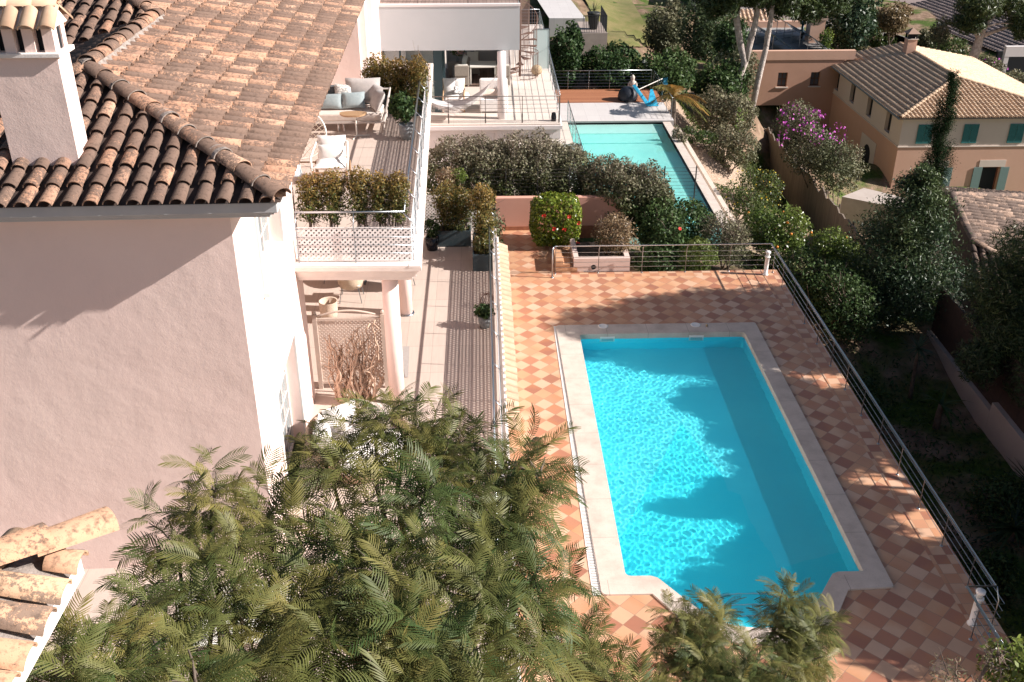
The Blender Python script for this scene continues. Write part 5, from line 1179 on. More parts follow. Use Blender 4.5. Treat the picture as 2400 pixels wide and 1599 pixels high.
W2.cycles.is_caustics_caster = True
for o in kids(npool): o.cycles.is_caustics_receiver = True
mb = MB(); mb.box(3.3, 8.95, 46.0, 49.15, N4 - .3, N4); mb.build('pool_terrace', M_grey, kind='structure')
mb = MB(); mb.box(3.3, 8.95, 49.15, 51.6, N4 - .3, N4 + .03); mb.build('wood_deck', deckwood('red_brown_decking', (.30, .115, .055), (.38, .16, .08), .14, 1), kind='structure')
simple_rail('railing', 'metal railing behind the red-brown wooden deck of the neighbouring pool', (3.4, 51.5), (8.7, 51.5), N4, 5, (.2, .36, .52, .68, .84), m=M_steel)
simple_rail('railing', 'metal railing down the right side of the neighbouring pool terrace', (8.8, 51.4), (8.85, 46.2), N4, 4, (.2, .36, .52, .68, .84), m=M_steel)
simple_rail('railing', 'metal railing between the modern house and its pool', (4.02, 35.0), (4.0, 45.9), N4, 8, (.2, .36, .52, .68, .84), m=M_steel)
fgp = thing('glass_screen', 'frosted glass screen at the corner below the modern house terrace', 'screen', (3.3, 37.2, N4)); mb = MB(); mb.box(3.05, 3.75, 37.2, 37.23, N4, N4 + 1.7); mb.build('pane', M_frost, fgp); mb = MB(); mb.box(3.75, 3.79, 37.19, 37.24, N4, N4 + 1.75); mb.build('post', M_steel, fgp)
# pool net, float, pot, statue, lamp
nt_ = thing('pool_net', 'long pool net with blue mesh bag leaning on the railing', 'pool net', (7.0, 50, N4)); a_, b_ = GY(1432 * K, 222 * K, 50.0), GY(1522 * K, 181 * K, 51.2); mb = MB(); mb.tube([a_, b_], .022, 6); mb.build('pole', M_wht, nt_)
mb = MB(); mb.add([b_, b_ + [.28, .05, .05], b_ + [.30, .02, -.42], b_ + [.10, 0, -.30]], [(0, 1, 2, 3)]); mb.add([b_ + [0, .12, 0], b_ + [.28, .15, .05], b_ + [.30, .10, -.42], b_ + [.10, .1, -.30]], [(3, 2, 1, 0)]); mb.build('net', mat('blue_mesh', (.02, .20, .34), None, .7), nt_)
fl_ = thing('pool_float', 'bright blue foam float folded open beside the black cover', 'pool float', (8.3, 48.9, N4)); M_blue = mat('bright_blue_foam', (.03, .38, .62), None, .6)
for (x0, dx) in ((7.55, .55), (8.45, -.2)):
    mb = MB(); q0 = np.array([8.15, 48.5, N4 + .03]); q1 = q0 + [.75, .1, 0] if dx < 0 else q0 + [-.1, .0, 0]
    if dx > 0: mb.add([(8.05, 48.35, N4 + .02), (8.28, 48.35, N4 + .02), (7.55, 49.3, N4 + .85), (7.42, 49.3, N4 + .80), (8.05, 48.42, N4), (8.28, 48.42, N4), (7.55, 49.38, N4 + .82), (7.42, 49.38, N4 + .77)], [(0, 1, 2, 3), (7, 6, 5, 4), (0, 3, 7, 4), (1, 5, 6, 2), (2, 6, 7, 3), (0, 4, 5, 1)])
    else: mb.add([(8.08, 48.4, N4 + .02), (8.62, 48.4, N4 + .02), (8.42, 49.2, N4 + .62), (8.30, 49.2, N4 + .62), (8.08, 48.5, N4), (8.62, 48.5, N4), (8.42, 49.28, N4 + .6), (8.30, 49.28, N4 + .6)], [(0, 1, 2, 3), (7, 6, 5, 4), (0, 3, 7, 4), (1, 5, 6, 2), (2, 6, 7, 3), (0, 4, 5, 1)])
    mb.build('panel', M_blue, fl_)
bc = thing('covered_grill', 'round black covered grill standing on the wooden deck', 'grill', (7.15, 49.6, N4)); mb = MB(); mb.lathe((7.25, 49.5, N4 + .03), [(.45, 0), (.50, .2), (.44, .42), (.28, .6), (.08, .66)], 18); o = mb.build('cover', mat('black_cover', (.012, .016, .025), None, .5, bump=.6, bs=8), bc, True)
bd = thing('statue', 'small white seated statue by the railing behind the wooden deck', 'statue', (5.9, 51.2, N4)); mb = MB(); bx_ = GY(1452 * K, 217 * K, 51.2); bx_[2] = N4 + .03; mb.lathe(bx_, [(.24, 0), (.26, .10), (.16, .18), (.15, .34), (.19, .46), (.08, .54), (.10, .60), (.105, .70), (.06, .78), (.02, .82)], 14); mb.build('figure', M_stone, bd, True)
for s in (-1, 1): mb = MB(); mb.tube([bx_ + [0, -.12, .10], bx_ + [s * .24, -.1, .08], bx_ + [s * .30, .04, .09]], [.07, .07, .05], 8); mb.tube([bx_ + [s * .17, 0, .44], bx_ + [s * .22, -.04, .28], bx_ + [s * .05, -.15, .19]], [.05, .045, .035], 7); mb.build('limb', M_stone, bd, True)
def lamp(label, x, y, zb, zt, lit=M_clear):
    t = thing('street_lamp', label, 'street lamp', (x, y, zb), 'lantern lamp posts'); Hh = zt - zb; M_ir = mat('black_iron', (.02, .025, .028), None, .5)
    mb = MB(); mb.tube([(x, y, zb), (x, y, zt - .62)], .035, 8); mb.lathe((x, y, zb), [(.09, 0), (.09, .12), (.05, .2), (.04, .5)], 10); mb.build('post', M_ir, t, True)
    h = MB(); h.lathe((x, y, zt - .60), [(.05, 0), (.10, .03), (.19, .36), (.23, .38), (.12, .50), (.04, .56), (.02, .62)], 6); l = h.build('lantern', mat('lantern_glass', (.62, .62, .58), None, .3), t)
    mb = MB(); mb.lathe((x, y, zt - .24), [(.235, 0), (.13, .13), (.045, .19), (.02, .27)], 6); mb.build('lid', M_ir, l)
lp_ = GY(1483 * K, 133 * K, 53); lamp('lantern lamp post with pale glass behind the wooden deck of the neighbouring pool', lp_[0], 53, -1.0, lp_[2])
# concrete wall behind the pool and lamp
cw = thing('concrete_wall', 'sloping concrete wall in the shade behind the neighbouring pool railing', 'wall', (5, 54, -1)); a_ = GY(1285 * K, 163 * K, 56); b_ = GY(1440 * K, 192 * K, 53.5); mb = MB(); mb.add([(a_[0], 56, -1.5), (b_[0] + .6, 53.5, -1.5), (b_[0] + .6, 53.5, b_[2]), (a_[0], 56, a_[2]), (a_[0], 56.3, -1.5), (b_[0] + .6, 53.8, -1.5), (b_[0] + .6, 53.8, b_[2]), (a_[0], 56.3, a_[2])], [(0, 1, 2, 3), (7, 6, 5, 4), (3, 2, 6, 7), (0, 3, 7, 4), (1, 5, 6, 2)]); mb.build('wall', mat('stained_concrete', (.34, .27, .22), (.24, .19, .16), .9, 2), cw)
# small palm
def palm(label, base, top, n, L, m, seed, group='small palms and spiky plants', name='palm_tree', rt=.09, droop=1.0, leaflets=True):
    g = np.random.default_rng(seed); t = thing(name, label, 'palm', base, group); base = np.array(base, float); top = np.array(top, float)
    mb = MB(); mb.tube(limb_path(base, top, g, .03), np.linspace(rt * 1.3, rt, 6), 9); mb.build('trunk', M_bark, t, True)
    mb = MB(); tn = []
    for i in range(n):
        a = g.uniform(0, 6.28); el = g.uniform(-.3, 1.2); l = L * g.uniform(.75, 1.1); d = np.array([math.cos(a) * math.cos(el), math.sin(a) * math.cos(el), math.sin(el)]); tt = g.random()
        pts = [top + d * l * s + np.array([0, 0, -droop * .6 * l * s * s]) for s in np.linspace(0, 1, 9)]
        side = np.cross(d, [0, 0, 1]); side /= np.linalg.norm(side) + 1e-9
        if leaflets:
            for k in range(1, 9):
                for q in (0, .33, .66):
                    p = pts[k - 1] + (pts[k] - pts[k - 1]) * q; ll = L * .30 * math.sin(math.pi * min(1, (k + q) / 9.5)) + .03
                    for s in (-1, 1):
                        e = p + side * s * ll * .8 + d * ll * .35 + np.array([0, 0, -ll * (.35 + .3 * g.random())]); w_ = d * .016 * L
                        mb.add([p - w_, p + w_, e], [(0, 1, 2)]); tn.append(np.clip(tt + g.normal() * .1, 0, 1))
            for k in range(8): mb.add([pts[k] - side * .012, pts[k] + side * .012, pts[k + 1] + side * .009, pts[k + 1] - side * .009], [(0, 1, 2, 3)]); tn.append(1)
        else:
            for k in range(8):
                w0 = .035 * L * (1 - k / 8.2); w1 = .035 * L * (1 - (k + 1) / 8.2); mb.add([pts[k] - side * w0, pts[k] + side * w0, pts[k + 1] + side * w1, pts[k + 1] - side * w1], [(0, 1, 2, 3)]); tn.append(tt)
    v = np.concatenate(mb.v); mesh('fronds', v, mb.f, m, t, tint=tn); return t
bp = G(1546 * K, 288 * K, -1.2); tpp = GY(1548 * K, 222 * K, bp[1]); palm('small palm with golden yellow drooping fronds at the corner of the neighbouring pool', bp, tpp, 15, 1.75, leafmat('golden_palm', (.10, .12, .03), (.42, .24, .07), transl=.25), 71, rt=.11)
# ================================================================== ORANGE HOUSE AND OTHER BUILDINGS
M_or = plaster('orange_render', (.58, .36, .265), (.62, .395, .295), .12); M_or2 = plaster('cream_upper_render', (.62, .53, .46), (.66, .57, .50), .12)
M_shut = mat('teal_shutters', (.025, .15, .155), (.035, .18, .18), .6, 6); M_wood = mat('brown_window_wood', (.10, .05, .03), None, .6)
M_otile = tilemat('orange_house_tiles', [(.64, .46, .32), (.68, .50, .35), (.60, .425, .295), (.66, .475, .33)], (.42, .30, .21), .10, .6)
C0 = GY(2070 * K, 272 * K, 65); ez = C0[2]; oh = thing('orange_house', 'orange and cream house with clay hip roof and teal shutters beyond the garden', 'house', (C0[0] + 5, 70, -12))
ox0, oy0, ox1, oy1 = C0[0] + .35, 65.4, C0[0] + 11.6, 81.5
def wallx(mb, y, x0, x1, z0, z1, ops, t=.35):          # wall facing -Y with openings (x0,x1,z0,z1)
    cur = x0
    for a, b, c, d in sorted(ops):
        mb.box(cur, a, y, y + t, z0, z1)
        if c > z0: mb.box(a, b, y, y + t, z0, c)
        if d < z1: mb.box(a, b, y, y + t, d, z1)
        cur = b
    mb.box(cur, x1, y, y + t, z0, z1)
def wally(mb, x, y0, y1, z0, z1, ops, t=.35):
    cur = y0
    for a, b, c, d in sorted(ops):
        mb.box(x, x + t, cur, a, z0, z1)
        if c > z0: mb.box(x, x + t, a, b, z0, c)
        if d < z1: mb.box(x, x + t, a, b, d, z1)
        cur = b
    mb.box(x, x + t, cur, y1, z0, z1)
zb = ez - 2.05                                            # string course between cream and orange
upw = [(oy0 + 1.9 + k * 3.75, oy0 + 2.9 + k * 3.75, ez - 1.75, ez - .35) for k in range(4)]
mb = MB(); wally(mb, ox0, oy0 + .35, oy1, zb, ez - .02, upw); wallx(mb, oy0, ox0, ox1, zb, ez - .02, []); mb.box(ox1 - .35, ox1, oy0 + .35, oy1, zb, ez - .02); mb.box(ox0 + .35, ox1 - .35, oy1 - .35, oy1, zb, ez - .02); mb.build('upper_wall', M_or2, oh)
low = [(ox0 + 2.2, ox0 + 3.4, zb - 3.6, zb - 1.5), (ox0 + 6.1, ox0 + 7.3, zb - 3.6, zb - 1.5)]
mb = MB(); mb.box(ox0 + .002, ox0 + .35, oy0 + .35, oy1, -13, zb - .06); wallx(mb, oy0, ox0, ox1, -13, zb - .06, low); mb.box(ox1 - .35, ox1, oy0 + .35, oy1, -13, zb - .06); mb.build('lower_wall', M_or, oh)
mb = MB(); mb.box(ox0 - .05, ox1 + .05, oy0 - .05, oy1, zb - .06, zb); mb.build('string_course', M_or2, oh)
for (a, b, c, d) in upw:
    mb = MB(); mb.box(ox0 + .24, ox0 + .30, a, b, c, d); w_ = mb.build('window', M_wood, oh); mb = MB(); mb.box(ox0 + .225, ox0 + .238, a + .08, (a + b) / 2 - .04, c + .1, d - .1); mb.box(ox0 + .225, ox0 + .238, (a + b) / 2 + .04, b - .08, c + .1, d - .1); mb.build('pane', M_dark, w_)
def shutter(x0, x1, z0, z1, y, parent):
    s = MB(); xm = (x0 + x1) / 2
    for a, b in ((x0, xm - .012), (xm + .012, x1)):
        s.box(a, b, y - .05, y - .035, z0, z1)
        s.box(a, a + .06, y - .065, y - .05, z0, z1); s.box(b - .06, b, y - .065, y - .05, z0, z1)
        for z in (z0, (z0 + z1) / 2 - .04, z1 - .08): s.box(a + .06, b - .06, y - .065, y - .05, z, z + .08)
        zz = z0 + .12
        while zz < z1 - .1: s.box(a + .06, b - .06, y - .06, y - .05, zz, zz + .03); zz += .065
    return s.build('shutters', M_shut, parent)
for x in (ox0 + 1.1, ox0 + 4.2, ox0 + 7.3, ox0 + 10.2): shutter(x, x + 1.0, ez - 1.85, ez - .55, oy0, oh)
for (a, b, c, d) in low:
    mb = MB(); mb.box(a, b, oy0 + .22, oy0 + .3, c, d); w_ = mb.build('window', mat('red_brown_wood', (.20, .07, .04), None, .6), oh); mb = MB(); mb.box(a + .12, b - .12, oy0 + .205, oy0 + .218, c + .1, d - .1); mb.build('pane', M_dark, w_)
    M_pg = mat('pale_green_shutters', (.16, .24, .23), None, .6)
    for xa, xb in ((a - .62, a - .03), (b + .03, b + .62)): mb = MB(); mb.box(xa, xb, oy0 - .06, oy0 - .02, c, d); mb.build('open_shutter', M_pg, oh)
    mb = MB(); mb.box(a - .3, b + .3, oy0 - .03, oy0 - .002, d + .02, d + .5); mb.build('lintel', M_or2, oh)
mb = MB(); yc = oy0 + 5.2
mb.box(ox0 - .03, ox0, yc - 1.5, yc + 1.5, zb - 3.4, zb - 1.0); a_ = mb.build('arch_surround', M_or2, oh)
mb = MB(); pts = [(yc - .7, zb - 3.4)] + [(yc + .7 * math.cos(t), zb - 2.2 + .7 * math.sin(t)) for t in np.linspace(math.pi, 0, 11)] + [(yc + .7, zb - 3.4)]; mb.add([(ox0 - .034, y, z) for y, z in pts], [tuple(range(len(pts)))]); mb.build('opening', M_dark, a_)
# roof
pk = GY(2190 * K, 180 * K, 65); PT = .19; W_h = (ox1 - ox0) / 2 + .4
ex0, ey0, ex1, ey1 = ox0 - .4, oy0 - .42, ox1 + .4, oy1 + .3; xm = (ex0 + ex1) / 2; zr = ez + PT * (xm - ex0)
R_ = [(ex0, ey0, ez), (ex1, ey0, ez), (ex1, ey1, ez), (ex0, ey1, ez), (xm, ey0 + (xm - ex0), zr), (xm, ey1, zr)]
rf = mesh('roof', R_, [(0, 1, 4), (1, 2, 5, 4), (3, 0, 4, 5), (2, 3, 5)], M_otile, oh); s2 = math.sqrt(1 + PT * PT); W_ = xm - ex0
mb = MB(); slope_tiles(mb, (ex0, ey0, ez), (1, 0, 0), np.array([0, 1, PT]) / s2, np.array([0, -PT, 1]) / s2, 2 * W_, .30, .46, lambda u: (-.05, min(u, 2 * W_ - u) * s2), .11, n=5); mb.build('front_tiles', M_otile, rf, True)
mb = MB(); slope_tiles(mb, (ex0, ey0, ez), (0, 1, 0), np.array([1, 0, PT]) / s2, np.array([-PT, 0, 1]) / s2, ey1 - ey0, .30, .46, lambda u: (-.05, min(u, W_) * s2), .11, n=5); mb.build('left_tiles', M_otile, rf, True)
mb = MB(); slope_tiles(mb, (ex1, ey0, ez), (0, 1, 0), np.array([-1, 0, PT]) / s2, np.array([PT, 0, 1]) / s2, ey1 - ey0, .30, .46, lambda u: (-.05, min(u, W_) * s2), .11, n=5); mb.build('right_tiles', M_otile, rf, True)
mo = MB(); mb = MB(); caps(R_[0], R_[4], .06, .15, False); caps(R_[1], R_[4], .06, .15, False); caps(R_[4], R_[5], .06, .15, False); mb.build('ridge_tiles', M_otile, rf, True)
mb = MB(); mb.box(ex0 + .03, ex1 - .03, ey0 + .03, ey0 + .4, ez - .10, ez - .02); mb.box(ex0 + .03, ex0 + .4, ey0 + .4, ey1, ez - .10, ez - .02); mb.build('eaves', mat('dark_eaves', (.16, .14, .13), None, .7), rf)
mb = MB(); mb.tube([(ex0 - .06, ey0, ez - .03), (ex0 - .06, ey1, ez - .03)], .07, 8); mb.tube([(ex0 + .15, ey1 - .4, ez - .1), (ox0 - .08, ey1 - .5, ez - .6), (ox0 - .08, ey1 - .5, -12.5)], .05, 7); mb.build('gutter', mat('grey_gutter', (.14, .16, .17), None, .5), rf)
def smallchimney(parent, x, y, z0, z1, w_, m, hood=True):
    mb = MB(); mb.box(x - w_, x + w_, y - w_, y + w_, z0, z1); c = mb.build('chimney', m, parent); mb = MB(); mb.box(x - w_ - .05, x + w_ + .05, y - w_ - .05, y + w_ + .05, z1, z1 + .06); mb.build('ledge', M_or2, c)
    mb = MB()
    for a in (-1, 1):
        for b in (-1, 1): mb.box(x + a * w_ - .06 * (a > 0) * 2, x + a * w_ + .12 - .12 * (a > 0), y + b * w_ - .12 * (b > 0), y + b * w_ + .12 - .12 * (b > 0), z1 + .06, z1 + .45)
    mb.box(x - w_ * .6, x + w_ * .6, y - w_ * .6, y + w_ * .6, z1 + .06, z1 + .45); mb.build('vent', M_dark if hood else m, c)
    mb = MB(); e = w_ + .14; mb.add([(x - e, y - e, z1 + .45), (x + e, y - e, z1 + .45), (x + e, y + e, z1 + .45), (x - e, y + e, z1 + .45), (x, y, z1 + .85)], [(0, 1, 4), (1, 2, 4), (2, 3, 4), (3, 0, 4), (3, 2, 1, 0)]); mb.build('hood', mat('brown_hood', (.30, .20, .15), None, .8), c); return c
q = GY(2090 * K, 112 * K, 79.0); smallchimney(rf, q[0], 79.0, zr - .8, q[2] + .75, .36, M_or)
# flat-roofed wing with solar panels
fy = 79.5; fz = GY(1750 * K, 128 * K, fy)[2]; fx0 = GY(1745 * K, 130 * K, fy)[0]; fx1 = ox0 + .5; fy1 = 92
wing = thing('flat_roofed_wing', 'flat-roofed orange house wing with parapet, small dark windows and arched gateway', 'house', (fx0 + 3, fy + 3, -12))
wz = [(GY(1785 * K, 200 * K, fy), GY(1811 * K, 167 * K, fy)), (GY(1860 * K, 198 * K, fy), GY(1886 * K, 166 * K, fy))]
ops = [(a[0], b[0], a[2], b[2]) for a, b in wz]; ar = (GY(1700 * K, 330 * K, fy)[0], GY(1792 * K, 300 * K, fy)[0])
mb = MB(); wallx(mb, fy, fx0 - 3.5, fx1, -9.2, fz - .35, ops, .4); mb.box(fx1 - .4, fx1, fy + .4, fy1, -9.2, fz - .35); mb.box(fx0 - 3.5, fx0 - 3.1, fy + .4, fy1, -13, fz - .35); mb.box(ar[1], fx1, fy, fy + .4, -13, -9.2); mb.box(fx0 - 3.1, fx1 - .4, fy1 - .4, fy1, -13, fz - .35); mb.build('wall', plaster('dark_orange_render', (.50, .29, .205), (.55, .325, .235), .12), wing)
mb = MB(); mb.box(fx0 - 3.5, fx1 + .8, fy - .06, fy + .34, fz - .35, fz + .35); mb.build('parapet', M_or, wing); mb = MB(); mb.box(fx0 - 3.5, fx1, fy1 - .34, fy1 + .06, fz - .35, fz + .2); mb.build('parapet', M_or, wing)
mb = MB(); mb.quad((fx0 - 3.4, fy + .34, fz - .33), (fx1, fy + .34, fz - .33), (fx1, fy1 - .34, fz - .33), (fx0 - 3.4, fy1 - .34, fz - .33)); mb.build('flat_roof', mat('grey_roof_membrane', (.20, .22, .23), (.36, .33, .31), .8, .7), wing)
for (a, b, c, d) in ops:
    mb = MB(); mb.box(a, b, fy + .25, fy + .32, c, d); w_ = mb.build('window', M_wood, wing); mb = MB()
    for i in range(2):
        for j in range(2): mb.box(a + .10 + i * (b - a) / 2 * .93, a + (b - a) / 2 * .92 + i * (b - a) / 2 * .93, fy + .235, fy + .248, c + .1 + j * (d - c) / 2 * .94, c + (d - c) / 2 * .92 + j * (d - c) / 2 * .94)
    mb.build('panes', mat('dim_window_panes', (.10, .10, .11), None, .15), w_); mb = MB(); mb.box(a - .12, b + .12, fy - .08, fy, c - .08, c); mb.build('sill', M_or2, w_)
M_solar = mat('solar_glass', (.012, .03, .04), (.02, .05, .065), .12, 3, spec=.8)
for i, (x0, y0, lb) in enumerate(((1705, 125, 'left'), (1785, 125, 'right'))):
    t = thing('solar_panel', 'tilted solar panel row on the flat orange roof, %s one' % ('half hidden by the pine trunks,' if i == 0 else 'beside the stone chimney,'), 'solar panel', (fx0, 84, fz), 'solar panels on the flat roof')
    a = GY(x0 * K, 78 * K, 89); b = GY((x0 + 65) * K, 118 * K, 82.0); z = fz - .2
    ax = a[0]; bx_ = b[0]; w2 = 1.35
    mb = MB(); P4 = [(ax, 89, a[2] - .1), (ax + w2 * .25, 89.1, a[2] - 1.1), (bx_ + w2 * .55, 81.6, b[2] - .95), (bx_, 81.4, b[2] + .10)]
    P4 = [(ax - .2, 89, z + 1.35), (ax + 1.5, 89, z + .25), (bx_ + 1.7, 81, z + .25), (bx_ + .0, 81, z + 1.35)]
    v = P4 + [(x, y, q - .06) for x, y, q in P4]; mb.add(v, [(0, 1, 2, 3), (7, 6, 5, 4), (0, 4, 5, 1), (1, 5, 6, 2), (2, 6, 7, 3), (3, 7, 4, 0)]); mb.build('panel', M_solar, t)
    for s in np.linspace(.05, .95, 5):
        mb = MB(); p = np.array(P4[0]) * (1 - s) + np.array(P4[3]) * s; q = np.array(P4[1]) * (1 - s) + np.array(P4[2]) * s; mb.tube([p - [0, 0, .08], (p[0], p[1], fz - .33)], .03, 5); mb.tube([q - [0, 0, .08], (p[0] - .2, p[1], fz - .25)], .03, 5); mb.build('mounting', M_steel, t)
q = GY(1868 * K, 105 * K, 86); sc_ = thing('stone_chimney', 'square chimney with gabled stone hood beside the solar panels', 'chimney', (q[0], 86, fz)); mb = MB(); mb.box(q[0] - .6, q[0] + .6, 85.4, 86.6, fz - .35, fz + 1.5); mb.build('stack', M_or, sc_)
mb = MB(); mb.box(q[0] - .72, q[0] + .72, 85.3, 86.7, fz + 1.5, fz + 2.35); h_ = mb.build('hood', mat('pale_brown_stone', (.46, .33, .26), (.40, .28, .22), .9, 3), sc_); mb = MB()
for k in range(5): mb.box(q[0] - .6 + k * .26, q[0] - .46 + k * .26, 85.28, 85.3, fz + 1.75, fz + 2.1)
mb.build('vents', M_dark, h_); mb = MB(); mb.add([(q[0] - .85, 85.15, fz + 2.35), (q[0] + .85, 85.15, fz + 2.35), (q[0] + .85, 86.85, fz + 2.35), (q[0] - .85, 86.85, fz + 2.35), (q[0], 85.15, fz + 2.95), (q[0], 86.85, fz + 2.95)], [(0, 1, 4), (2, 3, 5), (0, 4, 5, 3), (1, 2, 5, 4), (3, 2, 1, 0)]); mb.build('cap', mat('dark_slate', (.12, .11, .11), None, .8), h_)
q = GY(1843 * K, 75 * K, 87); sp_ = thing('stove_pipe', 'thin dark stove pipe behind the solar panels', 'pipe', (q[0], 87, fz)); mb = MB(); mb.tube([(q[0], 87, fz - .3), (q[0], 87, q[2] + .7)], .12, 8); mb.lathe((q[0], 87, q[2] + .7), [(.26, 0), (.26, .16), (.05, .24)], 10); mb.build('pipe', M_teal, sp_, True)
# tiled roof of the right-hand neighbour
rp1, rp2 = GY(2186 * K, 452 * K, 35.6), GY(2236 * K, 556 * K, 31.2); dr = rp2 - rp1; dr[2] = 0; rL = np.linalg.norm(dr); dr /= rL; ro = np.array([-dr[1], dr[0], 0]); ro = ro if ro[0] > 0 else -ro
rz_ = (rp1[2] + rp2[2]) / 2; rh = thing('tiled_house', 'house with weathered clay tile roof at the right edge, behind the dark pine', 'house', (rp1[0] + 4, 33, -3))
M_rt = tilemat('right_roof_tiles', [(.30, .205, .155), (.36, .255, .195), (.25, .175, .14), (.40, .285, .22)], (.10, .075, .065), .66)
RWd = 7.0; dn = .30; Pa = np.array([rp1[0], rp1[1], rz_]); Pb = np.array([rp2[0], rp2[1], rz_]); Pc = Pb + ro * RWd + dr * RWd - [0, 0, dn * RWd]; Pd = Pa + ro * RWd - dr * RWd - [0, 0, dn * RWd]; Pe = Pb - ro * 2 + dr * 2 - [0, 0, .6]; Pe2 = Pb + dr * RWd - [0, 0, dn * RWd]; Pf = Pa - dr * RWd - [0, 0, dn * RWd]
rr_ = mesh('roof', [Pa, Pb, Pc, Pd, Pe2, Pf, Pe], [(0, 1, 2, 3), (1, 4, 2), (0, 3, 5), (0, 5, 4, 1)], M_under, rh); s3 = math.sqrt(1 + dn * dn)
vS2 = (-ro + np.array([0, 0, dn])) / s3; nS2 = (ro * dn + np.array([0, 0, 1])) / s3
mb = MB(); slope_tiles(mb, Pd, dr, vS2, nS2, rL + 2 * RWd, .33, .50, lambda u: (-.03, min(u, RWd, rL + 2 * RWd - u) * s3), .10, .02, hi=.11, n=7); mb.build('side_tiles', M_rt, rr_, True)
vF2 = (-dr + np.array([0, 0, dn])) / s3; nF2 = (dr * dn + np.array([0, 0, 1])) / s3
mb = MB(); slope_tiles(mb, Pc, -ro, vF2, nF2, RWd + .1, .27, .42, lambda u: (-.03, min(u, RWd) * s3), .10, n=5); mb.build('front_tiles', M_rt, rr_, True)
mb = MB(); vB2 = (dr + np.array([0, 0, dn])) / s3; nB2 = (-dr * dn + np.array([0, 0, 1])) / s3; slope_tiles(mb, Pd, -ro, vB2, nB2, RWd + .1, .27, .42, lambda u: (-.03, min(u, RWd) * s3), .10, n=5); mb.build('back_tiles', M_rt, rr_, True)
mo = MB(); mb = MB(); caps(Pa, Pb, .05, .14, False); caps(Pd, Pa, .05, .14, False); caps(Pc, Pb, .05, .14, False); mb.build('ridge_tiles', M_rt, rr_, True)
mb = MB(); ca = [Pa - ro * .0 - dr * 1.5, Pb + dr * (RWd - .5), Pb + dr * (RWd - .5) + ro * (RWd - .6), Pa - dr * (RWd - .5) + ro * (RWd - .6)]; mb.prism([c[:2] for c in ca], -4, rz_ - dn * RWd - .05); mb.build('walls', M_or2, rh)
# houses far behind
def farhouse(label, x0, x1, y0, y1, z0, z1, wallm, tilem, pitch, axis, cat='house', tiles=True):
    t = thing('distant_house', label, cat, ((x0 + x1) / 2, y0, z0), 'houses far behind the gardens'); mb = MB(); mb.box(x0, x1, y0, y1, z0, z1); mb.build('walls', wallm, t)
    if axis is None: return t
    return t
M_gt = tilemat('grey_brown_tiles', [(.34, .27, .25), (.38, .30, .275), (.31, .245, .225)], (.20, .165, .155), .35, .5)
# long grey-brown tiled roof, top right
fa = G(2060 * K, -8 * K, -5.5); 
lr = thing('long_roofed_house', 'long low house with grey-brown tiled roof running across the top right', 'house', (50, 92, -9)); 
e0 = GY(2130 * K, 48 * K, 100); e1 = GY(2380 * K, 170 * K, 84); ez2 = -8.6
E0_ = G(2105 * K, 45 * K, ez2); E1_ = G(2420 * K, 172 * K, ez2); du = E1_ - E0_; Lr = np.linalg.norm(du); du /= Lr; dv = np.array([-du[1], du[0], 0]); dv = dv if dv[1] > 0 else -dv; pt_ = .17; s4 = math.sqrt(1 + pt_ ** 2); Wd = 7.5
A0_ = E0_ - du * 30; mb = MB(); mb.add([A0_, E1_ + du * 20, E1_ + du * 20 + dv * Wd + [0, 0, pt_ * Wd], A0_ + dv * Wd + [0, 0, pt_ * Wd], A0_ + dv * 2 * Wd, E1_ + du * 20 + dv * 2 * Wd], [(0, 1, 2, 3), (3, 2, 5, 4)]); lrr = mb.build('roof', M_gt, lr)
mb = MB(); slope_tiles(mb, E0_ - du * 6, du, (dv + np.array([0, 0, pt_])) / s4, (-dv * pt_ + np.array([0, 0, 1])) / s4, Lr + 14, .42, .62, lambda u: (-.05, Wd * s4), .15, n=4); mb.build('roof_tiles', M_gt, lrr, True)
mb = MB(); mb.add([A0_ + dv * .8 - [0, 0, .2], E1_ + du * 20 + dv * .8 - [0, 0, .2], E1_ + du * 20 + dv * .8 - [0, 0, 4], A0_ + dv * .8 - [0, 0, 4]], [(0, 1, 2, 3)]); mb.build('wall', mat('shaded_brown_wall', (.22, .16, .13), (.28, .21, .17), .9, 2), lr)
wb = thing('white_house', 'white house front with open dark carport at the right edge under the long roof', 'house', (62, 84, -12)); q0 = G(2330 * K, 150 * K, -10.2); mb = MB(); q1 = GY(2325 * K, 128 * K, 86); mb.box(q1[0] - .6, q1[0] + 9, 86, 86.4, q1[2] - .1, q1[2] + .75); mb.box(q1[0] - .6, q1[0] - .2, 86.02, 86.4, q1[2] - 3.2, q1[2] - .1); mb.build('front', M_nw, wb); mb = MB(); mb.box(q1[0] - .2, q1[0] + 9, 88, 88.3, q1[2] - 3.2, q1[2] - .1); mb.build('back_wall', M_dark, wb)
dbl = thing('dark_blue_building', 'dark blue shaded roof at the top right corner beyond the long roof', 'building', (55, 125, -6)); q0 = G(2190 * K, 6 * K, -8.5); mb = MB(); mb.prism([(q0[0], q0[1]), (q0[0] + 30, q0[1] - 10), (q0[0] + 34, q0[1] + 6), (q0[0] + 4, q0[1] + 16)], -11, -7.6); mb.build('roof', mat('blue_slate', (.04, .07, .10), (.06, .09, .12), .5, 1), dbl)
sky_ = thing('roof_window', 'pale glazed roof window panel half hidden by the far right pine', 'roof window', (58, 96, -5)); q0 = E1_ - du * 6 + dv * 6 + np.array([0, 0, pt_ * 6 + .25]); mb = MB(); mb.add([q0, q0 + du * 6, q0 + du * 6 + dv * 2.4 + [0, 0, pt_ * 2.4], q0 + dv * 2.4 + [0, 0, pt_ * 2.4]], [(0, 1, 2, 3)]); mb.build('pane', M_frost, sky_)
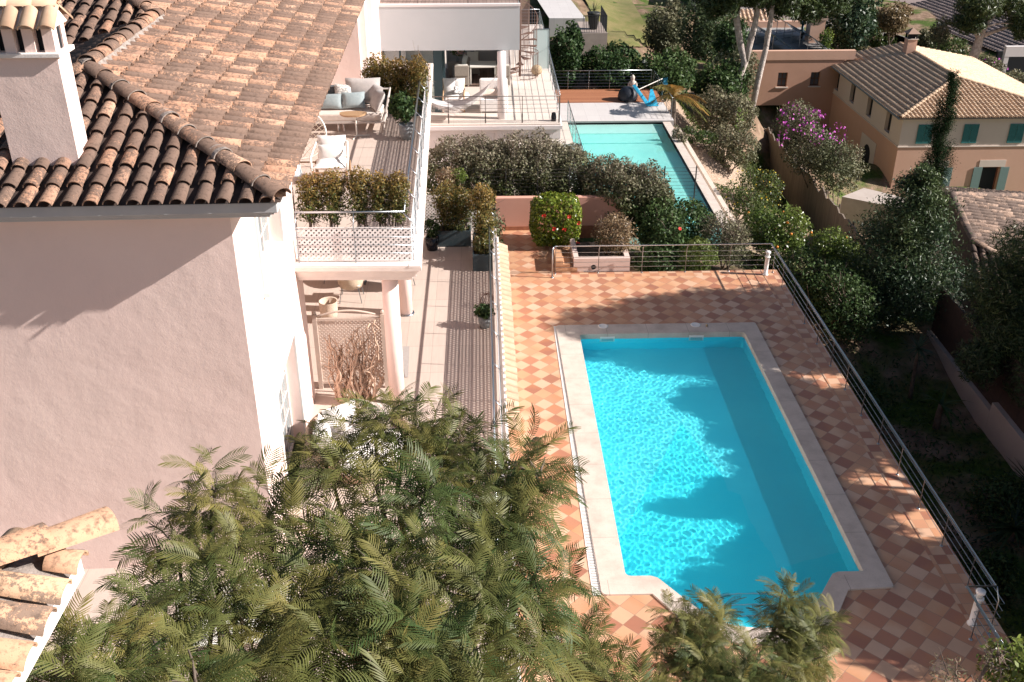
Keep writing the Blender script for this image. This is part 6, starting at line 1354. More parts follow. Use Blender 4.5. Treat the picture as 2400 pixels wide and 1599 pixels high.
# pale house behind the twin pine
ph = thing('pale_house', 'pale house with clay tiled porch and white balustrade, behind the twin pine', 'house', (30, 100, -6)); 
y_ = 104; a_, b_ = GY(1610 * K, 20 * K, y_), GY(1890 * K, 60 * K, y_); mb = MB(); mb.box(a_[0], b_[0] + 3, y_, y_ + 6, -12, a_[2] + 3); mb.build('wall', plaster('pinkish_far_render', (.55, .46, .43), (.60, .50, .47), .1), ph)
mb = MB(); c_, d_ = GY(1690 * K, 42 * K, y_ - 1.4), GY(1890 * K, 38 * K, y_ - 1.4); mb.box(c_[0], d_[0] + 2, y_ - 1.5, y_ - 1.25, c_[2] - 1.2, c_[2] - .2); mb.build('balcony', M_nw, ph)
mb = MB(); 
for i in range(40): x = c_[0] + .05 + i * .30; mb.box(x, x + .05, y_ - 1.45, y_ - 1.38, c_[2] - .2, c_[2] + .9)
mb.box(c_[0], c_[0] + 12, y_ - 1.48, y_ - 1.36, c_[2] + .9, c_[2] + .98); mb.build('balustrade', M_nw, ph)
mb = MB(); p0 = GY(1625 * K, 55 * K, y_ - 3.5); slope_tiles(mb, p0, (1, 0, 0), np.array([0, 1, .45]) / 1.097, np.array([0, -.45, 1]) / 1.097, 6.0, .42, .6, lambda u: (0, 2.2), .17, n=5); mb.build('porch_tiles', M_newtile, ph, True)
mb = MB(); mb.box(p0[0] + 5.8, p0[0] + 6.3, y_ - 3.4, y_ - .1, p0[2] - 4, p0[2] - .1); mb.build('porch_wall', M_nw, ph)
wf = thing('white_fence', 'white slatted garden fence curving behind the orange house roof', 'fence', (42, 92, -9)); y_ = 95; mb = MB()
for i in range(30):
    q = GY((2030 + i * 2.0) * K, (95 + .0 * i - 22 * math.cos(i / 30 * 1.2) + 8) * K, y_); mb.box(q[0] - .09, q[0] + .09, y_, y_ + .05, q[2] - 1.1, q[2] + .2)
mb.build('slats', M_nw, wf)
la = GY(2158 * K, 50 * K, 90); lamp('distant dark lamp post in front of the long grey-brown roof', la[0], 90, la[2] - 4.2, la[2])
# lawn, driveway and terrace wall at the top
def drape(name, pts, m, off, n=10, **k):
    A, B, C_, D = [np.array(p, float) for p in pts]; V = []
    for i in range(n + 1):
        for j in range(n + 1):
            u, v = i / n, j / n; p = (A * (1 - u) + B * u) * (1 - v) + (D * (1 - u) + C_ * u) * v; p = onground(p[0], p[1]); p[2] = hz(p[0], p[1]) + off; V.append(p)
    return mesh(name, V, [(i * (n + 1) + j, (i + 1) * (n + 1) + j, (i + 1) * (n + 1) + j + 1, i * (n + 1) + j + 1) for i in range(n) for j in range(n)], m, None, True, **k)
lawn = [(1400, 112), (1512, 112), (1440, -15), (1335, -15)]
drape('lawn', lawn, mat('dry_lawn', (.12, .13, .035), (.20, .165, .07), .95, 1.2, bump=1, bs=18, bd=.05), .12, 14, kind='structure')
p, f = [], []
dz = -.35; dv_ = [G(1262 * K, 42 * K, dz), G(1345 * K, 42 * K, dz), G(1300 * K, -15 * K, dz), G(1225 * K, -15 * K, dz)]; mb = MB(); mb.add([*dv_, *[q - [0, 0, 1.5] for q in dv_]], [(0, 1, 2, 3), (0, 4, 5, 1), (1, 5, 6, 2)]); mb.build('driveway', M_grey, kind='structure')
tw = thing('terrace_wall', 'grey rendered wall block with iron railing beside the lawn', 'wall', (8, 64, 0)); a_ = GY(1337 * K, 106 * K, 63); b_ = GY(1396 * K, 76 * K, 63); mb = MB(); mb.box(a_[0], b_[0], 63, 66.5, a_[2] - 1, b_[2]); mb.build('wall', mat('grey_brown_render', (.40, .33, .29), (.34, .28, .25), .9, 2), tw)
mb = MB()
for i in range(15): x = a_[0] + .05 + (b_[0] - a_[0] - .1) * i / 14; mb.tube([(x, 63.1, b_[2]), (x, 63.1, b_[2] + 1.0)], .016, 4, False)
for i in range(14): y = 63.1 + 3.3 * i / 13; mb.tube([(b_[0] - .06, y, b_[2]), (b_[0] - .06, y, b_[2] + 1.0)], .016, 4, False)
mb.tube([(a_[0] + .05, 63.1, b_[2] + 1), (b_[0] - .06, 63.1, b_[2] + 1), (b_[0] - .06, 66.4, b_[2] + 1)], .025, 5); mb.build('iron_railing', M_dark, tw)
pp_ = thing('potted_agave', 'spiky agave in a tall dark pot on the wall block beside the lawn', 'potted plant', (a_[0] + 1.1, 64.3, b_[2])); mb = MB(); mb.lathe((b_[0] - .75, 64.2, b_[2]), [(.24, 0), (.38, .9), (.42, 1.0), (.35, 1.0)], 14); mb.build('pot', mat('dark_pot', (.03, .03, .03), None, .6), pp_, True)
mb = MB(); g_ = np.random.default_rng(4); tn = []
for i in range(40):
    a = g_.uniform(0, 6.28); el = g_.uniform(.1, 1.3); l = .85; d = np.array([math.cos(a) * math.cos(el), math.sin(a) * math.cos(el), math.sin(el)]); c = np.array([b_[0] - .75, 64.2, b_[2] + 1.1]); s = np.cross(d, [0, 0, 1.]); s /= np.linalg.norm(s); mb.add([c - s * .03, c + s * .03, c + d * l - [0, 0, .2 * l]], [(0, 1, 2)]); tn.append(.3)
mesh('leaves', np.concatenate(mb.v), mb.f, L_grey, pp_, tint=tn)
# ---------------------------------------------------------------- pines in the middle distance
gtp = np.random.default_rng(9)
M_pbark = mat('pale_pine_bark', (.56, .49, .45), (.33, .27, .24), .9, 5, bump=1, bs=14, bd=.05)
def bigpine(label, trunks, ells, n, base, seed, group='tall pines with bare trunks'):
    t = thing('pine_tree', label, 'tree', base, group); mb = MB()
    for pts, r in trunks: mb.tube(pts, np.linspace(r[0], r[1], len(pts)), 10)
    for e in ells: mb.tube(limb_path(trunks[-1][0][-1], e[0], gtp, .1), np.linspace(.12, .03, 6), 6)
    mb.build('trunk', M_pbark, t, True)
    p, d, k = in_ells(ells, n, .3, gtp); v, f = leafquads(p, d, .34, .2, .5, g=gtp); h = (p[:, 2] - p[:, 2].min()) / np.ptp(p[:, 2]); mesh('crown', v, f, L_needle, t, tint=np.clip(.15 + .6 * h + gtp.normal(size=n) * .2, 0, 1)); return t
Yp = 56.0; q = lambda x, y: GY(x * K, y * K, Yp); b0 = q(1690, 215); 
bigpine('twin-trunked pine with pale bark between the shrubs and solar panels', [([q(1686, 222) - [0, 0, 1.5], q(1700, 172), q(1712, 142), q(1700, 95), q(1692, 40), q(1698, -10), q(1705, -40)], (.23, .15)), ([q(1712, 142), q(1722, 105), q(1735, 55), q(1742, 10), q(1748, -35)], (.20, .13))],
        [blob(1600, -60, 1710, 32, 56, 2.0), blob(1690, -70, 1780, 14, 56.5, 1.8), blob(1640, -80, 1750, -10, 55.5, 2.0)], 16000, b0 - [0, 0, 1.5], 1)
bigpine('single leaning pine right of the twin-trunked one', [([q(1722, 262) - [0, 0, .8], q(1742, 185), q(1760, 110), q(1772, 40), q(1778, -20)], (.19, .12))], [blob(1740, -70, 1850, 35, 57, 2.0), blob(1800, -50, 1905, 45, 58, 1.8), blob(1850, -60, 1960, 30, 58.5, 1.8)], 15000, q(1722, 262) - [0, 0, .8], 2)
Yp = 84.0; bigpine('umbrella pine in front of the long grey-brown roof, top right', [([q(2232, 138) - [0, 0, .6], q(2244, 112), q(2252, 85), q(2262, 60), q(2290, 25)], (.42, .22)), ([q(2252, 85), q(2285, 72), q(2330, 58)], (.2, .1)), ([q(2250, 92), q(2236, 65)], (.18, .1))],
                   [blob(2190, 30, 2262, 75, 84, 1.6), blob(2200, -20, 2300, 40, 84, 2.2), blob(2270, -25, 2360, 35, 85, 2.2), blob(2320, 20, 2400, 90, 83, 2.0)], 17000, q(2232, 138), 3)
# ---------------------------------------------------------------- fences and walls of the garden
rfn = thing('reed_fence', 'long weathered reed fence running uphill between the garden and the orange house', 'fence', (16.5, 45, -5)); M_reed = mat('weathered_reed', (.25, .20, .16), (.14, .11, .09), .95, 18, stretch=(.55, .55, .03)); rows_ = []
ry = np.linspace(33.5, 66, 60); V = []; gR = np.random.default_rng(2)
for i, y in enumerate(ry):
    x = 15.75 + (y - 35.7) * .104; zt = np.interp(y, [33.5, 36.1, 58.6, 66], [-3.3, -3.5, -6.0, -6.9]); V += [(x, y, zt - 2.6), (x, y, zt + gR.normal() * .11)]
V2 = [(x + .07, y, z) for x, y, z in V]; nV = len(V); F_ = [(2 * i, 2 * i + 2, 2 * i + 3, 2 * i + 1) for i in range(59)] + [(nV + 2 * i + 1, nV + 2 * i + 3, nV + 2 * i + 2, nV + 2 * i) for i in range(59)] + [(2 * i + 1, 2 * i + 3, nV + 2 * i + 3, nV + 2 * i + 1) for i in range(59)]
mesh('reed_screen', V + V2, F_, M_reed, rfn)
mb = MB()
for i in range(0, 60, 5): x, y, z = V[2 * i + 1]; mb = MB(); mb.tube([(x + .13, y, z - 2.6), (x + .13, y, z + .1)], .05, 6); mb.build('fence_post', M_bark, rfn)
bw = thing('boundary_wall', 'low pale rendered wall with a step, carrying a dark board fence right of the garden', 'wall', (14.1, 24, -3.1)); mb = MB(); mb.obox((14.22, 28.2), (14.08, 23.4), .22, -3.5, -2.3); mb.obox((14.08, 23.39), (13.85, 12), .22, -3.5, -2.0); mb.build('wall', plaster('pinkish_grey_render', (.42, .36, .34), (.36, .31, .30), .2), bw)
mb = MB()
for i in range(110):
    y = 28.1 - i * .145; x = 14.24 - (28.2 - y) * .023; zt = -2.3 if y > 23.4 else -2.0; mb.box(x - .012, x + .012 + (i % 2) * .006, y - .074, y + .074, zt + .02, zt + 1.55 + R.uniform(-.02, .02))
mb.build('board_fence', mat('dark_boards', (.055, .032, .026), (.035, .022, .02), .85, 8), bw)
sw_ = thing('stone_edging', 'low pale stone edging crossing the dark garden', 'wall', (12, 28, -3)); mb = MB(); a_, b_ = G(1925 * K, 822 * K, -2.9), G(2140 * K, 822 * K, -2.9); mb.obox(a_, b_, .55, -3.4, -2.72); mb.build('edging', mat('rough_limestone', (.34, .33, .31), (.20, .19, .18), .95, 9, bump=1, bs=18, bd=.05), sw_)
pth = G(1960 * K, 460 * K, -5.5); mb = MB(); P4 = [G(1935 * K, 452 * K, -8.2), G(2075 * K, 480 * K, -8.2), G(2080 * K, 455 * K, -8.2), G(1985 * K, 432 * K, -8.2)]; mb.add([*P4, *[p - [0, 0, 2] for p in P4]], [(0, 1, 2, 3), (0, 4, 5, 1), (3, 7, 4, 0)]); mb.build('paved_path', mat('pale_concrete', (.46, .40, .36), (.40, .34, .30), .9, 2), kind='structure')
# spiky plants in the shaded garden
L_spk = leafmat('spiky_leaves', (.02, .045, .02), (.06, .085, .03), transl=.15)
q0 = G(2090 * K, 920 * K, -3.1); palm('slender dracaena with a spiky head in the dark garden', (q0[0], q0[1], -3.1), GY(2110 * K, 800 * K, q0[1]), 34, .75, L_spk, 81, rt=.05, leaflets=False, droop=.5, name='dracaena')
q0 = G(2150 * K, 985 * K, -3.1); palm('broad-leaved banana plant in the dark garden', (q0[0], q0[1], -3.1), (q0[0], q0[1], -2.3), 9, 1.3, leafmat('banana_leaves', (.035, .075, .02), (.07, .11, .03), transl=.3), 82, rt=.08, leaflets=False, droop=.8, name='banana_plant')
for i, (px, py, zz) in enumerate(((2330, 1215, -2.6), (2380, 1130, -2.4))):
    q0 = G(px * K, py * K, zz); palm(('yucca clump with sword-shaped leaves low at the right picture edge', 'second yucca behind it at the right picture edge')[i], (q0[0], q0[1], -3.1), (q0[0], q0[1], zz), 60, 1.15, L_spk, 83 + i, rt=.07, leaflets=False, droop=.35, name='yucca')
bush('lemon_bush', 'leafy yellow-green bush at the bottom right corner over the railing', 'bush', [blob(2270, 1490, 2400, 1640, 9.5, .7), blob(2330, 1530, 2420, 1660, 9.2, .6)], 1500, .11, L_citrus, None, .5, .3, 6, None, grad(.3, 1), seed=88)
bush('olive_sprigs', 'sparse grey olive sprigs rising at the bottom edge beside the railing', 'bush', [blob(2140, 1520, 2240, 1640, 9.0, .5), blob(2250, 1490, 2330, 1560, 9.6, .3)], 520, .07, L_grey, None, .25, .2, 6, None, grad(.4, 1), .6, 34, seed=89)
for i, (x, y, r, zz) in enumerate(((10.6, 13.5, .8, -2.6), (11.2, 17.2, .7, -2.7), (10.4, 24.2, .9, -2.3), (12.6, 19.5, .9, -2.5), (12.9, 15.0, 1.0, -2.4), (10.2, 9.6, .9, -2.3), (12.5, 11.0, 1.2, -2.2))):
    bush('garden_shrub', ('low dark shrub near the foot of the deck wall, by the near corner', 'low dark shrub in the middle of the shaded garden', 'rounded dark shrub below the deck railing, next to the clipped bush', 'dark shrub close to the pale boundary wall', 'dark shrub in front of the yuccas', 'dark shrub below the railing at the bottom right', 'large dark shrub at the foot of the yuccas')[i], 'shrub', [(np.array([x, y, zz]), (r, r, r * .7)), (np.array([x + .4, y + .5, zz - .1]), (r * .7, r * .7, r * .5))], 1800, .11, L_dark, 'dark shrubs in the shaded garden', .5, .5, 4, None, grad(0, .5), seed=90 + i)
# ================================================================== TERRACE FURNITURE AND POTS
M_cream = mat('cream_cushions', (.66, .58, .52), (.60, .52, .47), .95, 12, bump=.3, bs=60); M_greyb = mat('blue_grey_cushion', (.26, .31, .325), (.31, .36, .37), .95, 14); M_dgrey = mat('charcoal_cushion', (.11, .12, .125), None, .95)
M_lin = mat('light_grey_linen', (.50, .46, .44), (.44, .405, .39), .95, 12); M_wh = mat('white_cotton_cushion', (.80, .77, .74), (.74, .70, .68), .95, 10); M_frm = mat('stone_coloured_metal', (.56, .50, .46), None, .5); M_teak = mat('teak', (.42, .26, .14), (.34, .20, .11), .55, 14, stretch=(3, 14, 3))
M_plant = mat('dark_teal_planter', (.035, .055, .065), (.045, .065, .075), .5, 6); M_wick = mat('wicker', (.50, .37, .27), (.32, .22, .16), .85, 45, bump=1, bs=60, bd=.01); M_gpot = mat('grey_pot', (.20, .22, .235), (.26, .28, .29), .6, 9)
sf = thing('sofa', 'low outdoor sofa with cream mattress and slim metal frame at the back of the balcony', 'sofa', (-3.5, 26.2, Z2))
mb = MB(); mb.box(-5.0, -2.46, 25.72, 25.78, Z2 + .20, Z2 + .25); mb.box(-5.0, -2.46, 26.66, 26.72, Z2 + .20, Z2 + .25); mb.box(-2.52, -2.46, 25.78, 26.66, Z2 + .20, Z2 + .25); mb.tube([(-2.49, 25.8, Z2 + .22), (-2.36, 25.95, Z2 + .80), (-2.36, 26.7, Z2 + .86), (-2.49, 26.7, Z2 + .22)], .022, 6); mb.tube([(-2.38, 26.7, Z2 + .84), (-5, 26.75, Z2 + .84)], .022, 6); mb.build('frame', M_frm, sf)
for x in (-2.49, -3.52, -3.66, -4.7):
    for y in (25.75, 26.69): mb = MB(); mb.tube([(x, y, Z2), (x, y, Z2 + .22)], .022, 6); mb.build('leg', M_frm, sf)
mb = MB(); mb.box(-5.0, -2.54, 25.74, 26.68, Z2 + .25, Z2 + .45); mb.build('mattress', M_cream, sf, bevel=.04)
SP = [(-2.66, 26.15, .70, .60, .55, .26, (1.1, 0, -1.2), M_lin, 'pale grey cushion propped against the right end of the sofa'), (-2.75, 26.42, .82, .46, .46, .24, (1.0, .2, -.9), M_lin, 'small grey cushion tucked into the right corner of the sofa'), (-3.05, 26.52, .84, .92, .66, .26, (1.35, 0, 0), M_lin, 'large grey back cushion in dappled light at the sofa\'s right end'), (-3.28, 26.20, .68, .60, .42, .22, (1.15, 0, .1), M_greyb, 'blue-grey cushion in the middle of the sofa, behind the wooden side table'), (-3.55, 26.42, .80, .48, .48, .24, (1.2, .1, .2), mat('spotted_cushion', (.30, .29, .28), (.66, .62, .58), .95, 22, lo=.44, hi=.54), 'white cushion with grey speckles on the sofa'), (-3.88, 26.18, .66, .66, .40, .22, (1.1, 0, -.05), M_greyb, 'broad blue-grey cushion left of the middle of the sofa'), (-3.98, 26.52, .80, .70, .40, .20, (1.3, 0, 0), M_dgrey, 'charcoal cushion leaning on the back of the sofa'), (-4.42, 26.16, .70, .50, .46, .24, (1.1, 0, .15), M_wh, 'white cushion at the left of the sofa beside the roof edge')]
for x, y, z, a, b, c, ro_, m, lb in SP: mb = MB(); mb.pillow((x, y, Z2 + z), a, b, c, ro_); mb.build('cushion', m, None, True, (x, y, Z2 + z), label=lb, category='cushion', group='cushions on the balcony sofa')
stb = thing('side_table', 'small side table with live-edge wooden top on a slim white leg', 'table', (-3.22, 25.2, Z2))
mb = MB(); pts = [(-3.2 + .33 * math.cos(t) * (1 + .12 * math.sin(3 * t)), 25.25 + .25 * math.sin(t) * (1 + .1 * math.cos(2 * t)), 0) for t in np.linspace(0, 2 * math.pi, 20, endpoint=False)]; mb.prism([p[:2] for p in pts], Z2 + .56, Z2 + .60); mb.build('tabletop', M_teak, stb)
mb = MB(); mb.tube([(-3.14, 25.25, Z2 + .03), (-3.14, 25.25, Z2 + .56)], .02, 6)
for a in (.3, 2.6, 4.5): mb.tube([(-3.14, 25.25, Z2 + .03), (-3.14 + .33 * math.cos(a), 25.25 + .28 * math.sin(a), Z2 + .012)], [.018, .012], 5)
mb.build('base', M_wht, stb)
ac = thing('armchair', 'teak armchair with white cushions in the middle of the balcony', 'chair', (-3.35, 22.0, Z2))
mb = MB()
for x in (-3.72, -2.98): mb.tube([(x, 21.66, Z2), (x, 21.66, Z2 + .36)], .022, 6); mb.tube([(x, 22.3, Z2), (x, 22.3, Z2 + .36)], .022, 6)
for y in (21.66, 22.3): mb.tube([(-3.72, y, Z2 + .28), (-2.98, y, Z2 + .28)], .02, 6)
mb.build('legs_frame', M_teak, ac); mb = MB(); mb.tube([(-3.74, 21.62, Z2 + .34), (-3.76, 21.75, Z2 + .60), (-3.70, 22.3, Z2 + .78), (-3.35, 22.46, Z2 + .86), (-3.0, 22.3, Z2 + .78), (-2.94, 21.75, Z2 + .60), (-2.96, 21.62, Z2 + .34)], .028, 7); mb.build('armrest', M_wht, ac, True)
mb = MB(); mb.pillow((-3.35, 21.95, Z2 + .40), .72, .66, .22); mb.build('seat', M_wh, ac, True)
for y, z, lb, m in ((22.28, .70, 'large white back cushion of the teak armchair', M_wh), (22.10, .60, 'oblong white cushion at the front of the teak armchair', M_wh)): mb = MB(); mb.pillow((-3.35, y, Z2 + z), .64 if z > .65 else .58, .48 if z > .65 else .36, .20, (1.2, 0, .02)); mb.build('cushion', m, None, True, (-3.35, y, Z2 + z), label=lb, category='cushion')
hc = thing('net_chair', 'round rope net chair half hidden behind the roof edge', 'chair', (-4.15, 22.6, Z2))
mb = MB(); cc = np.array([-4.1, 22.9, Z2 + .78]); e1 = np.array([1, 0, 0]); e2 = np.array([0, .45, .9]); ring = [cc + e1 * .55 * math.cos(t) + e2 * .55 * math.sin(t) for t in np.linspace(0, 2 * math.pi, 29)]; mb.tube(ring, .022, 6); mb.tube([cc + e2 * .55, cc + np.array([-.35, .2, 1.05])], .012, 5); mb.build('ring', M_wht, hc, True)
mb = MB(); nn = np.cross(e1, e2)
for k in range(-5, 6):
    h = .095 * k; 
    for sg in (1, -1):
        L_ = math.sqrt(max(0, .54 ** 2 - h * h)); d1 = (e1 + sg * e2) / math.sqrt(2); d2 = (e1 - sg * e2) / math.sqrt(2)
        mb.tube([cc + d2 * h + d1 * s + nn * .22 * (1 - (s * s + h * h) / .2916) for s in np.linspace(-L_, L_, 9)], .006, 4, False)
mb.build('net', mat('beige_rope', (.46, .37, .29), None, .9), hc)
mb = MB(); mb.tube([(-4.45, 22.3, Z2 + .32), (-3.75, 22.3, Z2 + .32)], .02, 5)
for x in (-4.45, -3.75): mb.tube([(x, 22.3, Z2), (x, 22.3, Z2 + .34)], .022, 5); mb.tube([(x, 22.95, Z2), (x, 22.8, Z2 + .4)], .022, 5)
mb.build('legs_frame', M_teak, hc); mb = MB(); mb.pillow((-4.22, 21.75, Z2 + .38), .46, .46, .22, (.9, 0, .3)); mb.build('cushion', mat('pale_blue_cotton', (.50, .60, .66), (.58, .66, .70), .95, 9), None, True, (-4.22, 21.75, Z2 + .3), label='pale blue cushion beside the net chair at the roof edge', category='cushion')
# planters with shrubs
def planter(label, x0, x1, y0, y1, z, h, ells, n, m, lf=.075, seed=0, tint=None, pm=None, group='shrubs in long dark planters'):
    t = thing('planter', label, 'planter', ((x0 + x1) / 2, (y0 + y1) / 2, z), group); mb = MB(); w_ = .03
    mb.box(x0, x1, y0, y0 + w_, z, z + h); mb.box(x0, x1, y1 - w_, y1, z, z + h); mb.box(x0, x0 + w_, y0 + w_, y1 - w_, z, z + h); mb.box(x1 - w_, x1, y0 + w_, y1 - w_, z, z + h); mb.build('box', pm or M_plant, t)
    mb = MB(); mb.quad((x0 + w_, y0 + w_, z + h - .06), (x1 - w_, y0 + w_, z + h - .06), (x1 - w_, y1 - w_, z + h - .06), (x0 + w_, y1 - w_, z + h - .06)); mb.build('soil', mat('potting_soil', (.04, .03, .025), None, .95), t)
    g = np.random.default_rng(300 + seed); p, d, k = in_ells(ells, n, .2, g); v, f = leafquads(p, d, lf, .48, .35, g=g); h_ = (p[:, 2] - p[:, 2].min()) / np.ptp(p[:, 2])
    mesh('foliage', v, f, m, t, tint=np.clip((tint(p, h_) if tint is not None else .3) + g.normal(size=n) * .2, 0, 1))
    mb = MB()
    for e in ells:
        for q in range(3):
            b = np.array([np.clip(e[0][0] + g.normal() * .08, x0 + .06, x1 - .06), np.clip(e[0][1] + g.normal() * .05, y0 + .06, y1 - .06), z + h - .08]); tp_ = np.array(e[0]) + g.normal(size=3) * np.array(e[1]) * .4 + [0, 0, e[1][2] * .5]; mb.tube(limb_path(b, tp_, g, .06, 4), [.014, .012, .01, .007, .004], 4, False)
            for _ in range(7):
                s = g.uniform(.3, .95); o = b + (tp_ - b) * s; dd = g.normal(size=3) * np.array(e[1]) * .7; mb.tube([o, o + dd], [.006, .003], 3, False)
    mb.build('stems', M_twig, t); return t
ph_ = grad(.05, .75, 1.6)
for i, (x0, x1, yt) in enumerate(((676, 752, 402), (728, 800, 390), (790, 858, 386), (846, 900, 398), (884, 944, 396))):
    e = [blob(x0, yt, x1, yt + 62, 18.0, .24), blob(x0 + 4, yt + 35, x1 - 4, 512, 17.95, .22)]; xa, xb = e[0][0][0] - .21, e[0][0][0] + .21
    planter(('first orange-tipped shrub behind the balcony lattice, next to the house wall', 'second orange-tipped shrub behind the balcony lattice', 'middle orange-tipped shrub behind the balcony lattice, the tallest', 'fourth orange-tipped shrub behind the balcony lattice', 'last orange-tipped shrub behind the balcony lattice, at the railing corner')[i], max(xa, -3.36), min(xb, -1.36), 17.72, 18.14, Z2, .36, e, 2900, L_photinia, .055, i, ph_, group='shrubs behind the balcony lattice')
for i, (x0, y0, x1, y1, Y) in enumerate(((832, 128, 905, 245, 28.0), (885, 138, 950, 255, 27.6), (932, 132, 986, 250, 27.3))):
    e = [blob(x0, y0, x1, y0 + 70, Y, .45), blob(x0 + 4, y0 + 45, x1 - 4, y1 + 8, Y, .45)]; c = e[0][0]
    planter(('tall orange-tipped shrub in a planter behind the sofa, left of the group', 'tall shrub in a planter behind the right end of the sofa', 'tall orange-tipped shrub at the balcony railing corner behind the sofa')[i], c[0] - .45, c[0] + .45 if i < 2 else -1.55, Y - .25, Y + .25, Z2, .5, e, 4600, L_photinia, .075, 10 + i, ph_, group='tall shrubs at the back of the balcony')
def pot(label, x, y, z, r, h, m, ells, n, lm, lf, seed, stem=None, group=None):
    t = thing('potted_plant', label, 'potted plant', (x, y, z), group); mb = MB(); mb.lathe((x, y, z), [(r * .75, 0), (r * .95, h * .5), (r, h), (r * .88, h), (r * .85, h - .04), (.0, h - .04)], 20); mb.build('pot', m, t, True)
    g = np.random.default_rng(seed); p, d, k = in_ells(ells, n, .25, g); v, f = leafquads(p, d, lf, .42, .4, g=g); mesh('foliage', v, f, lm, t, tint=np.clip(g.normal(.4, .25, n), 0, 1))
    mb = MB()
    for e in ells: mb.tube(limb_path((x, y, z + h - .05), e[0], g, .08, 4), [.016, .014, .012, .01, .006], 5)
    mb.build('stem', M_bark, t); return t
pot('glossy green young tree in a grey pot beside the balcony railing', -1.86, 25.0, Z2, .19, .40, M_gpot, [blob(895, 218, 952, 278, 25.3, .4)], 900, L_dark, .13, 1)
pot('small dark green plant in a grey pot on the lower walkway by the lattice', .02, 20.95, Z1, .15, .30, M_gpot, [(np.array([.0, 20.95, Z1 + .42]), (.23, .22, .17))], 420, L_dark, .10, 2)
pot('dark plant in a round black glazed pot at the foot of the lattice screen', -1.36, 25.55, Z1, .19, .36, mat('black_glaze', (.012, .016, .022), None, .12), [(np.array([-1.36, 25.55, Z1 + .62]), (.22, .2, .30))], 500, L_dark, .09, 3)
planter('long dark planter with dense shrubs across the far end of the walkway', -1.27, -.31, 25.7, 26.15, Z1, .46, [blob(990, 420, 1060, 500, 26.0, .35), blob(1035, 430, 1090, 510, 26.0, .35), blob(1000, 470, 1085, 535, 25.95, .3)], 5200, L_photinia, .075, 21, grad(0, .5))
planter('dark planter with tall loose shrub along the walkway railing', -.26, .24, 24.07, 25.6, Z1, .46, [blob(1075, 425, 1140, 500, 25.4, .4), blob(1085, 480, 1140, 560, 25.0, .4), blob(1085, 540, 1135, 588, 24.4, .25)], 5200, L_photinia, .075, 22, grad(.1, .7))
latpanel('white lattice screen at the far end of the lower walkway behind the shrubs', (-1.95, 26.5), (.2, 26.55), Z1 + .1, Z1 + 1.2)
latpanel('small white lattice screen behind the sofa beside the wing wall', (-3.3, 28.6), (-2.5, 28.6), Z2 + .1, Z2 + .9)
wbl = thing('wire_ball', 'open rusty wire ball standing by the lattice of the walkway', 'ornament', (.08, 22.0, Z1)); mb = MB()
for k in range(9):
    a = R.uniform(0, 3.14); b = R.uniform(-.6, .6); mb.tube([(.08 + .17 * math.cos(t) * math.cos(a), 22.0 + .17 * math.cos(t) * math.sin(a), Z1 + .19 + .17 * math.sin(t + b)) for t in np.linspace(0, 6.283, 15)], .005, 4, False)
mb.build('wire', M_rust, wbl)
dm = MB(); q = [G(930 * K, 868 * K, Z1), G(921 * K, 797 * K, Z1), G(941 * K, 797 * K, Z1), G(938 * K, 868 * K, Z1)]; dm.add([(p[0], p[1], Z1 + .012) for p in q], [(3, 2, 1, 0)]); dm.build('doormat', mat('grey_mat', (.36, .32, .30), (.42, .38, .36), .95, 40), None, loc=(q[0][0], q[0][1], Z1 + .012), label='grey rectangular mat on the lower terrace right of the front column', category='mat')
# dining set under the balcony
dtb = thing('dining_table', 'round table under the balcony, mostly hidden by the slab', 'table', (-2.75, 23.6, Z1)); mb = MB(); mb.lathe((-2.75, 23.6, Z1), [(.62, .70), (.64, .73), (.62, .75)], 28); mb.build('tabletop', M_dgrey, dtb); mb = MB()
for a in (0, 1.57, 3.14, 4.71): mb.tube([(-2.75, 23.6, Z1 + .7), (-2.75 + .35 * math.cos(a + .8), 23.6 + .35 * math.sin(a + .8), Z1)], .03, 6)
mb.build('base', M_dgrey, dtb)
M_rope = mat('natural_rope', (.58, .47, .35), (.48, .38, .28), .9, 30, bump=1, bs=70, bd=.01)
def ropechair(x, y, rz, label):
    t = thing('rope_chair', label, 'chair', (x, y, Z1), 'rope chairs round the terrace table', rz)
    for sx in (-.24, .24):
        for sy in (-.22, .24): mb = MB(); mb.tube([(sx * .8, sy * .8, .42), (sx * 1.12, sy * 1.12, 0)], .010, 5); mb.build('leg', M_dgrey, t, local=True)
    mb = MB(); mb.pillow((0, 0, .45), .52, .52, .12); mb.build('seat', M_cream, t, True, local=True)
    mb = MB(); V = []; n = 14; aa = np.linspace(math.radians(-25), math.radians(205), n + 1)
    for o in (0, .03):
        for z, r in ((.36, .25), (.52, .29), (.68, .315), (.80, .32)):
            for a in aa: V.append(((r + o) * math.cos(a), (r + o) * math.sin(a), z + (.0 if z < .7 else .04 * math.sin(a))))
    m = n + 1; Fq = [(r * m + k, r * m + k + 1, (r + 1) * m + k + 1, (r + 1) * m + k) for r in range(3) for k in range(n)]; Fq += [tuple(4 * m + q for q in f[::-1]) for f in Fq]; Fq += [(3 * m + k, 3 * m + k + 1, 7 * m + k + 1, 7 * m + k) for k in range(n)] + [(k + 1, k, 4 * m + k, 4 * m + k + 1) for k in range(n)]
    mb.add(V, Fq); mb.build('backrest', M_rope, t, True, local=True); return t
ropechair(-3.22, 22.55, math.pi, 'cream rope chair nearest the camera, in front of the table under the balcony'); ropechair(-3.75, 23.7, math.pi / 2, 'rope chair by the house wall under the balcony'); ropechair(-2.05, 23.1, -1.9, 'rope chair between table and columns under the balcony'); ropechair(-2.6, 24.6, .1, 'rope chair at the far side of the table under the balcony')
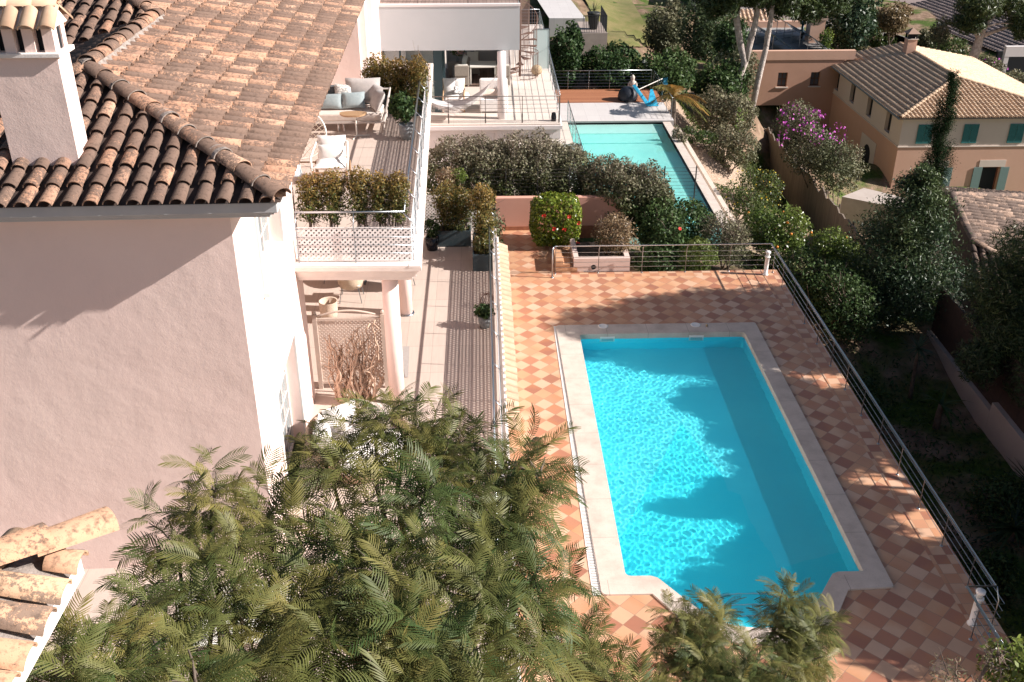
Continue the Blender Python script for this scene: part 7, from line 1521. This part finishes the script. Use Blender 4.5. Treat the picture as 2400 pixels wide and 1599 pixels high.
wbk = thing('wicker_basket', 'tall open wicker basket against the pink wall under the balcony', 'basket', (-3.72, 21.4, Z1)); mb = MB(); mb.lathe((-3.62, 21.4, Z1), [(.17, 0), (.21, .25), (.215, .50), (.225, .52), (.19, .50), (.18, .1), (.0, .1)], 20); mb.build('basket', mat('pale_wicker', (.62, .50, .40), (.46, .35, .27), .9, 50, bump=1, bs=70, bd=.01), wbk, True)
# lattice gate and driftwood
gt = thing('lattice_screen', 'beige lattice screen with curved top rail between house wall and front column', 'screen', (-2.75, 18.3, Z1)); M_gate = mat('beige_lacquer', (.60, .50, .43), (.55, .455, .39), .6, 5); gy = 18.3; gx0, gx1 = -3.40, -2.03
for x in (gx0, gx1): mb = MB(); mb.box(x - .045, x + .045, gy - .04, gy + .04, Z1, Z1 + 1.72); mb.lathe((x, gy, Z1 + 1.72), [(.02, 0), (.045, .03), (.04, .07), (.01, .09)], 10); mb.build('post', M_gate, gt)
for h_ in (.12, .55, 1.58): mb = MB(); mb.box(gx0 + .045, gx1 - .045, gy - .025, gy + .025, Z1 + h_, Z1 + h_ + .06); mb.build('cross_bar', M_gate, gt)
mb = MB(); mb.tube([(x, gy, Z1 + 1.66 + .14 * math.sin(math.pi * (x - gx0) / (gx1 - gx0))) for x in np.linspace(gx0 + .03, gx1 - .03, 13)], .022, 7); mb.build('arched_rail', M_gate, gt, True)
for z0, z1_ in ((Z1 + .18, Z1 + .55), (Z1 + .62, Z1 + 1.58)): mb = MB(); lattice(mb, (gx0 + .045, gy - .004), (gx1 - .045, gy - .004), z0, z1_, .058, .036); mb.build('lattice', M_gate, gt)
dw = thing('driftwood_bundle', 'upright bundle of twisted pale driftwood branches in front of the lattice screen', 'driftwood', (-2.62, 17.75, Z1)); gd = np.random.default_rng(17)
M_drift = mat('driftwood', (.62, .46, .35), (.46, .32, .235), .85, 9, bump=.5, bs=30)
mb = MB()
for k in range(40):
    x = -2.62 + gd.normal() * .22; x = np.clip(x, -3.0, -2.22); y = 17.75 + gd.normal() * .10; r = gd.uniform(.016, .040); hgt = gd.uniform(.9, 1.75); pts = []; ph2 = gd.uniform(0, 6.28); ph3 = gd.uniform(0, 6.28); am = gd.uniform(.04, .09)
    for s in np.linspace(0, 1, 13): pts.append((x + am * math.sin(ph2 + s * gd.uniform(8, 10)) + (x + 2.62) * .35 * s + gd.normal() * .012, y + am * .6 * math.sin(ph3 + s * 8), Z1 + hgt * s))
    mb.tube(pts, np.linspace(r, r * .45, 13), 6)
    for _ in range(2):
        i = gd.integers(5, 12); b = np.array(pts[i]); mb.tube([b, b + [gd.normal() * .08, gd.normal() * .04, .10], b + [gd.normal() * .14, gd.normal() * .06, .24]], [r * .5, r * .4, r * .2], 5)
mb.build('branches', M_drift, dw, True)
# round wicker daybed
db = thing('wicker_daybed', 'round wicker daybed with white cushions beside the french door, partly behind the tree', 'sofa', (-2.35, 15.5, Z1)); cx_, cy_ = -2.30, 15.55; rB = .92
V = []; aa = np.linspace(math.radians(20), math.radians(255), 37)
for o in (0, -.06):
    for z, r in ((.10, .72), (.25, .84), (.45, .93), (.62, .96)):
        for a in aa: V.append((cx_ + (r + o) * math.cos(a), cy_ + (r + o) * math.sin(a), Z1 + z + (.16 * math.sin((a - aa[0]) / (aa[-1] - aa[0]) * math.pi) if z > .5 else 0)))
m = 37; Fq = [(r * m + k, r * m + k + 1, (r + 1) * m + k + 1, (r + 1) * m + k) for r in range(3) for k in range(36)]; Fq += [tuple(4 * m + q for q in f[::-1]) for f in Fq] + [(3 * m + k, 3 * m + k + 1, 7 * m + k + 1, 7 * m + k) for k in range(36)]
mesh('shell', V, Fq, M_wick, db, True); mb = MB(); mb.lathe((cx_, cy_, Z1), [(.66, .03), (.80, .25), (.80, .30), (.0, .30)], 30); mb.build('base', M_wick, db, True)
mb = MB(); mb.lathe((cx_, cy_, Z1), [(.74, .30), (.84, .34), (.84, .42), (.76, .47), (.0, .48)], 30); mb.build('seat', M_wh, db, True)
for k, (a, lb) in enumerate(((70, 'cream back cushion of the daybed facing the lattice screen'), (125, 'white back cushion of the daybed nearest the house wall'), (180, 'white back cushion of the daybed next to the french door'), (228, 'white cushion at the near end of the daybed, between the fern leaves'))):
    t_ = math.radians(a); q = (cx_ + .66 * math.cos(t_), cy_ + .66 * math.sin(t_), Z1 + .68); mb = MB(); mb.pillow(q, .70, .50, .24, (1.2, 0, t_ - math.pi / 2)); mb.build('cushion', M_wh if k else M_cream, None, True, q, label=lb, category='cushion', group='cushions on the round daybed')
mb = MB(); q = (-2.45, 15.75, Z1 + .62); mb.pillow(q, .46, .40, .2, (.9, .3, .5)); mb.build('cushion', M_lin, None, True, q, label='small grey cushion lying on the daybed seat', category='cushion', group='cushions on the round daybed')
# slatted seats glimpsed through the trees
def slatchair(name, label, x, y, z, wd, dp, m, rz=0):
    t = thing(name, label, 'bench' if name == 'bench' else 'chair', (x, y, z), None, rz)
    for sx in (-wd / 2 + .04, wd / 2 - .04):
        for sy in (-dp / 2 + .04, dp / 2 - .04): mb = MB(); mb.box(sx - .03, sx + .03, sy - .03, sy + .03, 0, .40); mb.build('leg', m, t, local=True)
    mb = MB(); yy = -dp / 2
    while yy < dp / 2 - .05: mb.box(-wd / 2, wd / 2, yy, yy + .075, .40, .425); yy += .1
    mb.build('seat', m, t, local=True); mb = MB()
    for k in range(4): mb.box(-wd / 2, wd / 2, dp / 2 + .02 * k, dp / 2 + .02 * k + .025, .5 + k * .11, .58 + k * .11)
    for sx in (-wd / 2 + .04, wd / 2 - .04): mb.add([(sx - .03, dp / 2 - .05, .4), (sx + .03, dp / 2 - .05, .4), (sx + .03, dp / 2 + .12, .95), (sx - .03, dp / 2 + .12, .95)], [(0, 1, 2, 3)])
    mb.build('backrest', m, t, local=True); return t
q = G(1245 * K, 1480 * K, .4); slatchair('wooden_chair', 'weathered grey slatted wooden chair on the deck, half hidden by the trees', q[0], q[1], 0, .62, .6, mat('weathered_teak', (.30, .25, .22), (.38, .33, .30), .8, 12), 3.0)
q = G(540 * K, 1450 * K, Z1 + .4); slatchair('bench', 'white slatted garden bench behind the smaller fern-leaved tree', q[0], q[1], Z1, 1.7, .55, M_wht, .05)
# ------------------------------------------------------------------ roof corner at the lower left
pr = thing('pavilion_roof', 'corner of a clay tiled roof with fat hip tiles at the bottom left edge', 'roof', (-3.2, 3.6, 8.3))
e2 = G(196 * K, 1262 * K, 8.36); ux = np.array([-.03, -1, 0]); ux /= np.linalg.norm(ux); wx = np.array([-1, .03, 0]); pP = .30; spp = math.sqrt(1 + pP * pP)
M_ptile = tilemat('pavilion_tiles', [(.52, .33, .21), (.56, .38, .255), (.48, .275, .175), (.54, .33, .21)], (.17, .125, .10), .28)
top_ = e2 + ux * 3 + wx * 3 + np.array([0, 0, pP * 3])
mesh('roof_bed', [e2, e2 + ux * 6, e2 + ux * 6 + wx * 3 + [0, 0, pP * 3], top_, e2 + wx * 6, e2 + wx * 6 + ux * 3 + [0, 0, pP * 3]], [(0, 1, 2, 3), (0, 3, 5, 4)], M_mortar, pr)
mb = MB(); slope_tiles(mb, e2 + ux * .20, ux, (wx + np.array([0, 0, pP])) / spp, np.cross(ux, wx) * 0 + (-wx * pP * -1 * -1 + np.array([0, 0, 1])) / spp, 5, .265, .42, lambda u: (-.05, min(u + .16, 3) * spp), .105, n=12); mb.build('side_tiles', M_ptile, pr, True)
mb = MB(); slope_tiles(mb, e2 + wx * .20, wx, (ux + np.array([0, 0, pP])) / spp, (-ux * pP + np.array([0, 0, 1])) / spp, 5, .265, .42, lambda u: (-.05, min(u + .16, 3) * spp), .105, n=12); mb.build('back_tiles', M_ptile, pr, True)
mo = MB(); mb = MB(); caps(e2 - (ux + wx) * .10 + [0, 0, .05], top_, .055, .125, False); mb.build('hip_tiles', M_ptile, pr, True)
mb = MB()
for (a, b, z0, z1_) in ((.03, .10, 8.18, 8.33), (.10, .16, 8.10, 8.18)):
    P4 = [e2 + wx * a + ux * a, e2 + wx * a + ux * 6, e2 + wx * 6 + ux * 6, e2 + wx * 6 + ux * a]; mb.prism([p[:2] for p in P4], z0, z1_)
mb.build('fascia', M_white, pr)
mb = MB(); P4 = [e2 + wx * .45 + ux * .45, e2 + wx * .45 + ux * 6, e2 + wx * 6 + ux * 6, e2 + wx * 6 + ux * .45]; mb.prism([p[:2] for p in P4], Z1 - 2, 8.10); mb.build('walls', M_pink, pr)

# ---------------------------------------------------------------- rough green cover below the gravel slope
gU = np.random.default_rng(41); n = 30000; x = gU.uniform(8.9, 15.6, n * 2); y = gU.uniform(29, 58, n * 2)
dens = (np.sin(x * .9 + 1) * np.sin(y * .55) + .35 * np.sin(x * 2.3) * np.sin(y * 1.9)); keep = (dens > np.where((y > 37) & (x < 13.2), .85, -.15)) & (x < 15.7 + (y - 35.7) * .1)
x, y = x[keep], y[keep]; z = hterr(x, y) + gU.random(len(x)) ** 2 * .28
v, f = leafquads(np.stack([x, y, z], 1), np.tile([0, 0, 1.0], (len(x), 1)), .16, .35, .2, g=gU); mesh('undergrowth', v, f, leafmat('weedy_green', (.05, .10, .02), (.16, .19, .05)), None, tint=np.clip(gU.normal(.4, .3, len(x)), 0, 1), kind='stuff', label='weedy green ground cover below the gravel slope', category='ground cover')
gU = np.random.default_rng(42); n = 9000; x = gU.uniform(9.2, 13.8, n); y = gU.uniform(3, 27, n); z = hterr(x, y) + gU.random(n) ** 2 * .2
v, f = leafquads(np.stack([x, y, z], 1), np.tile([0, 0, 1.0], (n, 1)), .15, .3, .2, g=gU); mesh('undergrowth', v, f, L_dark, None, tint=np.clip(gU.normal(.2, .2, n), 0, 1), kind='stuff', label='dark ground cover of the shaded garden', category='ground cover')

bush('garden_bush', 'loose dark bush between the end of the walkway and the hedge', 'bush', [(np.array([-.6, 28.6, .9]), (1.0, .9, 1.0)), (np.array([.0, 29.8, .7]), (.7, .9, .9)), (np.array([-1.4, 30.0, .9]), (.9, .9, 1.0))], 9000, .10, L_twiggy, None, .5, .5, 6, None, grad(.0, .4), .3, 60, seed=95)
for i, (x, y, s_) in enumerate(((-1.1, 31.3, .38), (-.75, 31.4, .3))):
    bush('yellowing_shrub', ('orange-yellow shrub peeping out at the left end of the domed hedge', 'small yellow-green shrub beside the orange-yellow one at the hedge')[i], 'shrub', [(np.array([x, y, 1.9]), (s_, s_, s_ * .8))], 700, .09, L_brown if i == 0 else L_citrus, None, .4, .3, 3, None, grad(.3, .9), .3, 10, seed=96 + i)

for i, (x0, y0, x1, y1, m, lb) in enumerate(((1925, 70, 1990, 110, L_dark, 'dark bush just behind the ridge of the orange house, left of its chimney'), (1985, 72, 2060, 112, L_mid, 'green bush behind the orange house beside the white slatted fence'), (2100, 70, 2150, 112, L_grey, 'greyish bush right of the orange house chimney'), (2140, 85, 2230, 140, L_mid, 'green bush between umbrella pine and orange house roof'), (2225, 130, 2310, 180, L_grey, 'bush with pink blossom beyond the right slope of the orange roof'), (2290, 165, 2380, 225, L_grey, 'grey-green bush at the right edge above the orange roof'), (1960, 20, 2040, 75, L_dark, 'dark bush below the long grey-brown roof, behind the white fence'))):
    Y = min(96, onground((x0 + x1) / 2, y1 - 2)[1] - .5); Y = max(Y, 83)
    bush('distant_bush', lb, 'bush', [blob(x0, y0, x1 - 12, y1, Y), blob(x0 + 14, y0 + 6, x1, y1 + 4, Y - .6)], 1800, .24, m, 'bushes behind the orange house', .5, .5, 3, None, grad(0, .7), flowers=((M_purple, 40, .2, 'blossom') if i == 4 else None), seed=120 + i)
